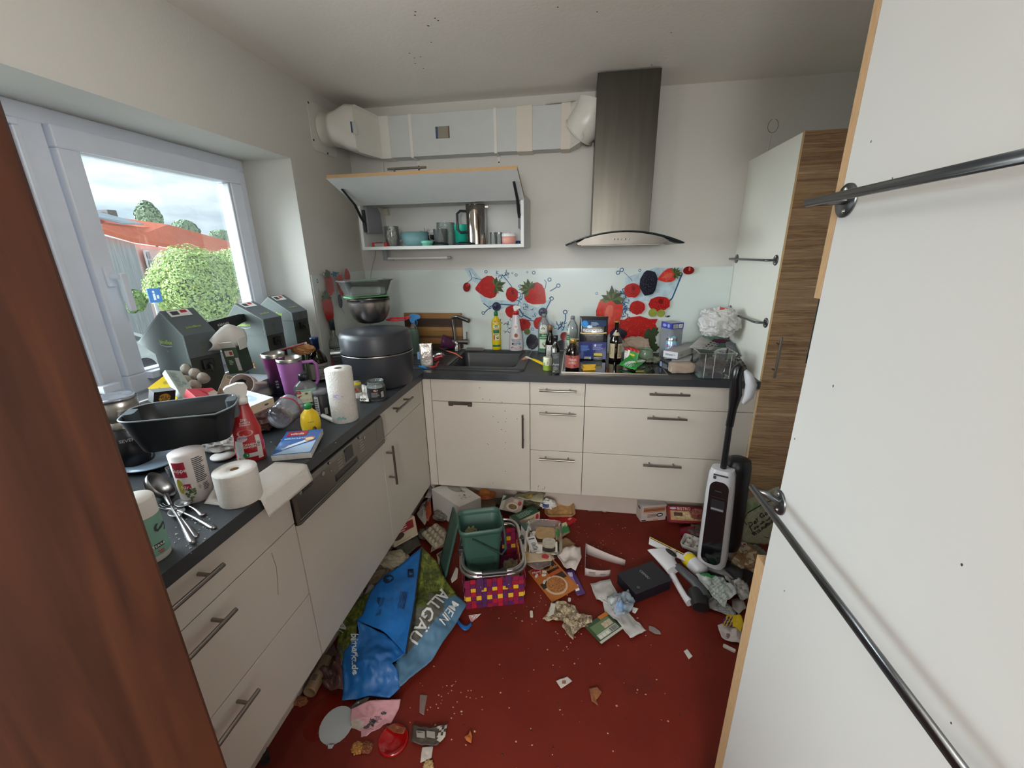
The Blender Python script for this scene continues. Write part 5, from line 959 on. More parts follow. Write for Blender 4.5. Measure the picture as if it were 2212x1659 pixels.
t, w, d, h = cartonpx('small_carton', 'small white carton squeezed under the long grey carton', 'box', (1449, 786), (1488, 790), (1497, 776), .022, mat('b9b9bb', .6), zs=(.925, .925, .925)); b = MB(); b.dlines(front(w, d, h), -w * .4, h * .3, w * .1, h * .7, 2, BLU); b.build('print', t)
t, w, d, h = cartonpx('tea_carton', 'black carton with a white end lying left of the beige crumpled pack', 'box', (1424, 793), (1447, 805), (1462, 787), .045, mat('25272b', .5), mats=(None, None, None, None, None, mat('c9c9c6', .6))); b = MB(); P = front(w, d, h); b.drect(P, -w * .47, h * .25, -w * .28, h * .8, mat('c2c8d8', .5)); b.dbars(P, -w * .46, h * .3, -w * .30, h * .75, BLU, n=6); b.dlines(P, -w * .2, h * .2, w * .3, h * .8, 6, mat('8a8d90', .5)); b.build('print', t)
M = Matrix.Translation(hit(1474, 809, 2, ZC) + Vector((.0, .035, .031))) @ Matrix.Rotation(.06, 4, 'Z'); o = crumple('wrapped_pack', 'crumpled beige paper pack lying in front of the pile of boxes', 'packet', (0, 0, 0), .128, .062, .058, mat('a08f7f', .6, bump=.4, bsc=40), 9, .08, 30, 20, M=M, power=.42)
# clear bin and what is round it
cA, cB, cC = hit(1507, 818, 2, ZC), hit(1583, 820, 2, ZC), hit(1592, 795, 2, ZC); w = (cB - cA).length; M = Matrix.Translation((cA + cB) / 2 + Vector((0, .07, 0))) @ Matrix.Rotation(math.atan2(cB.y - cA.y, cB.x - cA.x), 4, 'Z')
hb_ = .135; t = thing('storage_bin', 'clear plastic storage bin at the right end of the worktop', 'bin', M=M); b = MB(); cl = clear('e6eaea', .05, .04, 1.0)
b.rings([rrect(w * .94, .13, .012, 4, z=.002), rrect(w * 1.03, .145, .014, 4, z=hb_), rrect(w * 1.03 + .008, .153, .016, 4, z=hb_), rrect(w * 1.03 + .006, .151, .016, 4, z=hb_ - .006)], cl, True, True, True); b.rings([rrect(w * .92, .124, .012, 4, z=.005), rrect(w * 1.01, .139, .014, 4, z=hb_)], cl, True, True, True); b.build('body', t)
b = MB()
for x in (-w * .36, -w * .10, w * .36): b.box((x, -.0755, .006), (x + .0025, -.072, hb_ - .006), clear('ffffff', .25))
b.build('rib', t)
q = hit(1565, 768, 2, .985); pts = [(.045 * math.cos(a) * (1 + .25 * math.sin(a)), .032 * math.sin(a), .012 * math.sin(a)) for a in [math.radians(18 * i) for i in range(20)]]; o = MB().tube(pts, .006, mat('cfcdc2', .4), 10, closed=True, flat=.5).build('lid_ring', loc=(q.x, q.y, q.z), rot=(math.radians(48), 0, -.25)); tag(o, 'milky oval handle ring of a lid resting inside the clear bin', 'lid')
crumple('crumpled_wrapper', 'brownish crumpled wrappers lying inside the clear bin', 'wrapper', (M @ Vector((0, .0, .04))), .14, .09, .05, mat('9a8c86', .6, var=.3, sc=30), 12, .25)
grn = mat('5a7f6c', .55); q = hit(1505, 752, 2, ZC); t = thing('plastic_funnel_bag', 'dull green folded plastic bag standing with its flat neck up', 'bag', (q.x + .02, -.085, ZC))
R = []
for z, w_, d_ in ((0, .22, .09), (.05, .20, .09), (.10, .17, .07), (.145, .11, .05), (.165, .078, .045), (.20, .082, .045), (.226, .084, .03), (.23, .08, .012)): R.append([(x + .01 * noise.noise(Vector((x * 20, y * 20, z * 30))) + z * .1, y, z) for x, y, _ in rrect(w_, d_, min(w_, d_) * .4, 5)])
b = MB(); b.rings(R, grn, False, True, True, True); b.box((-.02, -.031, .182), (.045, -.024, .186), mat('2c3f36', .6)); b.build('bag', t)
qb = hit(1553, 700, 1, -.27); crumple('plastic_bag', 'crumpled white plastic bag piled against the lower towel rail', 'bag', (qb.x, qb.y, qb.z - .07), .205, .14, .16, mat('c9c8c5', .5, var=.06, bump=.8, bsc=30), 14, .17, 52, 36, mfn=lambda s, t: mat('c43a34', .5) if t < .13 and .68 < s < .80 else None)
nm = mat('b3afab', .7); flatsheet('flyer', 'pale leaflet with small dark pictures lying over the green bag', 'leaflet', [(1487, 752), (1536, 757), (1556, 744), (1515, 727)], zs=[.99, .985, .99, 1.045], m=nm, amp=.006, fs=2, th=.001, mfn=lambda s, t: DK if .5 < s < .95 and (s * 6 % 1) > .4 and (t * 5 % 1) > .45 else None, ns=24, nt=20)
q = hit(1560, 742, 2, .97); crumple('wrapper', 'purple-red shiny wrapper under the white plastic bag', 'wrapper', hit(1557, 740, 2, 1.0), .09, .04, .022, mat('5e2c48', .3), 15, .3)
q = hit(1588, 757, 2, .98); o = MB().lathe([(0, 0), (.052, .001), (.062, .005), (.066, .013), (.062, .012), (.05, .006), (0, .005)], clear('9aa0aa', .5, .1), 32).build('container_lid', loc=(q.x, q.y, q.z), rot=(.32, .42, 0)); tag(o, 'grey translucent round lid on the pile beside the white side panel', 'lid')
q = hit(1596, 742, 2, 1.0); crumple('wrapper', 'small violet wrapper beside the grey lid near the side panel', 'wrapper', (q.x, q.y, q.z - .01), .04, .03, .02, mat('4a3f78', .4), 16, .3)
crumple('plastic_wrap', 'grey crumpled transparent film below the grey lid', 'film', hit(1578, 790, 2, ZC) + Vector((0, .06, 0)), .14, .16, .07, clear('aaa59f', .55, .15), 17, .3, 34, 20)
flatsheet('flyer', 'dark printed leaflet hanging at the right end of the worktop', 'leaflet', [(1588, 795), (1612, 798), (1629, 791), (1592, 768)], zs=[.91, .912, .93, .95], m=mat('4b4c48', .6), amp=.008, fs=4, th=.001, mfn=lambda s, t: (mat('8f8f85', .6) if fbm(s, t, 3, 5) > .1 else (mat('3f5f50', .6) if fbm(s, t, 8, 5) > .15 else None)))
flatsheet('flyer', 'dark red edge of a leaflet under the dark printed one', 'leaflet', [(1585, 800), (1602, 797), (1604, 790), (1588, 790)], zs=[.903, .903, .905, .905], m=mat('6d2433', .6), amp=.002, ns=6, nt=5)
stuffbits('crumbs', 'dark crumbs and scraps scattered on the back worktop and hob', 'crumbs', [hit(rd.gauss(u, 12), rd.gauss(v, 5), 2, HB + .0005) for u, v, k in ((1400, 795, 40), (1170, 802, 10), (1340, 808, 14), (1150, 790, 14)) for _ in range(k)], mat('4a4438', .8, var=.5, sc=90), .0028)
# ---------------------------------------------------------------- left worktop and window sill
ZS = 0.9855
def tbox(name, label, cat, A, B, D, th, m, mats=None, bev=.0015, group=None):
    """box whose visible face has corners A (origin), B (along x), D (along y); thickness th goes away from the viewer"""
    A, B, D = Vector(A), Vector(B), Vector(D); ex = B - A; w = ex.length; ex.normalize(); ey = D - A; ey -= ex * ey.dot(ex); h = ey.length; ey.normalize(); ez = ex.cross(ey)
    if ez.dot(CAM - A) < 0: A, ex = A + ex * w, -ex; ez = ex.cross(ey)
    o = A + ex * w / 2 + ey * h / 2
    M = Matrix(((ex.x, ey.x, ez.x, o.x), (ex.y, ey.y, ez.y, o.y), (ex.z, ey.z, ez.z, o.z), (0, 0, 0, 1)))
    t = thing(name, label, cat, M=M, group=group); MB().box((-w / 2, -h / 2, -th), (w / 2, h / 2, 0), m, mats=mats).build('box', t, bevel=bev)
    return t, w, h
FZ = plane((0, 0, 0), (1, 0, 0), (0, 1, 0))
# three hexagon-topped juice cartons
jg, jt, jd = mat('4f5854', .55, var=.04), mat('555d60', .5, var=.04), mat('33352f', .5, var=.05); lime_ = mat('a3c43c', .5); jw = mat('b9beb8', .5)
def juice(px, P0, yaw, depth, lbl):
    nn = Vector((math.sin(yaw), -math.cos(yaw), 0)); ex = Vector((math.cos(yaw), math.sin(yaw), 0)); P0 = Vector(P0); pts = []
    for u, v in px:
        d = ray(u, v); k = (P0 - CAM).dot(nn) / d.dot(nn); q = CAM + d * k; pts.append(((q - P0).dot(ex), q.z - ZS))
    apex, tip, neck, r1 = pts; neckR = (r1[0], neck[1] - .005); base = [(neck[0] + .003, 0), (r1[0], 0)]
    M = Matrix(((ex.x, 0, nn.x, P0.x), (ex.y, 0, nn.y, P0.y), (0, 1, 0, ZS), (0, 0, 0, 1)))
    t = thing('juice_carton', lbl, 'carton', M=M, group='dark juice cartons on the window sill')
    MB().prism([base[0], base[1], neckR, neck], -depth, -.002, jg, side=jd).build('lower_box', t, bevel=.0015)
    up_ = [neck, (neckR[0] + .001, neckR[1]), (r1[0] + .001, r1[1]), apex, tip]; b = MB(); b.prism(up_, -depth - .001, 0, jg, side=jt); o = b.build('lid', t, bevel=.0015)
    P = plane((0, 0, 0.0), (1, 0, 0), (0, 1, 0)); b = MB(); cx = (neck[0] + r1[0]) / 2 - .012; cy = (neck[1] + r1[1]) / 2 + .012
    b.dtext(P, 'JuiceBox', cx, cy, .016, lime_, .001); b.dpoly(P, [(cx - .036, cy - .014), (cx, cy - .018), (cx + .036, cy - .014), (cx + .036, cy - .0155), (cx, cy - .0205), (cx - .036, cy - .0155)], jw, .001); b.dpoly(P, [(cx - .01, cy - .028), (cx, cy - .042), (cx + .008, cy - .026), (cx + .001, cy - .037)], mat('7f8f66', .6), .001)
    def dash(a, c_, k=.0028, ins=.004):
        a = Vector(a); c_ = Vector(c_); L_ = (c_ - a).length; d = (c_ - a) / L_; nrm = Vector((-d.y, d.x)) * .0006
        for i in range(int(L_ / k / 2)): p = a + d * (i * 2 * k + ins); q = p + d * k; b.dpoly(P, [p - nrm, q - nrm, q + nrm, p + nrm], jw, .001)
    ins = lambda p, q: (p[0] + (cx - p[0]) * .05, p[1] + (cy - p[1]) * .05); dash(ins(tip, 0), ins(apex, 0)); dash(ins(apex, 0), ins(r1, 0)); dash(ins(r1, 0), ins(neckR, 0)); b.build('print', o)
    b = MB(); A_ = Vector((apex[0], apex[1], 0)); Bq_ = Vector((r1[0], r1[1], 0)); dx = (Bq_ - A_).normalized(); PT = lambda x, y: A_ + dx * x + Vector((0, 0, -y)); L_ = (Bq_ - A_).length
    PT = lambda x, y: A_ + dx * y + Vector((0, 0, -x)); nrm = 1 if (Vector(PT(.001, 0)) - A_).cross(Vector(PT(0, .001)) - A_).z * 0 == 0 else 1
    k = .0012 * (1 if ((Vector((0, 0, -1)).cross(dx)).y > 0) else -1)
    b.drect(PT, depth * .15, L_ * .03, depth * .8, L_ * .28, WHT, k); b.drect(PT, depth * .22, L_ * .08, depth * .45, L_ * .22, INK, k * 1.4); b.drect(PT, depth * .52, L_ * .06, depth * .72, L_ * .16, RED, k * 1.4); b.dtext(lambda x, y: A_ + dx * (L_ - y) + Vector((0, 0, -x)), 'JuiceBox', depth * .5, L_ * .28, .011, mat('9ab04a', .5), .0015); b.build('top_print', o)
    b = MB(); x = r1[0] + .001; PR_ = plane((x, 0, -depth / 2), (0, 0, -1), (0, 1, 0)); b.dell(PR_, 0, (r1[1] + neckR[1]) / 2 + .005, .012, .012, mat('55564e', .5), .001); b.dlines(PR_, -.012, neckR[1] + .004, .012, (r1[1] + neckR[1]) / 2 - .012, 3, mat('55564e', .5), .001); b.build('side_print', o)
    b = MB(); b.box((x, neckR[1] - .05, -depth * .68), (x + .014, neckR[1] - .012, -depth * .32), mat('17181a', .3)); b.tube([(x + .012, neckR[1] - .03, -depth * .5), (x + .028, neckR[1] - .034, -depth * .5), (x + .03, neckR[1] - .056, -depth * .5)], .006, mat('17181a', .3), 10); b.build('tap', t, bevel=.002)
    return t
juice([(345, 672), (297, 740), (334, 764), (396, 726)], hit(396, 726, 0, 0.0), math.radians(-14), .115, 'front dark green juice carton, nearest the door frame on the window sill')
juice([(506, 656), (478, 708), (497, 722), (568, 690)], hit(568, 690, 0, 0.004), math.radians(-4), .11, 'middle dark green juice carton behind the black scraper blade')
juice([(578, 641), (553, 668), (572, 690), (630, 676)], hit(630, 676, 0, 0.004), math.radians(-4), .11, 'rearmost dark green juice carton standing in the window corner')
# black squeegee plate bridging the cartons
c = hit(480, 705, 0, -.12); ex = (hit(530, 690, 0, -.10) - hit(430, 712, 0, -.10)).normalized(); ez = Vector((.9, -.4, .15)); ez = (ez - ex * ez.dot(ex)).normalized(); ey = ez.cross(ex); c = hit(484, 704, 0, -.09)
M = Matrix(((ex.x, ey.x, ez.x, c.x), (ex.y, ey.y, ez.y, c.y), (ex.z, ey.z, ez.z, c.z), (0, 0, 0, 1))); K = .155 / 60
t = thing('suction_nozzle', 'wide black scraper head with white writing, bridging two juice cartons', 'window cleaner', M=M); pf = [(-60, 10), (38, 14), (56, 12), (64, 2), (44, -1), (20, -6), (0, -18), (-24, -22), (-44, -16), (-60, -6)]
MB().prism([(x * K, y * K) for x, y in pf], -.03, 0, mat('202124', .4)).build('head', t, bevel=.003); b = MB(); b.dtext(FZ, 'KÄRCHER', -.0 * K, 3 * K, .010, WHT, .001); b.drect(FZ, -12 * K, -2 * K, 12 * K, -1 * K, WHT, .001); b.build('print', t)
# white curved carton flaps
o = MB().sheet(lambda s, q: hit(450 + 76 * s, 758 - (48 + 14 * math.sin(s * 2.6 + .5) - 40 * (1 - s) ** 3 * .8) * q, 0, .03 + .05 * s) + Vector((.02 * math.sin(q * 3), .01 * math.sin(s * 6), 0)), 14, 8, mat('cfccc6', .7), .002).build('paper_cup'); tag(o, 'curved white paper piece sticking up between the juice cartons', 'paper')
t, w, h = tbox('food_carton', 'upright dark green carton torn open at the top, in front of the middle juice carton', 'carton', hit(496, 808, 1, -1.30), hit(527, 805, 1, -1.29), hit(491, 752, 1, -1.30), .07, mat('27382c', .5), mats=(None, mat('3a4a34', .6), None, None, None, mat('b4bca6', .6)))
b = MB(); b.drect(FZ, -w * .35, h * .18, w * .2, h * .40, mat('c7bdb2', .6)); b.drect(FZ, -w * .05, h * .22, w * .15, h * .36, mat('8c3434', .5), .0008); b.dlines(FZ, -w * .25, -h * .15, w * .05, h * .05, 4, mat('b4bdb0', .6)); b.drect(FZ, w * .2, -h * .4, w * .45, h * .1, mat('b8aeac', .6)); b.build('print', t)
b = MB(); b.box((-w / 2, h / 2, -.002), (w / 2, h / 2 + .03, 0), PAP, M=Matrix.Translation((0, h / 2, 0)) @ Matrix.Rotation(.6, 4, 'X') @ Matrix.Translation((0, -h / 2, 0))); b.box((w / 2, h / 2 - .01, -.06), (w / 2 + .002, h / 2 + .035, -.01), PAP, M=Matrix.Rotation(-.12, 4, 'Z')); b.box((-w / 2 - .002, h / 2 - .01, -.06), (-w / 2, h / 2 + .03, -.01), mat('2e3f33', .6), M=Matrix.Rotation(.12, 4, 'Z')); b.build('flap', t)
t, w, h = tbox('egg_carton', 'grey egg carton with a bright yellow printed lid leaning under the front juice carton', 'egg carton', hit(375, 868, 1, -1.53), hit(412, 838, 1, -1.47), hit(322, 836, 1, -1.52), .035, mat('a79f93', .9, bump=.4, bsc=60), mats=(None, YEL, None, None, None, None))
b = MB(); b.dtext(FZ, 'Gel', w * .1, -h * .25, .022, mat('5a4a20', .6), .0012, rot=math.pi); b.drect(FZ, -w * .45, h * .05, -w * .2, h * .25, mat('6a9a3a', .5)); b.dell(FZ, w * .15, h * .25, w * .1, h * .07, mat('b09416', .5)); b.build('print', t)
b = MB()
for i in range(3):
    for j in range(2): b.lathe([(0, .022), (.010, .020), (.018, .008), (.021, -.012)], mat('a79f93', .9, bump=.4, bsc=60), 16, c=(w / 2 + .022 + .04 * j, -h * .35 + i * h * .34), M=Matrix.Translation((0, 0, -.02)))
b.build('egg_cups', t)
t, w, h = tbox('food_carton', 'pale green-white carton leaning diagonally beside the yellow egg lid', 'carton', hit(396, 862, 1, -1.55), hit(430, 862, 1, -1.50), hit(455, 805, 1, -1.35), .02, mat('b8c8c2', .6)); b = MB(); b.dlines(FZ, -w * .35, -h * .1, w * .1, h * .42, 12, mat('7f938f', .6)); b.dell(FZ, w * .2, h * .05, .008, .008, mat('8fa39f', .6)); b.build('print', t)
t, w, h = tbox('food_carton', 'brown and dark green carton with a barcode lying behind the red spray bottle', 'carton', hit(473, 838, 1, -1.50), hit(524, 850, 1, -1.46), hit(481, 806, 1, -1.40), .03, mat('8a7766', .7)); b = MB(); b.drect(FZ, -w * .4, h * .15, w * .0, h * .45, mat('b09c7c', .6)); b.dbars(FZ, -w * .35, h * .2, -w * .05, h * .4, INK, .001); b.drect(FZ, w * .0, h * .1, w * .5, h * .5, mat('2c3a2c', .6)); b.frame_box((-w * .2, -h * .4, .0005), (w * .1, -h * .1, .0015), .002, 1, INK) if False else None; b.drect(FZ, -w * .15, -h * .35, w * .15, -h * .05, mat('4a3b30', .6)); b.build('print', t)
t, w, h = tbox('food_carton', 'open red and white carton beside the pale green one', 'carton', hit(432, 866, 1, -1.58), hit(488, 862, 1, -1.50), hit(440, 838, 1, -1.50), .03, mat('c2454e', .5)); b = MB(); b.dpoly(FZ, [(0, -h * .4), (w * .48, -h * .4), (w * .48, h * .3), (w * .1, h * .1)], mat('a8968a', .7)); b.dpoly(FZ, [(-w * .1, h * .45), (w * .02, -h * .1), (w * .1, h * .45), (w * .06, h * .1)], mat('a02a34', .5), .0008); b.build('print', t)
t, w, h = tbox('recipe_box', 'black box with upside-down yellow lettering behind the steel bowl lid', 'box', hit(331, 872, 1, -1.62), hit(378, 866, 1, -1.56), hit(329, 848, 1, -1.62), .03, mat('1c1b1c', .5), mats=(None, None, None, None, mat('8d8f92', .5), None)); b = MB(); b.dell(FZ, .0, -h * .1, w * .28, h * .38, mat('d8a832', .5)); b.dtext(FZ, 'ZTIH', 0, 0, .012, INK, .001, rot=math.pi); b.dtext(FZ, 'el-r', 0, -h * .3, .010, INK, .001, rot=math.pi); b.build('print', t)
# shakers, tumblers
def cup(px, lbl, name, cat, m, prof, z=ZC, rim=True, **kw):
    t, r, h, f = vessel(name, lbl, cat, px, prof, m, z=z, open_top=True, **kw)
    if rim: MB().lathe([(f(.9 * h) + .0008, .90 * h), (prof[-1][0] * r + .001, h), (prof[-1][0] * r - .0025, h + .0005), (f(.6 * h) - .004, .6 * h), (prof[0][0] * r * .8, .08 * h)], STL, 32).build('steel_rim', t)
    return t, r, h, f
mv = mat('a2938f', .6); lidg = mat('2c2f35', .4)
for (u, vb, vt, wd, lb) in ((552, 842, 798, 32, 'mauve shaker cup with a dark lid, the nearer of two behind the cartons'), (572, 832, 788, 30, 'mauve shaker cup with a dark lid half hidden behind the purple tumbler')):
    t, r, h, f = vessel('shaker_cup', lb, 'cup', (u, vb, vt, wd), [(.8, 0), (1, .06), (1.03, .6), (.9, .72)], mv, cap=[(.95, .72), (1.0, .74), (1.0, 1.0), (.9, 1.02)], capm=lidg)
t = thing('mug', 'pale mauve mug lying on its side with its handle up among the cartons', 'mug', hit(530, 832, 1, -1.40), rx=1.2, rz=.5); MB().lathe([(0, -.04), (.034, -.04), (.038, -.03), (.040, .04), (.037, .04), (.034, -.033), (0, -.035)], mat('b5a5a0', .5), 28).build('body', t); MB().tube([(.036, 0, -.022), (.062, 0, -.018), (.068, 0, .004), (.060, 0, .022), (.037, 0, .026)], .006, mat('b5a5a0', .5), 10).build('handle', t)
grad = bpy.data.materials.new('plum_fade'); grad.use_nodes = True; n_ = grad.node_tree.nodes; l_ = grad.node_tree.links; tc_ = n_.new('ShaderNodeTexCoord'); sp_ = n_.new('ShaderNodeSeparateXYZ'); cr_n = n_.new('ShaderNodeValToRGB'); cr_n.color_ramp.elements[0].color = lin('1d1c2c') + (1,); cr_n.color_ramp.elements[1].color = lin('742a5e') + (1,); cr_n.color_ramp.elements[0].position = .25; cr_n.color_ramp.elements[1].position = .9
l_.new(tc_.outputs['Generated'], sp_.inputs[0]); l_.new(sp_.outputs['Z'], cr_n.inputs['Fac']); l_.new(cr_n.outputs['Color'], n_['Principled BSDF'].inputs['Base Color']); n_['Principled BSDF'].inputs['Roughness'].default_value = .3
t, r, h, f = cup((608, 858, 762, 50), 'tall plum-to-black tumbler with a steel rim behind the pink one', 'tumbler', 'tumbler', grad, [(.72, 0), (.76, .03), (.80, .3), (1.0, 1.0)]); L_ = Lab(f, h); L_.text('B E B', -.15, .30, .06, mat('c9c6d0', .4), rot=-1.57); L_.done(t)
cup((650, 806, 753, 44), 'olive tumbler with a wide steel rim behind the pink and purple tumblers', 'tumbler', 'tumbler', mat('6f7462', .4), [(.8, 0), (1, .3), (1.0, 1.0)], at=(hit(648, 800, 1, -1.02), .17, .042) if False else None)
t, r, h, f = cup((640, 862, 772, 56), 'pink tumbler mug with steel rim and a big square handle', 'tumbler', 'tumbler', mat('c47ec6', .38), [(.74, 0), (.78, .02), (.82, .3), (1.0, 1.0)])
pkm = mat('c47ec6', .38); b = MB(); a_ = .95; dr = Vector((math.cos(a_ + .55), math.sin(a_ + .55), 0)); hz = [(r * .95, .84), (r * 1.75, .84), (r * 2.0, .76), (r * 2.0, .36), (r * 1.8, .26), (r * 1.3, .24), (r * .85, .36)]; b.tube([dr * q + Vector((0, 0, z * h)) for q, z in hz], .0105, pkm, 12, flat=.75); b.build('handle', t)
t = thing('lunchbox_lid', 'clear long container lid with a red seal resting across the tumblers', 'lid', hit(612, 755, 2, 1.09), rz=.95, rx=-.25, ry=-.12); b = MB(); b.prism(rrect(.19, .11, .02), 0, .006, clear('e8e6ea', .3)); b.build('lid', t); MB().tube([(x, y, -.001) for x, y, _ in rrect(.18, .10, .02)], .0035, mat('d2384e', .4), 8, closed=True).build('seal', t)
for s_ in (-1, 1): MB().box((s_ * .095, -.03, -.012), (s_ * .107, .03, .006), mat('e0dfe8', .4)).box((s_ * .1075, -.014, -.004), (s_ * .1085, .014, .003), RED).build('clip', t)
crumple('bread_bag', 'orange-tan bread bag behind the mauve shakers, red clip on it', 'bag', hit(545, 800, 2, 1.0) + Vector((0, .03, 0)), .13, .09, .06, mat('c28a50', .5, var=.15, bump=.3), 21, .22, mfn=lambda s, t: RED if .40 < s < .47 and .15 < t < .4 else None)
crumple('bread_bag', 'tan paper bag behind the olive tumbler, left of the wine bottle', 'bag', hit(655, 765, 1, -.86), .12, .06, .05, mat('b98450', .6, bump=.3), 22, .2)
# bottles at the back
wine = clear('2a2412', .75, .04, 1.0)
t, r, h, f = vessel('wine_bottle', 'dark wine bottle with a blue foil cap and pale label', 'bottle', (694, 826, 746, 42), [(.95, 0), (1, .02), (1, .55), (.9, .66), (.55, .80), (.38, .88), (.36, 1.0)], wine, cap=[(.40, .90), (.40, 1.16), (.44, 1.17), (.44, 1.22), (.38, 1.23)], capm=mat('27406c', .3, .3))
L_ = Lab(f, h); L_.rect(-1.4, .08, 1.4, .52, mat('a5a19a', .6)); L_.text('LA', .3, .24, .06, INK); L_.text('ZWEI', .35, .15, .06, INK); L_.lines(-.3, .38, 1.0, .46, 2); L_.done(t)
t, r, h, f = vessel('liquor_bottle', 'clear glass bottle with dark cap and red label in front of the strawberry print', 'bottle', (731, 796, 703, 26), [(.95, 0), (1, .02), (1, .52), (.95, .6), (.42, .78), (.38, 1.0)], clear('b9c0bb', .3), cap=[(.45, .9), (.45, 1.12), (.4, 1.14)], capm=mat('2d3338', .3))
L_ = Lab(f, h); L_.rect(-1.3, .40, 1.3, .50, mat('22211f', .5)); L_.text('RAMAZZOTTI', -.1, .45, .06, WHT, sx=.6); L_.rect(-1.3, .06, 1.3, .40, mat('9c2a30', .5)); L_.ell(0, .28, .4, .06, mat('c9b3a8', .5)); L_.done(t)
t, r, h, f = vessel('green_bottle', 'slim dull green bottle behind the pink tumbler handle', 'bottle', (672, 826, 760, 14), [(.95, 0), (1, .02), (1, .6), (.5, .8), (.4, 1.0)], mat('5f6b4c', .3))
ox = hit(755, 712, 1, -.008); t = thing('wall_socket', 'white double wall socket frame on the splashback behind the air fryer', 'socket', (ox.x - .01, -.0076, ox.z)); MB().box((-.06, -.010, -.04), (.06, 0, .04), mat('b9b9ac', .5)).build('frame', t, bevel=.004)
for k in (-.03, .03): MB().lathe([(.022, 0), (.020, -.008), (0, -.008)], mat('a9a99c', .5), 20, M=Matrix(((1, 0, 0, k), (0, 0, 1, -.0105), (0, -1, 0, 0), (0, 0, 0, 1)))).build('insert', t)
# air fryer, steel bowl, glass dish
c, h, r = up(826, 848, 712, 152); afm = mat('303237', .38, var=.05); t = thing('air_fryer', 'large dark grey air fryer in the worktop corner with a steel bowl on top', 'air fryer', (c.x, c.y, ZC), facing(c)); AF = (c, h, r)
b = MB(); b.lathe([(0, 0), (r * .90, 0), (r * .94, .01), (r * 1.0, h * .45), (r * 1.005, h * .62)], afm, 40, sx=.92); b.build('drawer_part', t)
b = MB(); b.lathe([(r * 1.0, h * .64), (r * 1.0, h * .9), (r * .96, h * .97), (r * .88, h), (0, h * 1.005)], afm, 40, sx=.92); b.build('top_housing', t)
MB().lathe([(r * .985, h * .615), (r * .985, h * .645)], mat('0e0f12', .15), 40, sx=.92).build('gap', t); MB().lathe([(r * 1.008, h * .605), (r * 1.012, h * .615), (r * 1.004, h * .62)], STL, 40, sx=.92).build('steel_trim', t)
b = MB()
for i in range(7):
    for s_ in (0, 1): P = cyl(r * .97, math.radians(62), 0); z0_ = h * (.74 + .026 * i); b.drect(lambda x, y: Vector((.92 * P(x, y).x, P(x, y).y, P(x, y).z + x * .25)), s_ * .03, z0_, s_ * .03 + .024, z0_ + h * .012, BLK, .005, nx=2)
b.build('vent', t)
M = Matrix.Rotation(math.radians(-88), 4, 'Z'); b = MB(); b.box((r * .9, -.022, h * .30), (r * 1.22, .022, h * .60), mat('1d1e21', .35), M=M); b.tube([M @ Vector((r * .95, 0, h * .63)), M @ Vector((r * 1.26, 0, h * .63))], .014, steel('9fa8aa', .3), 16); b.build('handle', t, bevel=.004)
ht = h; q = hit(803, 700, 2, ZC + ht + .004); c2, h2, r2 = up(803, 703, 644, 90, z=ZC + ht + .005)
t = thing('mixing_bowl', 'brushed steel mixing bowl standing on the air fryer', 'bowl', (c2.x, c2.y, ZC + ht + .006)); rb = r2 * 1.02; pf = [(rb * .45, 0), (rb * .62, .006), (rb * .82, h2 * .25), (rb * .95, h2 * .55), (rb, h2 * .85), (rb, h2)]
b = MB(); b.lathe([(0, .001)] + pf + [(rb + .002, h2), (rb - .001, h2 + .001)] + [(k - .0015, z + .001) for k, z in reversed(pf)] + [(0, .003)], mat('a39d98', .3, 1.0, .14, sc=7, aniso=(5, 5, .6)), 44); b.build('bowl', t)
zt_ = ZC + ht + .006 + h2; A_ = hit(757, 645, 2, zt_ + .004); B_ = hit(842, 638, 2, zt_ + .004); wd = (B_ - A_).length * 1.02; yaw = math.atan2(B_.y - A_.y, B_.x - A_.x); ctr = (A_ + B_) / 2 + Vector((-math.sin(yaw), math.cos(yaw), 0)) * .055
t = thing('glass_dish', 'deep clear glass baking dish set on its green lid on the steel bowl', 'dish', (ctr.x, ctr.y, zt_ + .002), yaw); hd_ = up(800, 640, 602, 80, z=zt_)[1] * 1.0
MB().prism([(x, y) for x, y, _ in rrect(wd * 1.0, .13, .03)], 0, .006, mat('5f9c6c', .4)).build('green_lid', t, bevel=.002)
gl2 = clear('dfe8e4', .14, .03, 1.3); b = MB(); b.rings([rrect(wd * .90, .115, .03, 6, z=.008), rrect(wd * .96, .122, .032, 6, z=.02), rrect(wd * 1.16, .15, .036, 6, z=hd_ * .9), rrect(wd * 1.24, .162, .038, 6, z=hd_ * .95), rrect(wd * 1.24, .162, .038, 6, z=hd_), rrect(wd * 1.12, .142, .034, 6, z=hd_), rrect(wd * .92, .115, .03, 6, z=.014)], gl2, True, True, True, True); b.build('dish', t)
q = hit(864, 689, 2, ZC + ht + .004); o = MB().tube([(x, y, 0) for x, y, _ in rrect(.115, .085, .025)], .0042, mat('c92832', .35), 8, closed=True).box((-.02, -.052, -.006), (.02, -.042, .006), mat('d83a44', .35)).box((.04, .03, -.003), (.062, .05, .008), mat('d83a44', .35)).build('sealing_ring', loc=(q.x - .015, q.y, q.z), rot=(0, 0, .12)); tag(o, 'red sealing lid frame lying on the air fryer beside the bowl', 'lid')
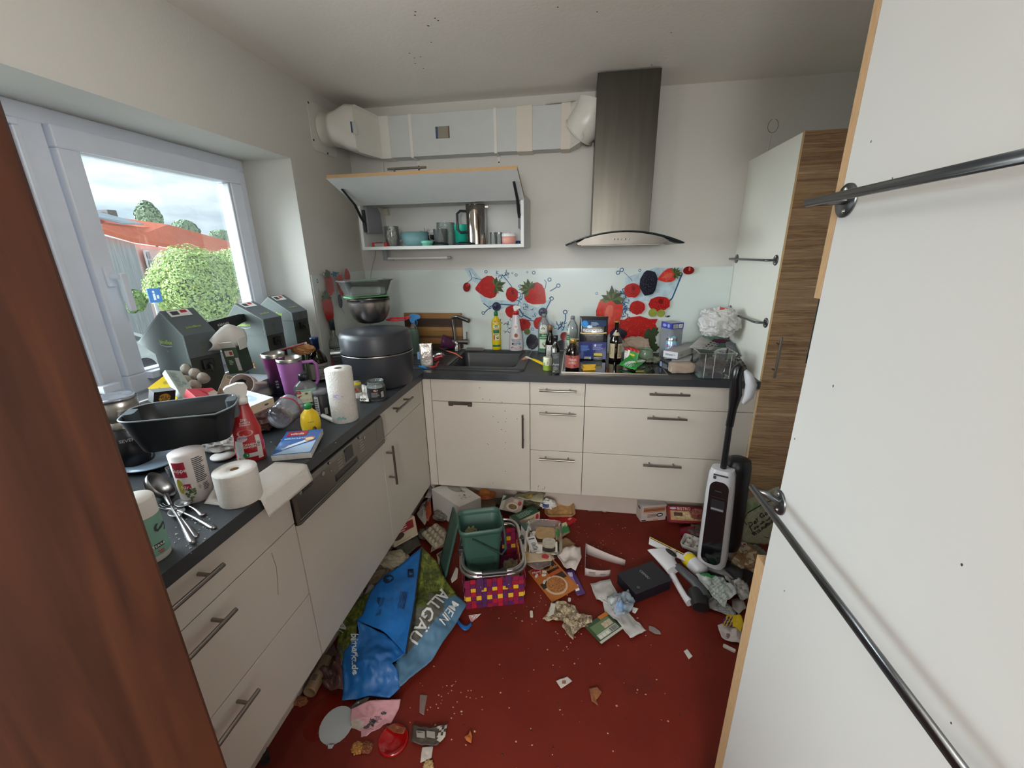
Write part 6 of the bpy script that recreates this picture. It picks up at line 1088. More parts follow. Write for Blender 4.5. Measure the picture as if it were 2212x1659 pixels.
# front rows
t, r, h, f = vessel('kitchen_roll', 'tall white kitchen paper roll with faint blue and purple prints', 'kitchen roll', (748, 915, 795, 58), [(.98, 0), (1, .005), (1, .99), (.99, 1.0)], mat('dcdad4', .9, bump=.5, bsc=160), n=44); MB().lathe([(.27 * r, h * 1.001), (.30 * r, h * 1.004)], CARD, 24).lathe([(0, h * 1.0015), (.26 * r, h * 1.0015)], mat('4a3c30', .9), 24).build('core', t)
L_ = Lab(f, h); L_.ell(-.3, .52, .4, .025, mat('b9a3cc', .8)); L_.ell(-.45, .555, .25, .012, mat('b9a3cc', .8), 2)
for i in range(5): L_.ell(-.55 + .13 * i, .10 + .02 * (i % 2), .09, .022, mat('7fa9ae', .8), 2)
L_.done(t, 'print')
t, r, h, f = vessel('glass_jar', 'open glass jar with a black label on the worktop edge before the air fryer', 'jar', (816, 868, 822, 40), [(.9, 0), (1, .05), (1, .78), (.86, .86), (.88, .9), (.92, .92), (.88, .95), (.9, 1)], clear('c4ccca', .2, .03, 1.2), open_top=True, fluid=.6, fluidm=mat('9aa3a0', .5)); L_ = Lab(f, h, off=.001); L_.rect(-1.5, .10, 1.5, .70, mat('1b1c1e', .5)); L_.ell(-.1, .6, .25, .05, mat('c9856a', .5), 1); L_.lines(-.6, .25, .3, .5, 5, mat('8a8a88', .5)); L_.bars(.45, .2, .75, .5); L_.done(t)
t, r, h, f = vessel('food_can', 'small tin with a yellow lid squeezed behind the kitchen roll', 'tin', (775, 864, 824, 20), [(1, 0), (1, .95), (.9, 1)], mat('8a8a70', .4, .3)); L_ = Lab(f, h); L_.rect(-1.2, .85, 1.2, .98, YEL); L_.ell(0, .6, .7, .14, RED); L_.rect(-1.0, .1, 1.0, .4, WHT); L_.done(t)
flatsheet('paper_scrap', 'curled white paper scrap between the tin and the glass jar', 'paper', [(778, 868), (798, 870), (796, 828), (782, 834)], zs=[.905, .905, .93, .93], m=PAP, amp=.01)
crumple('dried_scraps', 'dark dried scraps on the worktop between kitchen roll and glass jar', 'scraps', hit(785, 868, 2, ZC), .05, .03, .015, mat('4b4538', .8, var=.4, sc=80), 23, .5)
t, r, h, f = vessel('oil_bottle', 'clear bottle with black cap and green-red BERTOLLI label', 'bottle', (672, 906, 820, 50), [(.95, 0), (1, .02), (1, .80), (.8, .90), (.42, .97), (.40, 1.0)], clear('aab2ae', .25, .03, 1.3), cap=[(.42, 1.0), (.46, 1.0), (.46, 1.15), (.40, 1.17)], capm=mat('15161a', .25), sx=.55)
L_ = Lab(f, h, sx=.55, off=.001); L_.rect(-.95, .04, .95, .78, mat('cfd2b4', .5)); L_.rect(-.95, .04, .95, .42, mat('27302c', .5), 1); L_.rect(-.95, .72, .95, .78, mat('8fb6a6', .5), 1); L_.ell(0, .57, .85, .08, mat('b9252d', .45), 2); L_.text('BERTOLLI', 0, .57, .06, WHT, 4, sx=.86); L_.ell(0, .67, .14, .03, mat('8a6a4a', .5), 3); L_.rect(-.95, .67, -.45, .75, RED, 3); L_.text('NEU', -.7, .71, .03, WHT, 5); L_.text('GRILL OLIVENÖL', 0, .36, .045, WHT, 4, sx=.8); L_.rect(-.4, .13, .4, .145, RED, 4); L_.done(t)
t, r, h, f = vessel('spread_jar', 'dark jar with a clear lid between the oil bottle and kitchen roll', 'jar', (699, 902, 842, 34), [(.95, 0), (1, .03), (1, .8), (.9, .84)], mat('25242a', .3), cap=[(.98, .84), (.98, 1.0), (.85, 1.02)], capm=clear('9a9aa0', .5)); L_ = Lab(f, h); L_.rect(-.9, .1, -.3, .8, mat('a9a7a4', .6)); L_.lines(-.85, .15, -.35, .75, 7); L_.bars(.3, .1, .7, .35); L_.done(t)
t, r, h, f = vessel('lemon_juice_bottle', 'small yellow lemon-shaped juice bottle with green cap', 'bottle', (677, 945, 882, 44), [(.70, 0), (.86, .04), (1.0, .35), (1.0, .55), (.86, .8), (.42, .96), (.36, 1.0)], YEL, cap=[(.36, 1.0), (.38, 1.0), (.38, 1.14), (.3, 1.17)], capm=mat('1f8a4a', .35)); L_ = Lab(f, h); L_.text('10 07 20', 0, .58, .04, INK); L_.done(t)
o = MB().lathe([(0, 0), (.0145, 0), (.0145, .012), (.011, .016), (.004, .040), (0, .041)], mat('141416', .4), 24).build('nozzle_cap', loc=hit(683, 944, 2, ZC)); tag(o, 'black cone-shaped cap standing in front of the lemon juice bottle', 'cap')
rod('white_cap', 'small white plastic tube lying beside the kitchen roll', 'cap', [(697, 898, 2, .909), (720, 908, 2, .909)], .0085, mat('c9c7c0', .5), n=16)
# cleaning cloth pack
t, w, h = tbox('cloth_pack', 'blue and white pack of cleaning cloths with a red logo strip at the worktop edge', 'pack', hit(585, 985, 2, .922), hit(671, 977, 2, .922), hit(581, 936, 2, .935), .020, mat('d3d3d0', .4, bump=.3, bsc=50), mats=(None, mat('2c62a8', .3, coat=.5), None, None, None, None), bev=.004)
b = MB(); b.dpoly(FZ, [(-w * .48, -h * .48), (w * .48, -h * .48), (w * .48, 0), (0, -h * .2)], mat('a9c4e0', .3), .0008); b.dpoly(FZ, [(-w * .3, -h * .3), (w * .42, h * .05), (w * .40, h * .15), (-w * .2, -h * .15)], mat('dbe4ec', .3), .001); b.drect(FZ, -w * .42, h * .25, w * .12, h * .46, mat('a8283a', .3), .001); b.dtext(FZ, 'vileda', -w * .14, h * .35, .014, WHT, .0014, shear=.1); b.dtext(FZ, 'MIRACLEAN', -w * .12, h * .14, .0095, mat('d5dcea', .4), .0012); b.dell(FZ, w * .28, h * .08, w * .14, h * .09, mat('d06a3a', .4), .0012); b.dell(FZ, w * .28, h * .08, w * .11, h * .06, mat('dfd2a8', .4), .0014); b.dlines(FZ, -w * .42, -h * .2, -w * .15, h * .05, 6, mat('6f92c4', .4), .0012); b.build('print', t)
# red spray bottle leaning
c, h, r = up(548, 1004, 872, 66); t = thing('spray_bottle', 'red kitchen cleaner spray bottle with white head next to the toilet roll', 'spray bottle', (c.x, c.y, ZC), facing(c), rx=-.03); prf = [(.92, 0), (1.0, .02), (1.0, .30), (.92, .45), (.96, .55), (.72, .72), (.45, .95), (.42, 1.0)]; f = rfn(prf, r, h)
MB().lathe([(0, 0)] + [(k * r, q * h) for k, q in prf] + [(0, h)], mat('b31c26', .22, coat=.6), 36, sx=.5).build('body', t); MB().lathe([(0, h), (.42 * r, h), (.44 * r, h * 1.10), (0, h * 1.1)], WHT, 24).build('collar', t); trigger(t, h, r, h * 1.09, WHT, .82, -1)
L_ = Lab(f, h, sx=.5); L_.text('2IN1', -.15, .74, .045, WHT); L_.text('GLANZT &', -.1, .69, .028, WHT); L_.text('DESINFIZIERT', -.1, .655, .022, WHT); L_.rect(-1.15, .03, -.45, .40, mat('d9dde2', .4)); L_.ell(-.2, .52, .6, .06, mat('d9a99c', .4), 0); L_.ell(-.5, .43, .42, .055, mat('d8b6bc', .4), 2); L_.text('SAGROTAN', -.5, .445, .030, mat('274a9a', .4), 4, sx=.8); L_.text('KÜCHEN-', -.05, .32, .035, WHT, 4); L_.text('REINIGER', -.05, .28, .035, WHT, 4, sx=.9); L_.ell(-.35, .14, .22, .05, GRN, 3); L_.rect(-.3, .10, .5, .17, mat('c9cccb', .4), 2); L_.rect(.45, .05, .85, .46, mat('d6c9c4', .4), 2); L_.lines(.5, .07, .8, .45, 16); L_.ell(-.9, .09, .1, .025, mat('e08a3a', .4), 3); L_.done(t)
# pack of soap, leaning clear tub
t, w, h = tbox('soap_box', 'cream cardboard box with pale blue print behind the clear tub', 'box', hit(541, 878, 1, -1.58), hit(590, 858, 1, -1.50), hit(531, 842, 1, -1.46), .030, mat('c4b49a', .7), mats=(None, mat('dcdcdf', .5), None, None, None, None)); b = MB(); b.dell(FZ, -w * .05, 0, w * .25, h * .3, mat('b4cbdc', .5)); b.dell(FZ, -w * .05, .002, w * .12, h * .14, mat('cddbe6', .5), .0008); P = plane((0, -h / 2, -.015), (1, 0, 0), (0, 0, 1)); b.dell(P, w * .15, 0, .008, .003, INK, .001); b.build('print', t)
q = hit(601, 903, 1, -1.47); ax = (hit(640, 868, 1, -1.33) - q).normalized(); zq = ax; xq = zq.cross(Vector((0, 0, 1))).normalized(); yq = zq.cross(xq); M = Matrix(((xq.x, yq.x, zq.x, q.x), (xq.y, yq.y, zq.y, q.y), (xq.z, yq.z, zq.z, q.z), (0, 0, 0, 1)))
t = thing('plastic_tub', 'clear round plastic tub lying on its side behind the cloth pack', 'tub', M=M); MB().lathe([(0, .004), (.045, .003), (.052, 0), (.056, .004), (.058, .02), (.062, .12), (.064, .122), (.060, .12), (.056, .02), (.050, .006), (0, .007)], clear('dcdce6', .16, .04, 1.4), 36).build('tub', t); MB().lathe([(.0625, .085), (.0628, .093)], mat('b3283a', .4), 36).build('label', t); t.scale = (.8, .8, .8)
crumple('crisp_bag', 'dark red-brown crumpled bag behind the clear tub', 'bag', hit(590, 930, 2, ZC) + Vector((-.06, .03, 0)), .12, .16, .06, mat('5a3a34', .5, var=.3), 25, .25); crumple('paper_bag', 'brown crumpled paper under the clear tub', 'paper', hit(648, 905, 2, ZC) + Vector((-.08, .0, 0)), .07, .08, .04, mat('8a765c', .7), 26, .25)
# toilet roll with its tail
c, h, r = up(527, 1096, 1013, 100); t = thing('toilet_roll', 'white toilet roll standing upright, its paper trailing over the worktop edge', 'toilet roll', (c.x, c.y, ZC + .001)); tp = mat('d9d5cf', .9, bump=.25, bsc=120)
MB().lathe([(r * .98, 0), (r, .003), (r, h - .003), (r * .985, h), (r * .22, h), (r * .21, h * .6), (r * .2, .002)], tp, 48).build('roll', t); MB().lathe([(r * .215, h * .98), (r * .2, h * .3), (0, h * .3)], CARD, 20).build('core', t)
b = MB(); T_ = [hit(441, 1088, 2, .9015), hit(500, 1095, 2, .9015), hit(500, 1050, 2, .9015 + .02), hit(478, 1030, 2, .95)]; b.sheet(quadP(T_[0], T_[1], T_[2], T_[3], amp=.002, fs=2), 10, 8, tp, .0008, M=Matrix.Translation(-Vector((c.x, c.y, ZC + .001))))
S_ = [hit(585, 1052, 2, .902), hit(622, 1029, 2, .902)]; e1 = Vector((.601, 0, 0)); 
def tail(s, q):
    y = -1.86 + .20 * s; x = .50 + .125 * q * 1.35
    if x > .603: k = x - .603; return Vector((.6045 + k * .15, y + .01 * q, .899 - k * .9))
    return Vector((x, y, .9025))
b.sheet(tail, 14, 16, tp, .0007, M=Matrix.Translation(-Vector((c.x, c.y, ZC + .001)))); b.build('loose_paper', t)
t, r, h, f = vessel('soup_tub', 'white soup tub with red label and herb picture under the black basket', 'tub', (432, 1086, 975, 80), [(.88, 0), (.92, .02), (1.0, 1.0)], mat('c9bfbc', .5), n=40)
L_ = Lab(f, h, off=.0012); L_.rect(-1.05, .58, -.25, .90, mat('a8253a', .45)); L_.text('Suppe', -.66, .74, .085, WHT, sx=.85); L_.lines(.15, .42, .9, .95, 14); L_.ell(.25, .33, .08, .05, mat('a49a97', .5)); L_.lines(.45, .22, .9, .38, 5); L_.ell(-.85, .40, .22, .16, mat('a79a2c', .5)); L_.rect(-.62, .32, -.22, .44, mat('a8253a', .45), 2); L_.text('Nr.1', -.42, .38, .08, WHT, 5)
for i in range(16): L_.ell(-.6 + .55 * rd.random(), .12 + .2 * rd.random(), .07, .03, mat('3f5233' if i % 2 else '55683f', .6), 2 + i * .1, rot=rd.random() * 3)
L_.done(t)
# black basket
t = thing('storage_basket', 'large black plastic basket with grey side grips resting on top of the clutter', 'basket', (.330, -1.760, 1.020), rz=math.radians(34 + 90)); bk = mat('1c1f22', .45); ring = lambda w, d, rr_, z: rrect(w, d, rr_, 7, z=z)
def dip(R): return [(x, y, z - .022 * math.exp(-((y + .03) / .07) ** 2) * (1 if x < 0 else .1)) for x, y, z in R]
b = MB(); b.rings([ring(.115, .200, .03, 0), ring(.122, .208, .034, .004), ring(.155, .262, .045, .098)], bk, True, True, True); b.rings([dip(ring(.156, .263, .045, .098)), dip(ring(.160, .267, .046, .102)), dip(ring(.154, .261, .044, .103)), ring(.118, .204, .032, .008)], bk, True, True, False, False); b.add(ring(.118, .204, .032, .008), [tuple(range(32))], bk); b.build('basket', t)
MB().tube([(x, y, z) for x, y, z in dip(ring(.158, .265, .046, .103))], .0022, mat('8f9aa0', .4), 8, closed=True).build('rim', t)
for s_, a0 in ((-1, -.0), (1, 0)): MB().prism(rrect(.05, .026, .010), .055, .108, mat('4d565c', .4), M=Matrix.Translation((0, s_ * .118, 0)) @ Matrix.Rotation(0.0, 4, 'Z')).build('grip', t, bevel=.004)
# coffee grinder and bowl lid
c, h, r = up(296, 1012, 930, 96); t = thing('coffee_grinder', 'black kitchen appliance base with steel band and round handle behind the basket', 'grinder', (c.x, c.y, ZC), facing(c)); hg_ = .135
MB().lathe([(0, 0), (r * .9, 0), (r, .01), (r, hg_), (0, hg_)], mat('17181b', .3), 36).build('base', t); MB().lathe([(r * 1.01, hg_), (r * 1.02, hg_ + .022), (0, hg_ + .022)], STL, 36).build('band', t)
L_ = Lab(r, hg_); L_.text('SEVERIN', .1, .72, .075, mat('b8b8ba', .4)); L_.done(t); q = hit(307, 984, 1, -1.72) - Vector((c.x, c.y, ZC)); q.rotate(Matrix.Rotation(-facing(c), 3, 'Z')); MB().tube([(q.x, q.y + .024 * math.cos(a), q.z + .022 * math.sin(a)) for a in [math.radians(20 * i) for i in range(18)]], .0025, STL, 8, closed=True).lathe([(0, 0), (.022, 0)], BLK, 24, M=Matrix(((0, 0, 1, q.x - .004), (1, 0, 0, q.y), (0, 1, 0, q.z), (0, 0, 0, 1)))).build('dial', t)
zt_ = ZC + hg_ + .024; t = thing('steel_pot', 'steel pot with a glass-like lid standing on the black appliance base', 'pot', (c.x, c.y, zt_)); MB().lathe([(0, 0), (r * .95, 0), (r * 1.0, .008), (r * 1.0, .062), (0, .062)], STL, 40).build('pot', t); MB().lathe([(0, .070), (r * .2, .071), (r * .6, .066), (r * .9, .072), (r * 1.04, .068), (r * 1.06, .064), (r * 1.0, .0625)], mat('a9abb4', .08, .7, var=.3, sc=40, bump=.3, bsc=30), 40).build('lid', t)
# dark bag at door side, plate, little cup, cutlery
crumple('snack_bag', 'dark bag with olive and brown print standing beside the door frame', 'bag', (.17, -1.93, ZC), .13, .13, .13, mat('37352a', .35, var=.5, sc=30, bump=.4), 27, .22, 30, 20)
q = hit(345, 1013, 2, ZC); o = MB().lathe([(0, .003), (.05, .003), (.085, .014), (.087, .016), (.05, .008), (0, .008)], mat('8fa3b6', .25), 36).build('plate', loc=(q.x - .05, q.y + .03, ZC)); tag(o, 'blue-white plate half hidden under the black basket', 'plate')
vessel('measuring_cup', 'tiny clear plastic cup on the worktop left of the soup tub', 'cup', (376, 1030, 1008, 28), [(.85, 0), (1, 1)], PLA, open_top=True)
q = hit(495, 990, 2, ZC); o = MB().lathe([(0, .004), (.033, .004), (.036, .008), (.036, .011), (0, .010)], mat('c4c0ba', .5), 32).build('pot_lid', loc=q + Vector((-.02, 0, 0))); tag(o, 'flat white round lid between soup tub and red spray bottle', 'lid')
crumple('kitchen_cloth', 'crumpled grey-white cloth behind the soup tub', 'cloth', hit(487, 968, 2, ZC), .13, .10, .045, mat('9a958f', .9), 28, .3)
t, r, h, f = vessel('cleaner_tub', 'white tub with a mint green label cut off by the brown door frame', 'tub', (336, 1218, 1075, 92), [(.95, 0), (1, .02), (.98, .97), (.9, 1.0)], mat('d3cdc6', .45), n=40); L_ = Lab(f, h); L_.rect(-1.5, .10, 1.5, .72, mat('76a391', .5)); L_.rect(.2, .22, .75, .29, BLK, 1); L_.text('TERRA', .45, .255, .04, WHT, 3); L_.text('S', .9, .5, .22, INK, 3, rot=1.2); L_.rect(.3, .16, .65, .175, RED, 2); L_.rect(.35, .13, .65, .145, RED, 2); L_.done(t)
def cutlery(name, lbl, A, B, kind, w=.02, z=.006):
    A, B = hit(*A, 2, ZC + z), hit(*B, 2, ZC + z); d = B - A; L_ = d.length; t = thing(name, lbl, 'cutlery', A, math.atan2(d.y, d.x)); pol = steel('9d9b9a', .3); t.rotation_euler.y = .0
    MB().sheet(lambda s, q: (L_ * (.3 + .7 * s), (q - .5) * (.005 + .012 * s ** 2) * (1 - .5 * max(0, s - .93) / .07), .006 * (1 - s) + .004 * math.sin(s * 3) - .003 * (2 * q - 1) ** 2), 20, 4, pol, .0022).build('handle', t)
    if kind == 'fork':
        b = MB(); b.sheet(lambda s, q: (L_ * (.16 + .15 * s), (q - .5) * (.025 - .018 * s), .004 + .004 * math.sin(s * 2)), 6, 4, pol, .0018)
        for i in range(4): y = (i - 1.5) * .0068; b.tube([(L_ * .17, y, .004), (L_ * .05, y, -.001), (0, y * .9, .002)], [.0014, .0012, .0008], pol, 6)
        b.build('tines', t)
    elif kind == 'ladle':
        b = MB(); b.lathe([(0, -.028), (.022, -.025), (.038, -.012), (.043, .004), (.0415, .004), (.036, -.011), (.02, -.0235), (0, -.0265)], pol, 32, M=Matrix.Translation((.005, 0, .028)) @ Matrix.Rotation(-1.0, 4, 'X') @ Matrix.Rotation(.3, 4, 'Y')); b.tube([(.04, 0, .012), (L_ * .32, 0, .007)], [.008, .0045], pol, 8, flat=.6); b.build('bowl', t)
    else: b = MB(); b.lathe([(0, -.008), (.012, -.006), (.018, 0), (.017, .0005), (0, -.0065)], pol, 24, sx=1.5, M=Matrix.Translation((L_ * .12, 0, .008))); b.tube([(L_ * .2, 0, .006), (L_ * .32, 0, .007)], .003, pol, 8); b.build('bowl', t)
cutlery('soup_ladle', 'large shiny steel ladle, its handle pointing to the worktop edge', (352, 1066), (417, 1172), 'ladle', z=.008); cutlery('fork', 'steel fork lying upside down across the ladle', (349, 1090), (464, 1140), 'fork', z=.004); cutlery('spoon', 'short steel spoon behind the fork', (392, 1088), (440, 1112), 'spoon', z=.006); cutlery('spoon', 'steel spoon bowl under the fork tines beside the ladle handle', (378, 1104), (424, 1160), 'spoon', z=.003)
stuffbits('crumbs', 'pale flakes and crumbs on the near left worktop', 'crumbs', [hit(rd.gauss(u, 18), rd.gauss(v, 14), 2, ZC + .0005) for u, v, k in ((400, 1160, 26), (430, 1120, 14), (450, 1150, 8), (620, 960, 5), (700, 940, 5)) for _ in range(k)], mat('aeb2ae', .7, var=.3, sc=90), .0028, 8)
# ---------------------------------------------------------------- dishes in the open wall cabinet
SZ = 1.5785
def iny(u, vt, wpx, y):
    x = hit(u, 500, 1, y).x; h = hit(u, vt, 1, y).z - SZ; k = abs(hit(u + 10, vt, 1, y).x - hit(u, vt, 1, y).x) / 10; return (x, y), max(h, .01), wpx / 2 * k
def dish(name, lbl, cat, u, vt, wpx, y, prof, m, **kw):
    return vessel(name, lbl, cat, None, prof, m, z=SZ, at=iny(u, vt, wpx, y), **kw)
t, r, h, f = dish('glass_mug', 'glass mug full of nuts or coins in the wall cabinet', 'mug', 846, 489, 30, -.20, [(.7, 0), (.85, .05), (1, .5), (.95, 1.0)], GLS, open_top=True)
rd = random.Random(4); b = MB()
for i in range(34): a = rd.random() * 6.28; q = rd.random() ** .5 * r * .62; b.lathe([(0, -.004), (.010, -.003), (.011, 0), (.010, .003), (0, .004)], mat(rd.choice(['8a5f48', 'b3a592', '9a8a3c', '6e5340', 'a88f80']), .35, .4), 10, M=rot3(rd.random() * 3, rd.random() * 3, 0, (q * math.cos(a), q * math.sin(a), h * (.12 + .78 * i / 34))))
o = b.build('contents', t); o['kind'] = 'stuff'
MB().tube([(0.0, r * .9, h * .85), (.0, r * 1.35, h * .78), (.0, r * 1.4, h * .4), (.0, r * .95, h * .25)], .0035, GLS, 8).build('handle', t)
q = iny(819, 520, 30, -.25); t = thing('clip_box', 'small clear box with red clips at the left end of the shelf', 'box', (q[0][0], -.25, SZ)); MB().box((-.03, -.02, 0), (.03, .02, .02), clear('c9cac8', .4)).build('box', t, bevel=.002); MB().box((-.045, -.02, .002), (-.031, .02, .024), RED).build('clip', t, bevel=.002); MB().box((.031, -.02, .002), (.047, .02, .024), RED).build('clip', t, bevel=.002); MB().box((-.02, -.02, .0205), (.006, .02, .026), RED).build('clip', t, bevel=.002)
bw = mat('7fa9ae', .4); t, r, h, f = dish('mixing_bowl', 'pale blue plastic bowl in the open wall cabinet', 'bowl', 896, 502, 58, -.20, [(.55, 0), (.8, .1), (.95, .5), (1.0, 1.0), (1.04, 1.0)], bw, open_top=True)
MB().sheet(lambda s, q: (r * .96 * math.cos(math.pi * (s)), r * .96 * math.sin(math.pi * s) * -1 * 0 + r * .7, h * (1.0 + .32 * math.sin(math.pi * s) * q)), 14, 4, bw, .003).build('far_rim', t)
dish('bowl_lid', 'sage green lid standing in the pale blue bowl', 'lid', 909, 496, 24, -.185, [(.9, 0), (1, .2), (.95, 1)], mat('8fb3a0', .45)) if False else None
q = iny(910, 497, 24, -.19); o = MB().tube([(q[0][0] + .028 * math.cos(a), -.19, SZ + .055 + .028 * math.sin(a)) for a in [math.pi * i / 12 for i in range(13)]], .005, mat('8fb3a0', .45), 8).build('silicone_ring'); tag(o, 'sage green ring standing in the pale blue bowl', 'ring')
t, r, h, f = dish('food_box', 'small mint box with a lid at the front of the shelf', 'box', 921, 520, 32, -.27, [(.8, 0), (.9, .5), (1, .55), (1, .8), (.9, 1.0)], mat('79c9b4', .4), sy=.8)
dish('black_bowl', 'black bowl behind the small mint box', 'bowl', 931, 508, 22, -.17, [(.6, 0), (1, 1)], BLK, open_top=True); 
t, r, h, f = dish('measuring_jug', 'small clear glass measuring cup in front of the tall clear jar', 'jug', 951, 495, 30, -.20, [(.8, 0), (.9, .05), (1, 1)], clear('d5dddb', .15, .03, 1.5), open_top=True); MB().tube([(0, -r * .9, h * .9), (0, -r * 1.6, h * .85), (0, -r * 1.5, h * .4), (0, -r * .9, h * .3)], .003, GLS, 8).build('handle', t)
dish('storage_jar', 'tall clear plastic jar at the back of the cabinet', 'jar', 963, 481, 38, -.11, [(.95, 0), (1, .05), (1, .85), (.95, .9), (.98, .92), (.98, 1)], clear('ccd8d4', .3, .06), open_top=True)
dish('tumbler', 'bright turquoise plastic cup behind the coffee press', 'cup', 995, 485, 28, -.12, [(.85, 0), (1, 1)], mat('1fb9a0', .4), open_top=True)
for (u, w_, lb) in ((938, 34, 'flat black lid, left of the two lying before the clear jar'), (992, 44, 'flat black lid with a raised ring, just left of the coffee press')):
    q = iny(u + 10, 518, w_, -.24); o = MB().lathe([(0, 0), (q[2] * 1.1, 0), (q[2] * 1.15, .006), (q[2] * 1.0, .013), (q[2] * .6, .013), (q[2] * .55, .018), (0, .018)], mat('1d2a2c', .4), 28, sy=.7).build('container_lid', loc=(q[0][0], -.24, SZ)); tag(o, lb, 'lid')
t, r, h, f = dish('coffee_press', 'tall shiny steel coffee press with black handle in the wall cabinet', 'coffee press', 1029, 443, 42, -.19, [(.97, 0), (1, .01), (1, .02), (1, .97), (.97, 1.0)], mat('b9aea4', .10, 1.0, .05), n=40, rz=-math.pi / 2)
MB().lathe([(r * 1.0, h), (r * 1.03, h), (r * .95, h * 1.02), (0, h * 1.03)], STL, 32).build('lid', t); MB().tube([(0, 0, h * 1.02), (0, 0, h * 1.10)], .003, STL, 8).lathe([(0, h * 1.10), (.014, h * 1.10), (.014, h * 1.115), (0, h * 1.12)], STL, 16).build('plunger', t)
MB().tube([(0, -r * .95, h * .86), (0, -r * 1.6, h * .87), (0, -r * 1.95, h * .80), (0, -r * 1.98, h * .42), (0, -r * 1.65, h * .33), (0, -r * .95, h * .34)], .0075, BLK, 10).build('handle', t); MB().prism([(r * .8, -.008), (r * 1.3, 0), (r * .8, .008)], h * .93, h * .97, STL, M=Matrix.Rotation(math.pi / 2, 4, 'Z')).build('spout', t)
for k, (u, lb) in enumerate(((1065, 'left'), (1078, 'right'))): dish('drinking_glass', lb + ' of two small clear glasses between coffee press and pink pot', 'glass', u, 502, 14, -.18 + .01 * k, [(.85, 0), (.9, .06), (1, 1)], clear('dfe6e4', .2, .03, 1.5), open_top=True)
t, r, h, f = dish('lidded_cup', 'small pink pot with a white lid at the right end of the shelf', 'pot', 1099, 503, 30, -.22, [(.75, 0), (.95, .15), (1, .45), (.95, .68)], mat('d99a8e', .45), cap=[(1.0, .68), (1.02, .72), (.98, .95), (.2, .97), (.15, 1.03)], capm=WHT)
q = iny(1119, 516, 10, -.16); o = MB().lathe([(0, 0), (.014, 0), (.014, .02), (0, .02)], mat('23306a', .4), 20).build('blue_cap', loc=(q[0][0], -.16, SZ)); tag(o, 'dark blue cap in the far right corner of the shelf', 'cap')
# ---------------------------------------------------------------- things on the floor
class Sur:
    """a crumpled surface near the plane through three points given as (pixel u, pixel v, height)"""
    def __init__(s, a, b, c, amp=.004, fs=.03, seed=0.0, bulge=None):
        A, B, C_ = [hit(u, v, 2, z) for u, v, z in (a, b, c)]; s.n = (B - A).cross(C_ - A).normalized(); s.A = A; s.amp = amp; s.fs = fs; s.seed = seed; s.bulge = bulge
        if s.n.dot(CAM - A) < 0: s.n = -s.n
    def __call__(s, x, y):
        d = ray(x, -y); p = CAM + d * ((s.A - CAM).dot(s.n) / d.dot(s.n)); k = s.amp * noise.fractal(Vector((x * s.fs, y * s.fs, s.seed)), .6, 2.1, 3)
        if s.bulge: bu, bv, br, bh = s.bulge; k += bh * math.exp(-(((x - bu) ** 2 + (-y - bv) ** 2) / br ** 2))
        p = p + s.n * (k + s.amp * .6)
        if p.z < .002: p.z = .002
        return p
def fan(b, P, poly, m, mfn=None, rings=9, step=10.0, ctr=None):
    pts = []
    for i in range(len(poly)):
        a, c = Vector(poly[i]), Vector(poly[(i + 1) % len(poly)]); n = max(1, int((c - a).length / step))
        pts += [a + (c - a) * j / n for j in range(n)]
    cx = Vector(ctr) if ctr else sum(pts, Vector((0, 0))) / len(pts); n = len(pts); g = {}
    V = [P(cx.x, -cx.y)]; UV = [cx]
    for k in range(1, rings + 1):
        for p in pts: q = cx + (p - cx) * (k / rings); V.append(P(q.x, -q.y)); UV.append(q)
    for j in range(n):
        f = (0, 1 + j, 1 + (j + 1) % n); c_ = (UV[f[0]] + UV[f[1]] + UV[f[2]]) / 3; g.setdefault((mfn(c_.x, c_.y) if mfn else None) or m, []).append(f)
        for k in range(1, rings):
            a = 1 + (k - 1) * n; f = (a + j, a + n + j, a + n + (j + 1) % n, a + (j + 1) % n); c_ = sum((UV[i] for i in f), Vector((0, 0))) / 4
            g.setdefault((mfn(c_.x, c_.y) if mfn else None) or m, []).append(f)
    base = len(b.v)
    for mm, fs in g.items():
        k = b.mi(mm)
        for f in fs: b.f.append(tuple(base + i for i in f)); b.m.append(k); b.sm.append(True)
    b.v += [tuple(v) for v in V]; return b
def place(b, name, label, cat, group=None, solid=.0016):
    xs = [Vector(v) for v in b.v]; o = sum(xs, Vector()) / len(xs); o.z = min(v.z for v in xs); b.v = [tuple(v - o) for v in xs]
    return tag(b.build(name, loc=o, solid=solid), label, cat, group)
def scrap(name, label, cat, poly, z, m, amp=.004, seed=1.0, mfn=None, deco=None, bulge=None, zs=None, solid=.0016, fs=.04, rings=7, step=8, group=None):
    """crumpled flat piece; z = height or three heights for the first three corners"""
    zz = z if isinstance(z, (list, tuple)) else (z, z, z); S = Sur((*poly[0], zz[0]), (*poly[1], zz[1]), (*poly[2], zz[2]), amp, fs, seed, bulge); b = MB(); fan(b, S, poly, m, mfn, rings, step)
    if deco: deco(b, S)
    return place(b, name, label, cat, group, solid)
LINO = .002
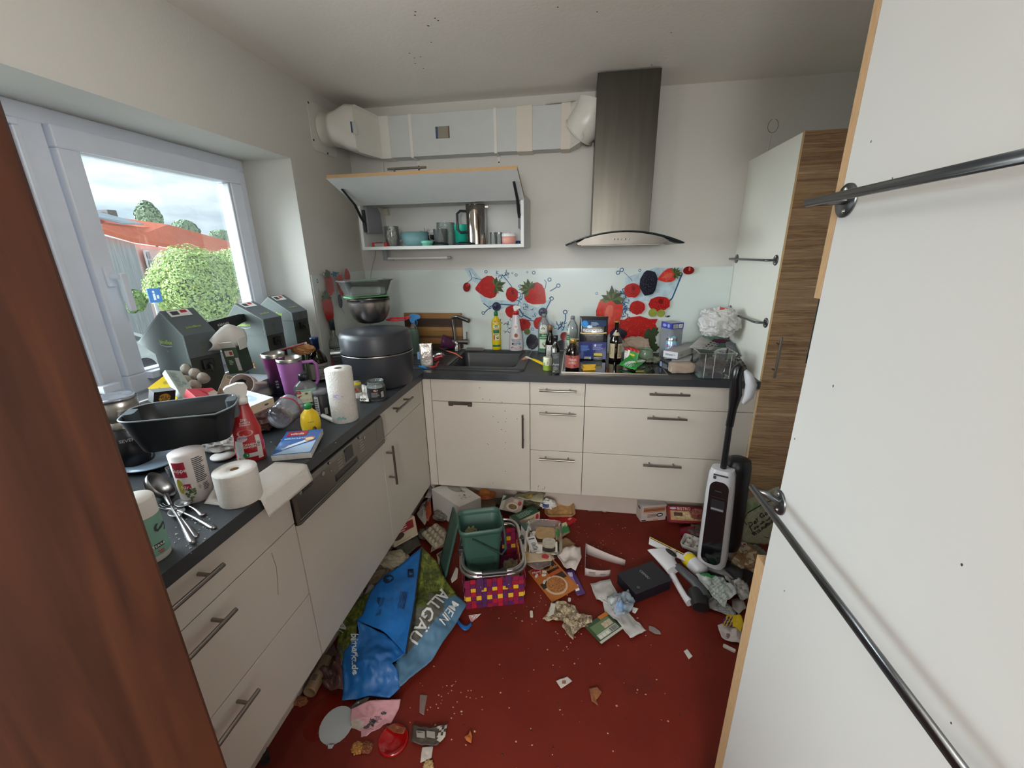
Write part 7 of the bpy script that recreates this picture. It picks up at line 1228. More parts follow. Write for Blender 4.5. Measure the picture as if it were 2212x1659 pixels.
# the big blue reusable bag
bl1 = mat('1668b4', .45, var=.12, sc=6, bump=.25, bsc=25); bl2 = mat('125a9c', .45, var=.12, sc=6, bump=.25, bsc=25); moss = mat('46501e', .6, var=.55, sc=60); moss2 = mat('6a7228', .6, var=.5, sc=70); rockm = mat('55544c', .55, var=.35, sc=40); lake = mat('4d7390', .45, var=.15, sc=20); seam = mat('20272b', .6)
t = thing('shopping_bag', 'large crumpled blue reusable bag printed MEIN ALLGÄU on the red floor', 'bag', (0, 0, 0))
SC = Sur((912, 1184, .075), (1008, 1313, .030), (864, 1487, .035), .012, .02, 3.0, (925, 1330, 60, .035))
def cm(u, v):
    k = (v - 1183) / 300; e = (u - 885) / 120
    if u - (1008 - (v - 1313) * .93) > -32 and v > 1300: return lake
    if v < 1295: return moss2 if fbm(u, v, 2, .06) > .08 else moss
    if v > 1420: return lake
    return moss if (v < 1330 and u < 925) else (lake if u > 958 else rockm)
b = MB(); fan(b, SC, [(912, 1184), (942, 1214), (963, 1259), (1008, 1313), (975, 1367), (930, 1431), (864, 1487), (849, 1440), (878, 1416), (894, 1328)], lake, cm, 18, 6, ctr=(918, 1340))
for tx, (u, v), hh, rt in (('MEIN', (969, 1334), 17, -1.02), ('ALLGÄU', (927, 1340), 24, -1.02)): b.dtext(SC, tx, u, -v, hh, mat('cfd3d3', .5), .004, rot=math.pi / 2 + rt + math.pi + .0 if False else rt - 1.18 + .05, sx=1.05)
b.build('photo_side', t, solid=.0015)
SA = Sur((911, 1183, .08), (878, 1416, .12), (771, 1341, .09), .010, .02, 5.0, (850, 1320, 50, .02))
b = MB(); fan(b, SA, [(911, 1183), (894, 1328), (878, 1416), (835, 1372), (771, 1341), (786, 1328), (801, 1280), (822, 1256), (860, 1226), (883, 1208)], bl1, None, 14, 7, ctr=(858, 1310))
nv = mat('16233a', .5); b.dell(SA, 840, -1256, 12, 9, nv, .003, rot=.5); b.dell(SA, 842, -1257, 7, 4, bl1, .004, rot=.5); b.drect(SA, 881, -1250, 894, -1232, nv, .003, nx=3, ny=3); b.drect(SA, 884, -1243, 891, -1240, bl1, .004)
for i in range(9): b.dpoly(SA, [(812 + i * .9 + 2 * (i % 2) + k * 26, -(1290 + i * 5.5)) for k in (0,)] + [(827 + i * .4, -(1288 + i * 5.5)), (827 + i * .4, -(1289.5 + i * 5.5)), (812 + i * .9, -(1291.5 + i * 5.5))], nv, .003) if False else None
for k, (u0, v0) in enumerate(((818, 1300), (868, 1285))):
    for i in range(5): b.dpoly(SA, [(u0 + i * 3.2, -v0), (u0 + i * 3.2 + 1.0, -v0), (u0 + i * 3.2 - 6, -(v0 + 40)), (u0 + i * 3.2 - 7, -(v0 + 40))], nv, .003)
b.build('blue_flap', t, solid=.0015)
MB().tube([SA(u, -v) + Vector((0, 0, .002)) for u, v in ((911, 1184), (903, 1255), (894, 1328), (886, 1372), (878, 1415))], .004, seam, 6).build('seam', t)
SB = Sur((773, 1343, .10), (864, 1487, .03), (742, 1517, .012), .014, .022, 9.0, (810, 1440, 45, .03))
b = MB(); fan(b, SB, [(773, 1343), (835, 1374), (878, 1414), (850, 1438), (861, 1452), (865, 1488), (843, 1511), (800, 1506), (742, 1517), (742, 1410), (768, 1385), (777, 1372)], bl2, None, 16, 7, ctr=(805, 1430)); b.dtext(SB, 'bimarkt.de', 771, -1417, 15, mat('b9c4cc', .5), .004, rot=-1.52, shear=.12); b.build('blue_body', t, solid=.0015)
SD = Sur((801, 1277, .07), (738, 1338, .04), (741, 1446, .02), .012, .03, 12.0)
b = MB(); fan(b, SD, [(801, 1277), (762, 1306), (737, 1338), (729, 1400), (740, 1446), (744, 1408), (770, 1384), (773, 1345), (790, 1322)], moss, lambda u, v: moss2 if fbm(u, v, 4, .07) > .0 else (rockm if v > 1400 else moss), 10, 6, ctr=(757, 1362)); b.dtext(SD, 'AL', 740, -1362, 17, mat('cfd3d3', .5), .004, rot=-2.1); b.build('photo_corner', t, solid=.0015)
b = MB(); b.sheet(lambda s, q: hit(985 + 34 * s, 1330 + 10 * q + 22 * math.sin(s * 2.6), 2, .006 + .018 * math.sin(s * 3.14)), 14, 4, bl1, .0015); b.build('strap', t)
# waste bin inside woven basket
yb_ = math.atan2(.075, .28); bc = Vector((1.075, -1.115, 0)); M = Matrix.Translation(bc) @ Matrix.Rotation(yb_, 4, 'Z'); W_, D_, Hb = .262, .318, .165
t = thing('woven_basket', 'carrying basket woven from purple, red and yellow bands with a bright metal rim', 'basket', M=M)
cols = [mat('7a1440', .55), mat('4d2058', .55), mat('a3182a', .55), mat('8a1638', .55), mat('5f1846', .55)]; ylw = mat('d9ab2a', .5)
def band_side(b, o, ex, L_, nx, ny):
    for j in range(ny):
        for i in range(nx):
            k = .0022 if (i + j) % 2 == 0 else 0; cm_ = ylw if ((j == ny - 3 and i % 2 == 1) or (j == ny - 5 and i % 2 == 0)) else cols[(i * 7 + j * 5 + (i * j) % 3) % 5]
            x0, x1 = L_ * i / nx + .0006, L_ * (i + 1) / nx - .0006; z0, z1 = Hb * j / ny + .0006, Hb * (j + 1) / ny - .0006
            for e in (0,):
                fl_ = 1 + .08 * (z0 / Hb); ey = Vector((ex.y, -ex.x, 0)); oo = o + ey * (.010 * z0 / Hb)
                p = [oo + ex * x0 + ey * k + Vector((0, 0, z0)), oo + ex * x1 + ey * k + Vector((0, 0, z0)), oo + ex * x1 + ey * k + Vector((0, 0, z1)), oo + ex * x0 + ey * k + Vector((0, 0, z1))]; q = [v - ey * .0035 for v in p]
                b.add(p + q, [(0, 1, 2, 3), (7, 6, 5, 4), (0, 4, 5, 1), (1, 5, 6, 2), (2, 6, 7, 3), (3, 7, 4, 0)], cm_)
b = MB(); x, y = W_ / 2, D_ / 2
band_side(b, Vector((-x, -y, 0)), Vector((1, 0, 0)), W_, 11, 7); band_side(b, Vector((x, -y, 0)), Vector((0, 1, 0)), D_, 13, 7); band_side(b, Vector((x, y, 0)), Vector((-1, 0, 0)), W_, 11, 7); band_side(b, Vector((-x, y, 0)), Vector((0, -1, 0)), D_, 13, 7); b.box((-x, -y, .001), (x, y, .005), cols[4]); b.build('woven_body', t)
alu = steel('b9b8b6', .25); MB().tube([(a_, c_, Hb + .022) for a_, c_, _ in rrect(W_ + .03, D_ + .03, .075, 8)], .0085, alu, 12, closed=True).build('rim_tube', t)
MB().tube([(a_, c_ * .98 - .004, Hb + .046 + (-.01 if c_ < 0 else .012)) for a_, c_, _ in rrect(W_ + .012, D_ + .02, .075, 8)], .0085, alu, 12, closed=True).build('handle_tube', t)
MB().tube([(-.055, -y - .016, Hb + .037), (.055, -y - .016, Hb + .037)], .0125, BLK, 14).build('grip', t)
for xx in (-.062, .062): MB().box((xx - .014, -y - .020, Hb * .70), (xx + .014, -y - .010, Hb + .034), mat('4d2050', .6)).lathe([(0, 0), (.003, 0), (.002, .003), (0, .0035)], STL, 10, M=Matrix(((1, 0, 0, xx), (0, 0, -1, -y - .020), (0, 1, 0, Hb * .82), (0, 0, 0, 1)))).build('loop', t, bevel=.001)
for s_, yy in ((1, .02), (1, .13), (-1, -.02)): MB().box((s_ * (x + .014) - .012, yy - .014, Hb + .012), (s_ * (x + .014) + .012, yy + .014, Hb + .058), BLK).build('hinge_clamp', t, bevel=.004)
bg = mat('38594f', .45, var=.04); c0 = Vector((1.022, -1.112, .008)); ang = math.atan2(.07, .2); M = Matrix.Translation(c0) @ Matrix.Rotation(ang, 4, 'Z')
t = thing('compost_bin', 'green lidless plastic food-waste bin with a carrying handle inside the woven basket', 'bin', M=M); zt_ = .335
b = MB(); b.rings([rrect(.135, .12, .025, 5, z=0), rrect(.15, .13, .03, 5, z=.01), rrect(.185, .155, .032, 5, z=zt_ - .03), rrect(.188, .158, .032, 5, z=zt_ - .028), rrect(.205, .175, .034, 5, z=zt_ - .026), rrect(.207, .177, .034, 5, z=zt_), rrect(.198, .168, .032, 5, z=zt_), rrect(.190, .160, .030, 5, z=zt_ - .02), rrect(.145, .125, .025, 5, z=.012)], bg, True, True, True); b.add(rrect(.145, .125, .025, 5, z=.012), [tuple(range(24))], bg); b.build('body', t)
MB().tube([(.106, .03, zt_ - .015), (.112, -.02, zt_ - .07), (.108, -.075, zt_ - .125), (.085, -.098, zt_ - .135), (.02, -.096, zt_ - .085), (-.045, -.094, zt_ - .035)], .0055, mat('2b463e', .45), 8, flat=.6).build('handle', t)
crumple('kitchen_waste', 'olive-grey crumpled food waste inside the green bin', 'waste', M @ Vector((-.045, -.02, .20)), .06, .07, .10, mat('6f6f4c', .7), 31, .3)
cL = hit(972, 1190, 2, .17); t = tag(MB().sheet(lambda s, q: hit(993 - 30 * s - 6 * q, 1128 + 128 * s, 2, .30 - .27 * s) + Vector((-.05 * q, .12 * q, 0)), 12, 6, mat('2f4d45', .45), .008).build('bin_lid'), 'dark green bin lid leaning on the left side of the woven basket', 'lid')
crumple('food_scraps', 'onion skins and food scraps in the bottom of the woven basket', 'scraps', Vector((1.16, -1.07, .008)), .09, .14, .03, mat('8a8468', .7, var=.5, sc=60), 32, .4)
# white parcel box
tb = mat('bdb9b4', .7, var=.04); T4 = [hit(u, v, 2, .16) for u, v in ((932, 1056), (992, 1095), (1039, 1074), (984, 1037))]; t = thing('parcel_box', 'white cardboard box with grease stains, standing in the floor rubbish by the corner', 'box', Vector((T4[0].x, T4[0].y, 0)))
o_ = Vector((T4[0].x, T4[0].y, 0)); b = MB(); tp_ = [v - o_ for v in T4]; bt_ = [Vector((v.x, v.y, .001)) for v in tp_]; b.add(tp_ + bt_, [(0, 1, 2, 3), (7, 6, 5, 4)] + [(i, 4 + i, 4 + (i + 1) % 4, (i + 1) % 4) for i in range(4)], tb)
P = lambda x, y: tp_[0] + (tp_[1] - tp_[0]) * x + (tp_[3] - tp_[0]) * y; b.dell(P, .30, .62, .22, .18, mat('8f8b86', .7), .0008); b.dell(P, .53, .70, .06, .06, mat('97938d', .7), .0008)
for i in range(9): b.dell(P, .62 + .25 * random.random(), .35 + .4 * random.random(), .03, .02, mat('9a958e', .7), .0008)
b.build('box', t, bevel=.002)
# crumbs of colour round the corner: cartons, wrappers, trays
for k, (u, v) in enumerate(((1033, 1068), (1047, 1062), (1060, 1066), (1050, 1074))):
    o = crumple('bread_roll', ('orange-brown bread roll beside the white box', 'topmost orange-brown bread roll in the corner rubbish', 'orange-brown bread roll nearest the oat carton', 'front orange-brown bread roll above the brown carton')[k], 'bread', hit(u, v + 8, 2, .05 + .02 * (k == 1)), .075, .05, .045, mat(('b5653a', 'd08a4c', 'c47645', 'b0603a')[k], .7, var=.2, bump=.3), 40 + k, .12, power=1.0)
def fbox(name, lbl, cat, A, B, C_, h, m, zs=(0.002,) * 3, mats=None, **k): return cartonpx(name, lbl, cat, A, B, C_, h, m, mats=mats, zs=zs, **k)
t, w, d, h = fbox('cardboard_box', 'open brown cardboard box under the bread rolls', 'box', (1036, 1124), (1072, 1122), (1072, 1100), .075, mat('5a4632', .8)); 
t, w, h = tbox('cereal_carton', 'green and white carton with a muesli bowl picture near the corner', 'carton', hit(1078, 1100, 2, .08), hit(1124, 1110, 2, .07), hit(1071, 1066, 2, .13), .035, mat('8a7c6e', .5), mats=(None, mat('9a8c80', .5), mat('2e4636', .5), None, None, mat('2e4636', .5)))
b = MB(); b.dell(FZ, w * .05, -h * .15, w * .28, h * .28, mat('c7b7ae', .5)); b.dell(FZ, w * .08, -h * .15, w * .2, h * .18, mat('75603c', .7, var=.5, sc=150), .0008); b.drect(FZ, -w * .5, -h * .5, -w * .33, h * .5, mat('b4b6a8', .5)); b.dpoly(FZ, [(-w * .5, h * .1), (-w * .33, h * .5), (-w * .1, h * .5), (-w * .35, h * .2)], mat('2e4636', .5), .0008); b.dell(FZ, w * .36, h * .15, w * .08, h * .15, mat('9c2430', .5), .001); b.drect(FZ, w * .05, h * .15, w * .25, h * .4, mat('b9a49a', .5), .0008); b.build('print', t)
t, w, d, h = fbox('food_carton', 'long narrow green carton with cream side and a red oval, across the rubbish', 'carton', (1116, 1146), (1166, 1122), (1160, 1105), .055, mat('b8a98c', .55), mats=(None, mat('2c4a3a', .5), None, mat('b3a288', .5), None, None), zs=(.03, .03, .03))
b = MB(); P = front(w, d, h); b.dtext(P, 'TUC', w * .1, h * .5, h * .35, mat('4a4030', .5)); b.dell(P, w * .38, h * .55, w * .07, h * .35, mat('a8283a', .5)); P = topf(w, d, h); b.dlines(P, -w * .3, -d * .3, w * .35, d * .3, 4, mat('8fae9c', .5)); b.build('print', t)
t, w, h = tbox('food_carton', 'white carton with a dark green flap below the narrow green one', 'carton', hit(1118, 1163, 2, .04), hit(1138, 1165, 2, .03), hit(1116, 1128, 2, .11), .02, mat('b9b6b0', .6)); b = MB(); b.dpoly(FZ, [(-w * .5, h * .5), (w * .5, h * .5), (w * .4, -h * .1)], mat('2c4a3a', .5)); b.build('print', t)
scrap('plastic_film', 'clear crackly film with yellow print in the corner rubbish', 'film', [(1110, 1080), (1170, 1088), (1178, 1070), (1150, 1062), (1118, 1068)], .11, mat('a39c80', .35, var=.25, sc=20), .02, 4, lambda u, v: mat('d8b622', .4) if 1128 < u < 1150 and v < 1078 and fbm(u, v, 1, .1) > -.1 else None)
crumple('wrapper', 'white crumpled wrapper with blue print on the bread tray', 'wrapper', hit(1184, 1096, 2, .06), .09, .06, .05, mat('c9c6c2', .4), 51, .28, mfn=lambda s, t: mat('2a3a6a', .4) if .6 < s < .75 and .3 < t < .55 else None)
c = hit(1208, 1106, 2, .03); t = thing('food_tray', 'shallow brown cardboard tray by the plinth of the drawer cabinet', 'tray', (c.x, c.y + .03, .012), rz=.15, rx=.12); b = MB(); tm = mat('a07c52', .7, var=.2); b.rings([rrect(.15, .10, .02, 4, z=0), rrect(.185, .135, .03, 4, z=.028), rrect(.178, .128, .028, 4, z=.028), rrect(.145, .095, .02, 4, z=.004)], tm, True, True, True); b.add(rrect(.145, .095, .02, 4, z=.004), [tuple(range(20))], mat('b58a58', .7, var=.3, sc=40)); b.build('tray', t)
t, w, d, h = fbox('booklet', 'red booklet lying flat beside the bread tray', 'booklet', (1222, 1140), (1247, 1124), (1236, 1108), .006, mat('b01c28', .4)); b = MB(); b.drect(topf(w, d, h), w * .1, -d * .1, w * .35, d * .1, mat('c9aab0', .5)); b.build('print', t)
t, w, d, h = fbox('booklet', 'red folded flyer under the wrapper left of the red booklet', 'booklet', (1180, 1128), (1222, 1138), (1236, 1110), .004, mat('a81a26', .4))
c = hit(1163, 1215, 2, .02); t = thing('plastic_tray', 'clear plastic food tray holding bread slices and a paper slip', 'tray', (c.x + .015, c.y + .14, .02), rz=.05, rx=-.05); b = MB(); b.rings([rrect(.15, .24, .03, 4, z=0), rrect(.185, .29, .035, 4, z=.05), rrect(.20, .305, .04, 4, z=.052), rrect(.20, .305, .04, 4, z=.055)], clear('c9c4be', .22, .05, 1.4), True, True, True); b.build('tray', t)
for k, (dx, dy, lb) in enumerate(((.02, .075, 'beige bread slice in the clear tray'), (.045, -.01, 'pale rice cake in the lower part of the clear tray'))): o = MB().prism(rrect(.11 - .04 * k, .09 - .02 * k, .025), 0, .012, mat(('a88b62', 'b3ab9c')[k], .8, var=.15, sc=60, bump=.3), M=Matrix.Translation((c.x + dx, c.y + .14 + dy, .03 + .004 * k))).build('bread_slice'); tag(o, lb, 'bread')
t, w, h = tbox('paper_slip', 'white printed paper slip standing in the clear tray', 'paper', hit(1148, 1194, 2, .05), hit(1168, 1190, 2, .05), hit(1140, 1160, 2, .07), .003, mat('cbc8c6', .7)); b = MB(); b.drect(FZ, -w * .3, h * .3, w * .35, h * .38, mat('3a3f66', .5)); b.dlines(FZ, -w * .2, -h * .4, w * .4, h * .1, 6, INK); b.build('print', t)
scrap('food_label', 'yellow and cream film label with a red oval at the end of the clear tray', 'label', [(1128, 1196), (1190, 1196), (1192, 1212), (1130, 1218)], .075, mat('b8a487', .4), .006, 5, lambda u, v: mat('c79a34', .4) if u < 1140 else None, lambda b, S: b.dell(S, 1178, -1204, 8, 5, mat('a3242e', .4), .003))
scrap('wrapper', 'clear torn film end hanging off the tray towards the orange pack', 'film', [(1130, 1216), (1192, 1212), (1190, 1226), (1165, 1232), (1140, 1226)], .03, clear('b9a8a4', .4), .012, 6)
scrap('food_bag', 'green and brown food bag lying right of the clear tray', 'bag', [(1200, 1168), (1232, 1150), (1222, 1128), (1198, 1140)], (.02, .02, .05), mat('7f6a4e', .5), .008, 7, lambda u, v: mat('2c6a3c', .4) if 1140 < v + (u - 1215) * .4 < 1154 else (mat('b5b08c', .5) if v < 1137 else None))
scrap('paper_bag', 'flat brown paper bag by the green and brown food bag', 'bag', [(1192, 1180), (1214, 1196), (1243, 1176), (1222, 1162)], .012, mat('8a6c48', .8), .006, 8)
scrap('paper_tissue', 'crumpled white tissue in front of the clear tray', 'tissue', [(1193, 1198), (1222, 1192), (1254, 1190), (1256, 1212), (1243, 1238), (1224, 1232), (1212, 1214)], .02, mat('beb4ae', .8), .03, 9)
# white sleeve ring
t = thing('carton_sleeve', 'open white carton sleeve standing on edge like a ring on the floor', 'packaging'); pw = mat('b3a5a2', .6, var=.05)
def strip(b, A, B, h0, h1, m, bow=.0):
    a, c = hit(*A, 2, .002), hit(*B, 2, .002); nn = Vector((-(c - a).y, (c - a).x, 0)).normalized()
    b.sheet(lambda s, q: a + (c - a) * s + nn * bow * math.sin(math.pi * s) + Vector((0, 0, (h0 + (h1 - h0) * s) * q)), 10, 2, m, .0012)
b = MB(); strip(b, (1264, 1196), (1350, 1222), .065, .035, pw, -.006); strip(b, (1264, 1196), (1263, 1243), .065, .045, pw); strip(b, (1263, 1243), (1318, 1244), .045, .035, pw, -.01); b.build('sleeve', t)
b = MB(); a_, c_ = hit(1263, 1243, 2, .002), hit(1318, 1244, 2, .002); P = plane(a_ - Vector((0, .012, 0)), c_ - a_, (0, 0, 1)); b.drect(P, .02, .012, .05, .03, mat('8f8380', .6)); b.drect(P, .075, .012, .10, .02, mat('8f8380', .6)); b.build('print', t)
# black box
A_, B_, C_ = hit(1364, 1302, 2, .002), hit(1446, 1272, 2, .002), hit(1412, 1226, 2, .002); nb = mat('151821', .4, var=.05)
t, w, d, h = fbox('gift_box', 'flat black cardboard box lettered CEENIU, lid corner lifted, on the floor', 'box', (1372, 1304), (1447, 1273), (1405, 1232), .052, nb); b = MB(); P = topf(w, d, h); P = topf(w, d, h + .003); b.dtext(P, 'CEENIU', w * .06, d * .08, .013, mat('8f929a', .4), .001, rot=-1.50); b.dell(P, -w * .33, -d * .30, .006, .006, mat('8f929a', .4), .001); b.dell(P, -w * .33, -d * .30, .004, .004, nb, .0013); b.build('print', t); b = MB(); b.box((-w / 2 - .002, -d / 2 - .002, h + .0005), (w / 2 + .006, d / 2 + .002, h + .003), nb, M=rot3(0, 0, 0)); b.build('lid', t)
# window vac
t = thing('window_vacuum', 'white and grey handheld window vacuum with a wide black blade lying on the floor', 'window vacuum'); wv = mat('cfcfd2', .3); gv = mat('4a4d50', .4)
def q3(u, v, z): return hit(u, v, 2, z)
b = MB(); b.sheet(lambda s, q: q3(1403 + 84 * s - 2 * q, 1161 + 40 * s + 15 * q, .085 - .03 * s - .012 * q), 12, 3, wv, .008); b.build('nozzle', t, bevel=.001)
b = MB(); b.sheet(lambda s, q: q3(1405 + 81 * s, 1158 + 41 * s + 5 * q, .095 - .03 * s - .006 * q), 12, 2, mat('101012', .5), .004); b.build('blade', t)
b = MB(); b.tube([q3(1404, 1160, .096), q3(1486, 1201, .066)], .0022, mat('c79a1c', .5), 8); b.build('blade_edge', t)
def _unused(pts, ws, hs, m, n=18):
    R = []
    for i, (p, w_, h_) in enumerate(zip(pts, ws, hs)):
        tg = (pts[min(i + 1, len(pts) - 1)] - pts[max(i - 1, 0)]).normalized(); sd = tg.cross(Vector((0, 0, 1))).normalized(); u_ = sd.cross(tg)
        R.append([p + sd * math.cos(2 * math.pi * j / n) * w_ + u_ * math.sin(2 * math.pi * j / n) * h_ for j in range(n)])
    return R
pv = [q3(1430, 1188, .070), q3(1440, 1212, .060), q3(1455, 1232, .055), q3(1475, 1258, .048), q3(1492, 1284, .040), q3(1500, 1300, .036)]
b = MB(); b.rings(ell_tube(pv[:3], [.075, .042, .034], [.012, .022, .026], wv), wv, True, True, True, True); b.build('body', t)
b = MB(); b.rings(ell_tube([q3(1447, 1233, .028), q3(1460, 1256, .026), q3(1480, 1290, .024), q3(1490, 1302, .024)], [.018, .014, .014, .018], [.016, .015, .015, .02], wv), wv, True, True, True, True); b.build('water_tank', t)
b = MB(); b.rings(ell_tube([q3(1462, 1222, .070), q3(1480, 1238, .072), q3(1500, 1256, .066), q3(1515, 1275, .052), q3(1520, 1290, .04)], [.018, .022, .024, .028, .032], [.012, .014, .016, .02, .026], gv), gv, True, True, True, True); b.build('handle', t)
b = MB(); b.rings(ell_tube([q3(1503, 1276, .040), q3(1508, 1292, .034), q3(1514, 1312, .030)], [.036, .040, .036], [.030, .034, .028], BLK), mat('1f2022', .45), True, True, True, True); b.build('battery_end', t, bevel=.002)
b = MB(); b.lathe([(0, .004), (.014, .004), (.016, 0)], mat('1b1c1e', .4), 20, sx=2.2, M=Matrix.Translation(q3(1449, 1194, .078)) @ Matrix.Rotation(-.9, 4, 'Z')); b.build('button', t)
# upright floor washer
cc = hit(1534, 1236, 2, .03) + Vector((.02, .05, 0)); cc.z = 0; fa = math.atan2(CAM.y - cc.y, CAM.x - cc.x) + math.pi / 2 - .10; M = Matrix.Translation(cc) @ Matrix.Rotation(fa, 4, 'Z') @ Matrix.Rotation(math.radians(-1.5), 4, 'Y')
t = thing('floor_washer', 'upright white and black cordless floor washer parked before the right-hand drawers', 'floor washer', M=M); wsh = mat('c9c9cd', .3); bks = mat('0f1014', .12, coat=.6)
b = MB(); b.rings([rrect(.10, .09, .03, 6, z=.035), rrect(.128, .11, .035, 6, z=.06), rrect(.130, .11, .035, 6, z=.12), rrect(.118, .10, .032, 6, z=.45), rrect(.108, .09, .03, 6, z=.545), rrect(.094, .07, .028, 6, z=.57)], wsh, True, True, True, True); b.build('shell', t)
def FRT(x, y): k = (y - .06) / .51; return Vector((x, -(.0555 - .012 * max(0, k)), y))
b = MB(); pl = rrect(.088, .44, .035, 7); b.dpoly(FRT, [(x * (1 - .10 * (y + .22) / .44), y + .30) for x, y, _ in pl], bks, .004); b.build('front_panel', t)
b = MB(); b.drect(FRT, -.026, .37, .030, .43, mat('2b2d31', .15), .0055); b.drect(FRT, -.024, .375, .028, .385, mat('8f9296', .3), .006); b.drect(FRT, -.03, .44, .03, .442, mat('3f4246', .3), .0055); b.drect(FRT, -.016, .47, .012, .475, mat('3f4246', .3), .0055); b.build('tank_window', t)
b = MB(); P = lambda x, y: Vector((x, -.047 + .0 * y, y)); b.drect(P, -.03, .548, .03, .556, INK, .0008); b.drect(P, -.030, .53, -.018, .545, INK, .0008); b.build('label', t)
b = MB(); b.lathe([(0, .12), (.050, .12), (.056, .15), (.056, .56), (.050, .595), (.03, .605), (0, .606)], mat('17181b', .4), 28, c=(.052, .070)); b.build('rear_tank', t)
b = MB(); b.tube([(-.0, -.0, .565), (.004, .0, .80)], .0135, mat('1b1c1f', .3), 16); b.build('pole', t)
b = MB(); b.rings(ell_tube([Vector((.004, 0, .78)), Vector((.008, 0, .86)), Vector((.012, 0, .93)), Vector((.006, 0, 1.0)), Vector((.012, 0, 1.05)), Vector((.022, 0, 1.062))], [.016, .017, .026, .022, .022, .012], [.016, .017, .026, .024, .024, .012], BLK, 18, (0, 1, 0)), mat('141518', .25), True, True, True, True); b.build('grip', t)
b = MB(); b.rings(ell_tube([Vector((.045, 0, .895)), Vector((.062, 0, .93)), Vector((.066, 0, .98)), Vector((.052, 0, 1.02)), Vector((.036, 0, 1.04))], [.010, .020, .022, .018, .008], [.010, .020, .022, .018, .008], wsh, 18, (0, 1, 0)), wsh, True, True, True, True); b.build('grip_cover', t)
b = MB(); b.rings([rrect(.235, .10, .03, 6, z=.003), rrect(.245, .11, .035, 6, z=.02), rrect(.235, .10, .035, 6, z=.048), rrect(.12, .06, .03, 6, z=.07)], mat('18191c', .3), True, True, True, True, M=Matrix.Translation((.02, -.01, 0))); b.build('brush_head', t)
t = tag(MB().lathe([(0, 0), (.034, 0), (.036, .004), (.036, .11), (0, .11)], wsh, 28, M=Matrix.Translation(hit(1483, 1204, 2, .04)) @ Matrix.Rotation(math.radians(-63), 4, 'Z') @ Matrix.Rotation(math.radians(90), 4, 'Y')).lathe([(.0362, .012), (.0368, .03), (.0362, .045)], mat('d8c21e', .4), 28, M=Matrix.Translation(hit(1483, 1204, 2, .04)) @ Matrix.Rotation(math.radians(-63), 4, 'Z') @ Matrix.Rotation(math.radians(90), 4, 'Y')).build('spray_can'), 'white can with a yellow band lying against the floor washer', 'can')
# ---------------------------------------------------------------- more floor litter: middle
t, w, h = tbox('hash_brown_pack', 'orange and dark brown food pack with a hash brown picture, lying flat on the floor', 'pack', hit(1140, 1234, 2, .006), hit(1193, 1301, 2, .006), hit(1197, 1209, 2, .022), .004, mat('a8622c', .4, var=.08), bev=.001)
b = MB(); b.drect(FZ, -w * .46, h * .0, w * .12, h * .44, mat('2c1a14', .4)); b.dell(FZ, w * .18, -h * .05, w * .27, h * .36, mat('c0a68c', .5), .0008, rot=.2); b.dell(FZ, w * .18, -h * .04, w * .22, h * .30, mat('9c6434', .8, var=.5, sc=120), .0011, rot=.2); b.dell(FZ, -w * .36, -h * .28, w * .12, h * .18, mat('a02030', .4), .001); b.dtext(FZ, 'Pfanni', -w * .36, -h * .28, .014, WHT, .0014, rot=1.35); b.dtext(FZ, 'Kartoffeln', -w * .28, h * .12, .019, mat('c78a3c', .4), .0014, rot=1.5); b.drect(FZ, -w * .16, -h * .02, -w * .06, h * .46, mat('a84c20', .4), .001); b.drect(FZ, -w * .02, -h * .46, w * .14, -h * .12, mat('2a2624', .4), .001); b.build('print', t)
scrap('bar_wrapper', 'purple snack bar wrapper lying on the orange pack', 'wrapper', [(1218, 1234), (1238, 1230), (1265, 1283), (1247, 1288)], .012, mat('4a2c68', .4), .003, 3, None, lambda b, S: (b.dpoly(S, [(1226, -1239), (1236, -1239), (1238, -1247), (1229, -1248)], mat('b8b0cc', .4), .003), b.dpoly(S, [(1240, -1266), (1248, -1264), (1252, -1276), (1244, -1279)], WHT, .003), b.dpoly(S, [(1231, -1249), (1238, -1248), (1246, -1262), (1240, -1264)], mat('8a70a8', .4), .003)))
cw = mat('c3bcb4', .7)
for k, (u, v, a) in enumerate(((1159, 1245, 1.2), (1176, 1236, .1), (1175, 1243, .3), (1176, 1258, 1.3))): o = MB().prism(rrect(.022, .010, .0045), 0, .007, cw, M=Matrix.Translation((0, 0, .0))).build('packing_peanut', loc=hit(u, v, 2, .014), rot=(0, 0, a)); tag(o, ('small white foam piece nearest the left corner of the orange and brown pack', 'topmost small white foam piece on the orange and brown pack', 'middle white foam piece, just below the topmost on the orange pack', 'lowest white foam piece on the orange and brown pack')[k], 'foam', 'foam pieces on the orange pack')
def rice(u, v): return mat('b9a88c', .85, var=.25, sc=120, bump=.8, bsc=180) if fbm(u, v, 3, .09) > -.05 else mat('857660', .85, var=.4, sc=90, bump=.8, bsc=180)
o = scrap('spilled_food', 'spilled pale mouldy food spread over the red floor left of the green pouch', 'food', [(1192, 1305), (1216, 1300), (1242, 1312), (1252, 1328), (1279, 1334), (1279, 1352), (1256, 1360), (1240, 1372), (1238, 1384), (1226, 1372), (1214, 1356), (1218, 1344), (1190, 1342), (1172, 1340), (1182, 1328)], .008, mat('b9a88c', .85), .012, 14, rice, None, None, solid=.002, fs=.09, rings=14, step=4)
scrap('paper_tissue', 'two white paper shreds stuck on the left end of the spilled food', 'tissue', [(1190, 1304), (1201, 1306), (1196, 1328), (1184, 1334)], .03, mat('bcb6ae', .8), .008, 15)
t, w, h = tbox('food_pouch', 'green food pouch with an orange corner, lying flat beside the spilled food', 'pouch', hit(1268, 1361, 2, .008), hit(1299, 1391, 2, .008), hit(1295, 1305, 2, .010), .003, mat('3c4f3a', .35), bev=.001); 
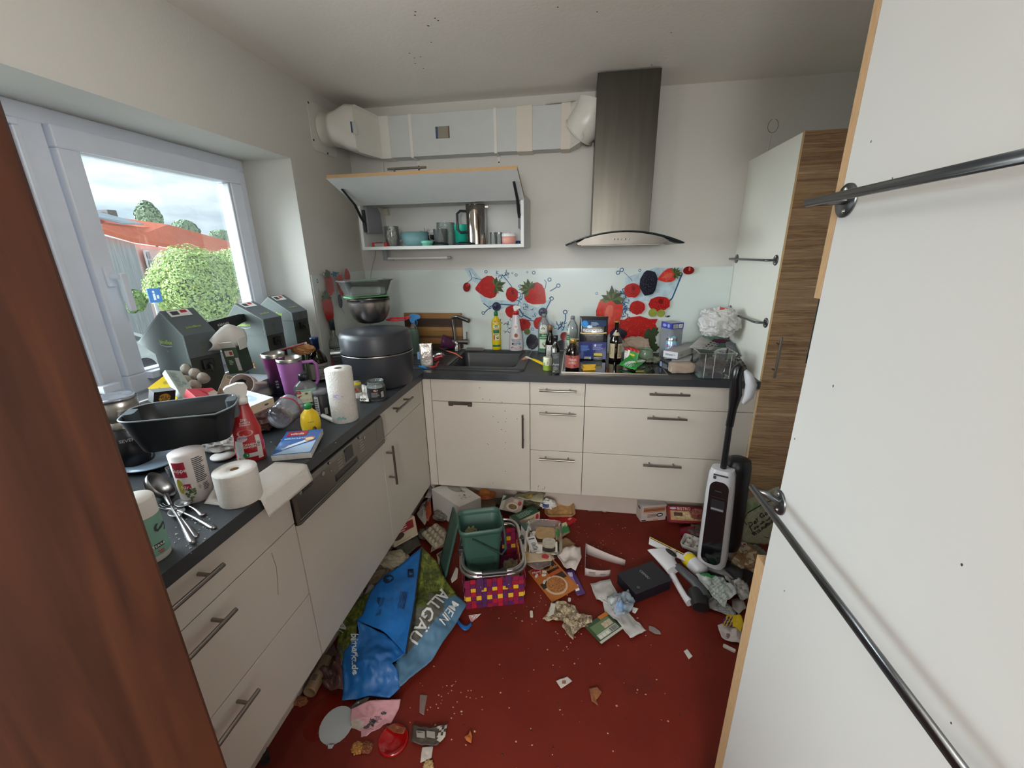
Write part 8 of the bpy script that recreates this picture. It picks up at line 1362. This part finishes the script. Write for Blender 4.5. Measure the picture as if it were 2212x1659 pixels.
A3, B3, D3 = hit(1298, 1391, 2, .010), hit(1347, 1357, 2, .010), hit(1268, 1358, 2, .012)
P = lambda x, y: A3 + (B3 - A3) * x + (D3 - A3) * y * 1.0
t.children[0].hide_render = False
bpy.data.objects.remove(t.children[0]); bpy.data.objects.remove(t)
t, w, h = tbox('food_pouch', 'green food pouch with an orange corner, lying flat beside the spilled food', 'pouch', hit(1299, 1391, 2, .012), hit(1347, 1357, 2, .012), hit(1266, 1349, 2, .014), .006, mat('35482f', .35), bev=.002)
b = MB(); b.drect(FZ, -w * .5, -h * .5, w * .5, -h * .40, mat('b9b6ae', .5)); b.drect(FZ, -w * .42, -h * .36, w * .42, -h * .12, mat('a9ada0', .5)); b.dbars(FZ, w * .1, -h * .34, w * .4, -h * .16, BLK, .0008)
for i in range(3): b.drect(FZ, -w * .40 + i * w * .15, -h * .34, -w * .28 + i * w * .15, -h * .2, mat('c9cabd', .5), .0008)
b.drect(FZ, -w * .4, -h * .1, w * .4, h * .3, mat('5f7652', .5)); b.drect(FZ, w * .0, -h * .08, w * .38, h * .18, mat('b0a08e', .5, var=.3, sc=90), .0008); b.drect(FZ, w * .1, h * .32, w * .48, h * .5, mat('b56a2c', .4)); b.build('print', t)
scrap('paper_towel', 'used white paper towel reaching out from under the black box', 'paper towel', [(1275, 1262), (1318, 1252), (1332, 1282), (1350, 1316), (1396, 1364), (1361, 1382), (1330, 1340), (1308, 1330), (1300, 1292), (1288, 1296)], .006, mat('b4b1ae', .85), .010, 16, rings=12, step=5)
scrap('plastic_wrap', 'crumpled bluish transparent wrap lying on the paper towel', 'film', [(1311, 1286), (1330, 1284), (1356, 1286), (1372, 1305), (1366, 1325), (1348, 1340), (1330, 1336), (1312, 1310)], .03, clear('b9c8d4', .4, .1, 1.2), .035, 17, lambda u, v: (mat('7d9cc0', .4) if (u - 1340) ** 2 + (v - 1322) ** 2 < 90 else (mat('a9b0b2', .5) if (u - 1320) ** 2 * 2 + (v - 1305) ** 2 < 320 else None)), rings=10, step=4)
scrap('paper_tissue', 'small white tissue corner right of the bluish wrap', 'tissue', [(1366, 1312), (1379, 1316), (1372, 1326), (1366, 1324)], .02, WHT, .004, 18)
for (u, v, a, nm, lb) in ((1148, 1328, 1.75, 'foam_chip', 'small white foam chip lying alone in front of the basket'), (1230, 1297, 1.5, 'foam_chip', 'tiny cream foam chip between the orange pack and the spilled food'), (1575, 1402, -.5, 'foam_chip', 'white foam stick at the foot of the near cabinet')):
    L_ = .03 if u != 1230 else .016
    if u == 1575: L_ = .045
    o = MB().prism(rrect(L_, .013, .005), 0, .008, cw).build(nm, loc=hit(u, v, 2, .001), rot=(0, 0, a)); tag(o, lb, 'foam')
scrap('plastic_sliver', 'small clear plastic sliver on the floor right of the paper towel', 'plastic', [(1401, 1352), (1412, 1354), (1426, 1364), (1428, 1371), (1416, 1370), (1402, 1362)], .004, clear('b7a8a4', .4), .002, 19)
scrap('paper_tag', 'small white paper tag in the middle of the bare red floor', 'tag', [(1201, 1472), (1226, 1462), (1236, 1472), (1212, 1488)], .003, mat('bdb6b0', .7), .002, 20, None, lambda b, S: b.drect(S, 1214, -1478, 1222, -1472, mat('8b5a55', .6), .002))
scrap('dry_leaf', 'brown crumpled peel on the bare floor right of the paper tag', 'peel', [(1272, 1490), (1290, 1485), (1300, 1498), (1288, 1512), (1292, 1524), (1278, 1516)], .003, mat('82502f', .7, var=.3, sc=60), .008, 21)
scrap('paper_tag', 'small torn white scrap with a dark corner, right part of the floor', 'tag', [(1477, 1408), (1484, 1403), (1496, 1418), (1488, 1424)], .004, mat('bcb8b0', .7), .003, 22)
o = cutlery_ = None
t = thing('spoon', 'small metal spoon lying at the foot of the plinth', 'spoon', hit(1290, 1105, 2, .002), .05); MB().lathe([(0, 0), (.010, .003), (.0125, .006), (.012, .0065), (0, .002)], STL, 20, sx=1.4, M=Matrix.Translation((.045, 0, 0))).build('bowl', t); MB().tube([(.03, 0, .005), (-.03, 0, .004), (-.055, 0, .003)], [.002, .0025, .0045], STL, 8, flat=.4).build('handle', t)
scrap('striped_cloth', 'pink and white striped scrap sticking out below the woven basket', 'cloth', [(1012, 1330), (1040, 1326), (1030, 1336), (1018, 1345)], .004, mat('b9868a', .7), .003, 23, lambda u, v: WHT if int(u + v) % 6 < 3 else None)
scrap('label_tag', 'small white care tag beside the basket rim on the left', 'tag', [(974, 1252), (985, 1225), (990, 1228), (988, 1250), (976, 1260)], .10, mat('a9a39c', .6), .002, 24)
# ---------------------------------------------------------------- left heap
t, w, h = tbox('cereal_carton', 'cream food carton with a dark red panel leaning against the left cabinets', 'carton', hit(852, 1183, 2, .06), hit(903, 1155, 2, .06), hit(874, 1126, 2, .17), .05, mat('a89a82', .6), mats=(None, None, mat('4a443c', .6), mat('8f8068', .6), None, None))
b = MB(); b.drect(FZ, -w * .42, h * .0, w * .40, h * .42, mat('7a1c24', .5)); b.dlines(FZ, -w * .25, h * .05, w * .15, h * .36, 3, mat('b9a59a', .5)); b.dell(FZ, -w * .25, -h * .1, w * .22, h * .16, mat('3c2a1e', .6, var=.4, sc=80), .0008); b.drect(FZ, -w * .4, -h * .42, w * .2, -h * .36, mat('8f8574', .6)); b.build('print', t)
scrap('food_packaging', 'black and grey torn tray lining under the cream carton', 'packaging', [(851, 1180), (902, 1158), (910, 1180), (870, 1205), (858, 1200)], .045, mat('37342f', .5, var=.3, sc=50), .015, 30, lambda u, v: mat('8a857a', .6) if v - (u - 850) * -.35 > 1211 - 0 else None)
t = thing('egg_tray', 'grey-brown cardboard egg tray between the cream carton and the bin lid', 'egg tray', hit(942, 1158, 2, .07), rz=-.75, rx=.25); em = mat('857b6a', .9, bump=.4, bsc=80); b = MB(); b.prism(rrect(.16, .10, .01), 0, .006, em)
for i in range(5):
    for j in range(3): b.lathe([(0, .022), (.008, .021), (.013, .010), (.015, .004)], em, 12, c=(-.06 + i * .03, -.032 + j * .032))
b.build('tray', t)
scrap('paper_bag', 'brown folded paper bag under the egg tray', 'bag', [(930, 1195), (974, 1172), (962, 1145), (945, 1135)], .035, mat('6b604f', .8), .012, 31)
scrap('wrapper', 'torn clear and orange snack wrapper in the corner left of the white box', 'wrapper', [(906, 1100), (930, 1072), (932, 1110), (925, 1130), (912, 1118)], .06, mat('9c9a96', .4, var=.2), .02, 32, lambda u, v: mat('a04a2c', .5) if u > 920 and v > 1085 else (mat('4a6a70', .5) if v > 1112 else (mat('505a66', .5) if fbm(u, v, 1, .15) > .2 else None)))
scrap('wrapper', 'white film wrapper wedged in the corner behind the white box', 'wrapper', [(918, 1078), (930, 1050), (934, 1062), (930, 1076)], .10, mat('a5a29e', .5), .015, 33)
scrap('wrapper', 'grey translucent wrapper curling over the top of the cream carton', 'wrapper', [(900, 1108), (915, 1094), (922, 1126), (918, 1138), (904, 1120)], .13, clear('a8a49c', .5), .02, 34)
crumple('paper_bag', 'crumpled beige paper beside the blue bag at the cabinet plinth', 'paper', hit(850, 1228, 2, .0), .16, .12, .08, mat('8f8672', .8, bump=.4), 35, .22)
crumple('paper_bag', 'brownish crumpled paper lower along the plinth behind the blue bag', 'paper', hit(812, 1262, 2, .0), .12, .14, .07, mat('695d4b', .8, bump=.4), 36, .25)
scrap('paper_bag', 'light torn paper between the blue bag and the cabinet doors', 'paper', [(784, 1290), (800, 1262), (815, 1272), (800, 1282)], .05, mat('9c968c', .8), .01, 37)
scrap('wrapper', 'beige and dark striped paper strip between egg tray and bin lid', 'wrapper', [(943, 1200), (955, 1190), (968, 1215), (958, 1245), (948, 1225)], .03, mat('8f8576', .7), .012, 38, lambda u, v: mat('3f2f2a', .7) if 950 < u < 957 else None)
for k, (u, v, cc_, sz) in enumerate(((925, 1150, '3f3a34', .10), (965, 1165, '55493a', .09), (955, 1110, '6a655c', .10), (900, 1215, '4a4438', .12), (1085, 1075, '5f5446', .12), (1150, 1085, '6f6a50', .10))):
    crumple('rubbish', ('dark crumpled rubbish under the cream carton and egg tray', 'brown crumpled rubbish right of the egg tray', 'grey crumpled rubbish in front of the white box', 'dark crumpled rubbish under the top of the blue bag', 'brown crumpled rubbish under the muesli carton', 'olive crumpled rubbish under the crackly film')[k], 'rubbish', hit(u, v + 10, 2, 0), sz, sz * .8, .045, mat(cc_, .7, var=.3, sc=40), 60 + k, .3)
# bottom left
a_, c_ = hit(668, 1497, 2, .024), hit(692, 1452, 2, .024); dv = (c_ - a_).normalized(); zq = dv; xq = zq.cross(Vector((0, 0, 1))).normalized(); yq = zq.cross(xq); M = Matrix(((xq.x, yq.x, zq.x, a_.x), (xq.y, yq.y, zq.y, a_.y), (xq.z, yq.z, zq.z, a_.z), (0, 0, 0, 1)))
t = thing('cardboard_tube', 'beige cardboard tube with a barcode lying against the left plinth', 'tube', M=M); MB().lathe([(0, .004), (.021, .004), (.0225, 0), (.024, .004), (.024, .13), (0, .13)], mat('8a7158', .6), 28).build('tube', t); b = MB(); P = cyl(.0242, math.radians(-90), .02); b.drect(P, -.008, .005, .016, .035, mat('a08a74', .6), .0005, nx=5); b.dbars(P, -.006, .008, .014, .032, BLK, .001); b.build('label', t)
scrap('plastic_bag', 'dusky transparent plastic bag beside the tube and the blue bag', 'bag', [(692, 1452), (720, 1420), (742, 1440), (742, 1490), (722, 1500), (700, 1488)], .03, clear('6a4a48', .55, .12), .03, 40, rings=10)
scrap('plastic_bag', 'dark torn film along the plinth above the cardboard tube', 'film', [(690, 1432), (722, 1396), (738, 1420), (700, 1450)], .02, mat('4b3a34', .5), .015, 41)
o = MB().prism([(x, y) for x, y in [(.055 * math.cos(a), .060 * math.sin(a)) for a in [math.radians(15 * i) for i in range(24)]]], 0, .0015, mat('a9aeb2', .4)).prism([(-.012, -.055), (.012, -.055), (.006, -.070), (-.006, -.070)], 0, .0015, mat('a9aeb2', .4)).build('container_lid', loc=hit(727, 1566, 2, .003), rot=(.03, 0, .25)); tag(o, 'grey-white foil lid lying flat at the lower left of the floor', 'lid')
scrap('bakery_bag', 'crumpled pink paper bag with black writing at the foot of the blue bag', 'bag', [(758, 1532), (800, 1512), (866, 1510), (862, 1530), (845, 1563), (784, 1611), (782, 1584), (758, 1572)], (.03, .04, .03), mat('b08088', .7), .012, 42, lambda u, v: mat('a3988f', .7) if (u - 772) ** 2 + (v - 1565) ** 2 < 220 else None, lambda b, S: (b.dtext(S, 'Fitness', 797, -1567, 9, INK, .004, rot=1.2), b.dtext(S, 'Brot', 808, -1562, 6, INK, .004, rot=1.2), b.dlines(S, 812, -1560, 826, -1545, 4, mat('7a5f64', .6), .003), b.dell(S, 830, -1539, 6, 4, INK, .003)), rings=12, step=5)
scrap('plastic_film', 'clear dark film between the blue bag and the pink bag', 'film', [(756, 1530), (780, 1514), (800, 1512), (790, 1528), (764, 1542)], .02, clear('6b6660', .5), .012, 43)
t = thing('round_lid', 'shiny red round plastic lid lying flat at the bottom of the view', 'lid', hit(850, 1600, 2, .002)); rdm = mat('8f0d10', .12, coat=.6); MB().lathe([(0, .004), (.040, .004), (.044, .009), (.047, .009), (.049, .002), (.047, 0), (0, 0)], rdm, 40).build('lid', t)
scrap('onion_peel', 'translucent brown onion peel on the red lid', 'peel', [(834, 1572), (852, 1566), (878, 1574), (872, 1588), (850, 1584)], .016, clear('9a5a3c', .5), .006, 44)
crumple('food_scraps', 'yellow-brown food scrap below the pink bag', 'scraps', hit(773, 1620, 2, 0), .035, .03, .02, mat('9c6a30', .5, var=.3), 45, .35); crumple('food_scraps', 'brown soft scrap right of the yellow one below the pink bag', 'scraps', hit(792, 1618, 2, 0), .04, .03, .015, mat('6f3a1e', .4, var=.3), 46, .35); crumple('food_scraps', 'small brown scrap beside the cardboard tube at the plinth', 'scraps', hit(650, 1518, 2, 0), .045, .03, .018, mat('8a5438', .5), 47, .35)
scrap('wrapper', 'curled black packet with grey printed panels on the lower floor', 'wrapper', [(890, 1568), (930, 1574), (967, 1566), (962, 1592), (944, 1612), (912, 1610), (888, 1604)], .014, mat('3c332c', .5), .006, 48, lambda u, v: (mat('a9a49c', .6) if u > 946 and (u * 1.3 % 3) < 1.6 else None), lambda b, S: [b.dpoly(S, [(x, -1582), (x + 18, -1584), (x + 18, -1598), (x, -1597)], mat('8b857c', .6), .003) for x in (900, 922)] and [b.dpoly(S, [(x + 2, -1584), (x + 16, -1586), (x + 16, -1596), (x + 2, -1595)], mat('3c332c', .6), .004) for x in (900, 922)])
scrap('paper_strip', 'white paper strip below the curled black packet', 'paper', [(912, 1614), (936, 1612), (932, 1638), (908, 1648)], .003, mat('b5aca4', .8), .002, 49); crumple('food_scraps', 'beige crumb pile at the lower end of the paper strip', 'scraps', hit(926, 1656, 2, 0), .03, .025, .012, mat('a58a60', .7), 50, .4)
scrap('plastic_strip', 'thin translucent strip on the red floor below the blue bag', 'plastic', [(907, 1500), (923, 1502), (916, 1546), (906, 1540)], .003, clear('a58c86', .45), .002, 51)
scrap('dry_leaf', 'curled orange-brown dry leaf at the bottom centre of the floor', 'leaf', [(1003, 1596), (1012, 1590), (1016, 1580), (1020, 1592), (1018, 1608), (1008, 1604)], .006, mat('b0602a', .6, var=.2), .008, 52)
scrap('dark_bag', 'black plastic corner by the plinth at the very bottom left', 'bag', [(562, 1650), (578, 1616), (586, 1645), (580, 1659), (562, 1659)], .03, mat('1c1c1e', .4), .012, 53)
o = MB().lathe([(0, .0008), (.072, .0008), (.078, .0003)], mat('64180f', .25, coat=.3), 30, sx=.8, sy=1.0).build('wet_patch', loc=hit(700, 1548, 2, .0006)); tag(o, 'dark wet patch on the red floor behind the grey-white lid', 'puddle')
# ---------------------------------------------------------------- right heap
t, w, d, h = fbox('crispbread_box', 'white and brown crispbread box standing at the plinth under the wide drawers', 'box', (1384, 1127), (1437, 1122), (1441, 1106), .105, mat('b9ada6', .55), zs=(.002,) * 3, mats=(None, mat('c3bcb8', .6), None, None, None, None))
b = MB(); P = front(w, d, h); b.drect(P, -w * .42, h * .55, w * .45, h * .86, mat('8f5a3c', .5)); b.drect(P, -w * .42, h * .58, w * .45, h * .62, mat('c79a78', .5), .0008); b.drect(P, -w * .42, h * .8, w * .45, h * .83, mat('c79a78', .5), .0008); b.dlines(P, -w * .25, h * .22, w * .25, h * .45, 3, mat('7a4a3c', .5)); b.dell(P, w * .25, h * .35, w * .13, h * .12, BLK, .0008); b.dell(P, w * .25, h * .35, w * .09, h * .05, WHT, .001); b.drect(P, -w * .48, h * .02, -w * .3, h * .1, BLK); b.drect(P, w * .0, h * .04, w * .2, h * .1, mat('c78a3c', .5)); P = leftf(w, d, h); b.dell(P, 0, h * .75, d * .25, h * .08, BLK); b.build('print', t)
t, w, h = tbox('pizza_box', 'dark red frozen-food box reading BISTRO leaning at the plinth', 'box', hit(1446, 1128, 2, .055), hit(1522, 1132, 2, .055), hit(1440, 1092, 2, .125), .05, mat('7d1620', .4), mats=(None, None, mat('7d1620', .4), None, None, None))
b = MB(); b.dtext(FZ, 'BISTRO', -w * .05, h * .36, .016, mat('c9b0ac', .4)); b.drect(FZ, -w * .45, -h * .35, w * .45, h * .22, mat('a5855c', .6, var=.4, sc=50)); b.dell(FZ, 0, -h * .05, w * .3, h * .2, mat('b9a078', .7, var=.4, sc=90), .0008); b.drect(FZ, -w * .35, -h * .1, -w * .1, h * .12, mat('4a2a20', .6), .001); b.dell(FZ, -w * .36, h * .36, w * .1, h * .07, mat('a9a4b8', .5), .0008); P = plane((0, -h / 2, -.025), (1, 0, 0), (0, 0, 1)); b.dtext(P, 'BISTRO', w * .2, -.004, .014, mat('c9b0ac', .4)); b.dell(P, -w * .1, -.004, w * .1, .008, mat('a9a4b8', .5)); b.build('print', t)
crumple('foil_wrapper', 'small brown-white wrapper on the right end of the BISTRO box', 'wrapper', hit(1505, 1118, 2, .10), .07, .05, .05, mat('7a4438', .4, var=.2), 70, .3)
t = thing('plastic_cup', 'dark red translucent cup lying before the BISTRO box', 'cup', hit(1488, 1150, 2, .035), rz=-.3, ry=1.3); MB().lathe([(0, -.04), (.028, -.04), (.034, .03), (.036, .035), (.033, .03), (.027, -.036), (0, -.036)], clear('7a2030', .7, .05), 28).build('cup', t)
crumple('rubbish', 'dark brown crumpled bag between the red cup and the floor washer', 'rubbish', hit(1508, 1165, 2, 0), .12, .10, .08, mat('3c2c26', .6), 71, .3)
t = thing('egg_carton', 'small torn grey egg carton in front of the red cup', 'egg carton', hit(1497, 1180, 2, .02), rz=-.5, rx=.15); em2 = mat('a39e97', .9, bump=.4, bsc=80); b = MB(); b.rings([rrect(.10, .075, .01, 3, z=0), rrect(.115, .09, .012, 3, z=.03), rrect(.108, .083, .012, 3, z=.03), rrect(.094, .069, .01, 3, z=.004)], em2, True, True, True)
for i in (-1, 1):
    for j in (-1, 1): b.lathe([(.004, .028), (.012, .026), (.018, .012), (.020, .004)], em2, 14, c=(i * .024, j * .018))
b.build('tray', t)
pc = hit(1632, 1165, 2, 0); t = thing('plastic_carrier_bag', 'pale green see-through carrier bag with black German writing by the tall cabinet', 'bag')
pbm = clear('c8d0b4', .60, .12, 1.2); SP = Sur((1594, 1150, .16), (1680, 1158, .18), (1640, 1060, .42), .012, .02, 60.0, (1630, 1110, 50, .02)); b = MB(); fan(b, SP, [(1590, 1160), (1585, 1110), (1598, 1078), (1640, 1060), (1682, 1050), (1690, 1100), (1690, 1165), (1650, 1176), (1612, 1172)], pbm, lambda u, v: mat('7d9a6c', .6) if 1082 < v + (u - 1600) * .12 < 1098 and 1596 < u < 1652 and (u % 14) < 9 else None, 12, 7, ctr=(1636, 1115))
ink = mat('26262a', .5); b.dtext(SP, 'Der Ge', 1634, -1112, 11, ink, .004, rot=.62); b.dtext(SP, 'alles rein, was', 1643, -1122, 5.5, ink, .004, rot=.62); b.dtext(SP, 'Will Auflauf', 1645, -1133, 8, ink, .004, rot=.62)
fr_ = [(1603, -1119), (1612, -1098), (1650, -1076), (1688, -1068)]
for (x0, y0), (x1, y1) in zip(fr_, fr_[1:] + [(1688, -1150)]): 
    if x1 == 1688 and x0 == 1688: continue
    b.dpoly(SP, [(x0, y0), (x1, y1), (x1 + .8, y1 - 1.6), (x0 + .8, y0 - 1.6)], ink, .004)
for (x0, y0), (x1, y1) in (((1603, -1119), (1618, -1132)), ((1618, -1132), (1625, -1148)), ((1625, -1148), (1660, -1160))): b.dpoly(SP, [(x0, y0), (x1, y1), (x1 + 1.4, y1 + 1), (x0 + 1.4, y0 + 1)], ink, .004)
b.build('printed_side', t, solid=.001)
crumple('bag_back', '', '', (0, 0, 0), 1, 1, 1, pbm) if False else None
b = MB(); SQ_ = Sur((1594, 1150, .08), (1700, 1150, .10), (1640, 1060, .35), .03, .02, 66.0); fan(b, SQ_, [(1588, 1150), (1590, 1085), (1640, 1065), (1690, 1070), (1700, 1150)], pbm, None, 9, 9); b.build('rear_side', t, solid=.001)
t, w, h = tbox('cereal_carton', 'brown nut-patterned food carton under the printed carrier bag', 'carton', hit(1574, 1196, 2, .05), hit(1596, 1200, 2, .05), hit(1596, 1158, 2, .09), .03, mat('85705c', .6, var=.35, sc=70)); 
bpy.data.objects.remove(t.children[0]); bpy.data.objects.remove(t)
t, w, h = tbox('food_carton', 'brown nut-patterned food carton under the printed carrier bag', 'carton', hit(1578, 1186, 2, .06), hit(1618, 1180, 2, .04), hit(1584, 1160, 2, .08), .03, mat('85705c', .6, var=.4, sc=70)); b = MB(); b.drect(FZ, w * .2, -h * .4, w * .45, -h * .1, WHT); b.drect(FZ, w * .25, -h * .35, w * .4, -h * .2, RED, .0008); b.build('print', t)
scrap('flyer', 'red and navy flyer edge sticking out near the cabinet edge', 'flyer', [(1610, 1190), (1640, 1182), (1640, 1200), (1614, 1200)], .07, mat('7a2a34', .6), .006, 72, lambda u, v: mat('232a48', .6) if u > 1624 else None)
crumple('rubbish', 'beige and brown crumpled kraft bag by the cabinet edge', 'bag', hit(1608, 1225, 2, 0), .13, .12, .10, mat('8a6a4c', .7, var=.2), 73, .28, mfn=lambda s, t: mat('b5a890', .6) if fbm(s * 6, t * 6, 2) > .15 else None)
crumple('rubbish', 'grey crumpled film rubbish behind the floor washer', 'rubbish', hit(1582, 1205, 2, 0), .10, .10, .08, mat('8a8884', .5, var=.2), 74, .3); crumple('rubbish', 'grey-green crumpled rubbish at the far right beside the cabinet edge', 'rubbish', hit(1630, 1215, 2, 0), .09, .12, .08, mat('6f726c', .6, var=.2), 75, .3)
t, w, d, h = fbox('black_case', 'black plastic part lying beside the floor washer base', 'case', (1574, 1258), (1612, 1276), (1626, 1250), .035, mat('1a1b1d', .4)); b = MB(); b.drect(front(w, d, h), -w * .35, h * .15, w * .4, h * .6, mat('8a8580', .6)); b.build('label', t)
scrap('snack_bag', 'large crumpled white and green foil snack bag in front of the floor washer', 'bag', [(1502, 1244), (1528, 1240), (1560, 1250), (1588, 1270), (1590, 1288), (1570, 1300), (1566, 1314), (1545, 1296), (1520, 1270)], .05, mat('b4b8b4', .35, 0, var=.1), .014, 76, lambda u, v: mat('2f8a48', .4) if (u - 1530) ** 2 + ((v - 1244) * 2.2) ** 2 < 260 else (mat('8b9c94', .4) if (u * .7 + v) % 9 < 3 and 1530 < u < 1572 else None), rings=14, step=4, fs=.06)
scrap('snack_bag', 'silver inside of a torn wrapper right of the white-green bag', 'wrapper', [(1552, 1234), (1580, 1244), (1612, 1262), (1622, 1290), (1600, 1300), (1578, 1270)], .035, mat('a5a09a', .35, .3, var=.3, sc=60), .018, 77, rings=12, step=4, fs=.09)
scrap('snack_bag', 'white and grey printed sachet lying under the torn wrapper', 'sachet', [(1525, 1300), (1545, 1285), (1588, 1318), (1590, 1336), (1566, 1328), (1530, 1314)], .012, mat('a8a5a2', .4), .006, 78, lambda u, v: mat('7d7f80', .5) if (v % 5) < 2 and u > 1535 else None)
scrap('snack_bag', 'pale crumpled film near the cabinet edge below the silver wrapper', 'film', [(1580, 1296), (1602, 1290), (1612, 1318), (1596, 1328), (1582, 1316)], .02, clear('a59c92', .6), .015, 79)
scrap('wrapper', 'bright yellow and purple wrapper at the foot of the near cabinet', 'wrapper', [(1562, 1340), (1572, 1329), (1600, 1330), (1606, 1350), (1600, 1366), (1588, 1356), (1560, 1354)], .03, mat('c5a61e', .35), .008, 80, lambda u, v: mat('3c2450', .4) if u < 1582 and v > 1334 and ((u + v * .5) % 7) < 4 else None, step=3, rings=10)
scrap('paper_bag', 'crumpled white paper with print below the yellow wrapper', 'paper', [(1550, 1352), (1562, 1350), (1602, 1366), (1602, 1394), (1580, 1390), (1558, 1380)], .012, mat('b3a6a0', .7), .012, 81, lambda u, v: mat('7a5a64', .6) if (u - 1572) ** 2 + (v - 1376) ** 2 < 18 else None)
# crumbs over the floor
rd = random.Random(9); sp = []
for (u, v, su, sv, k) in ((1320, 1140, 60, 25, 40), (1290, 1190, 30, 20, 20), (960, 1540, 60, 60, 30), (990, 1500, 30, 20, 14), (1150, 1290, 40, 30, 26), (1260, 1390, 60, 30, 20), (1400, 1340, 60, 60, 22), (1500, 1330, 30, 12, 24), (1200, 1520, 200, 80, 40), (700, 1580, 40, 40, 14), (1230, 1130, 20, 16, 20)):
    for _ in range(k):
        p = hit(rd.gauss(u, su), rd.gauss(v, sv), 2, .0004)
        if p.x > .62 and p.y < -.6 and p.x < 1.8: sp.append(p)
stuffbits('crumbs', 'pale crumbs and specks scattered over the red floor', 'crumbs', sp, mat('b0856a', .8, var=.4, sc=90), .0034, 12)
stuffbits('dirt', 'dark dried dirt spots on the red floor', 'dirt', [hit(rd.gauss(u, s_), rd.gauss(v, s_ * .6), 2, .0003) for u, v, s_, k in ((1290, 1185, 10, 20), (1515, 1325, 12, 20), (1345, 1500, 150, 20), (1200, 1620, 150, 14)) for _ in range(k)], mat('3c1a10', .8), .004, 13)
# spots on the ceiling
b = MB(); P = plane((0, 0, H - .0004), (1, 0, 0), (0, -1, 0))
for _ in range(12):
    u, v = rd.uniform(880, 960), rd.uniform(20, 150); q = hit(u, v, 2, H); b.dell(P, q.x, -q.y, .004, .003, spotm, .0004, 8)
for u, v in ((1450, 70), (686, 203), (1408, 140), (1205, 15), (1290, 25)): q = hit(u, v, 2, H); b.dell(P, q.x, -q.y, .003, .003, spotm, .0004, 8)
o = b.build('ceiling_specks'); o['kind'] = 'stuff'; o['label'] = 'small dark specks on the ceiling'; o['category'] = 'specks'
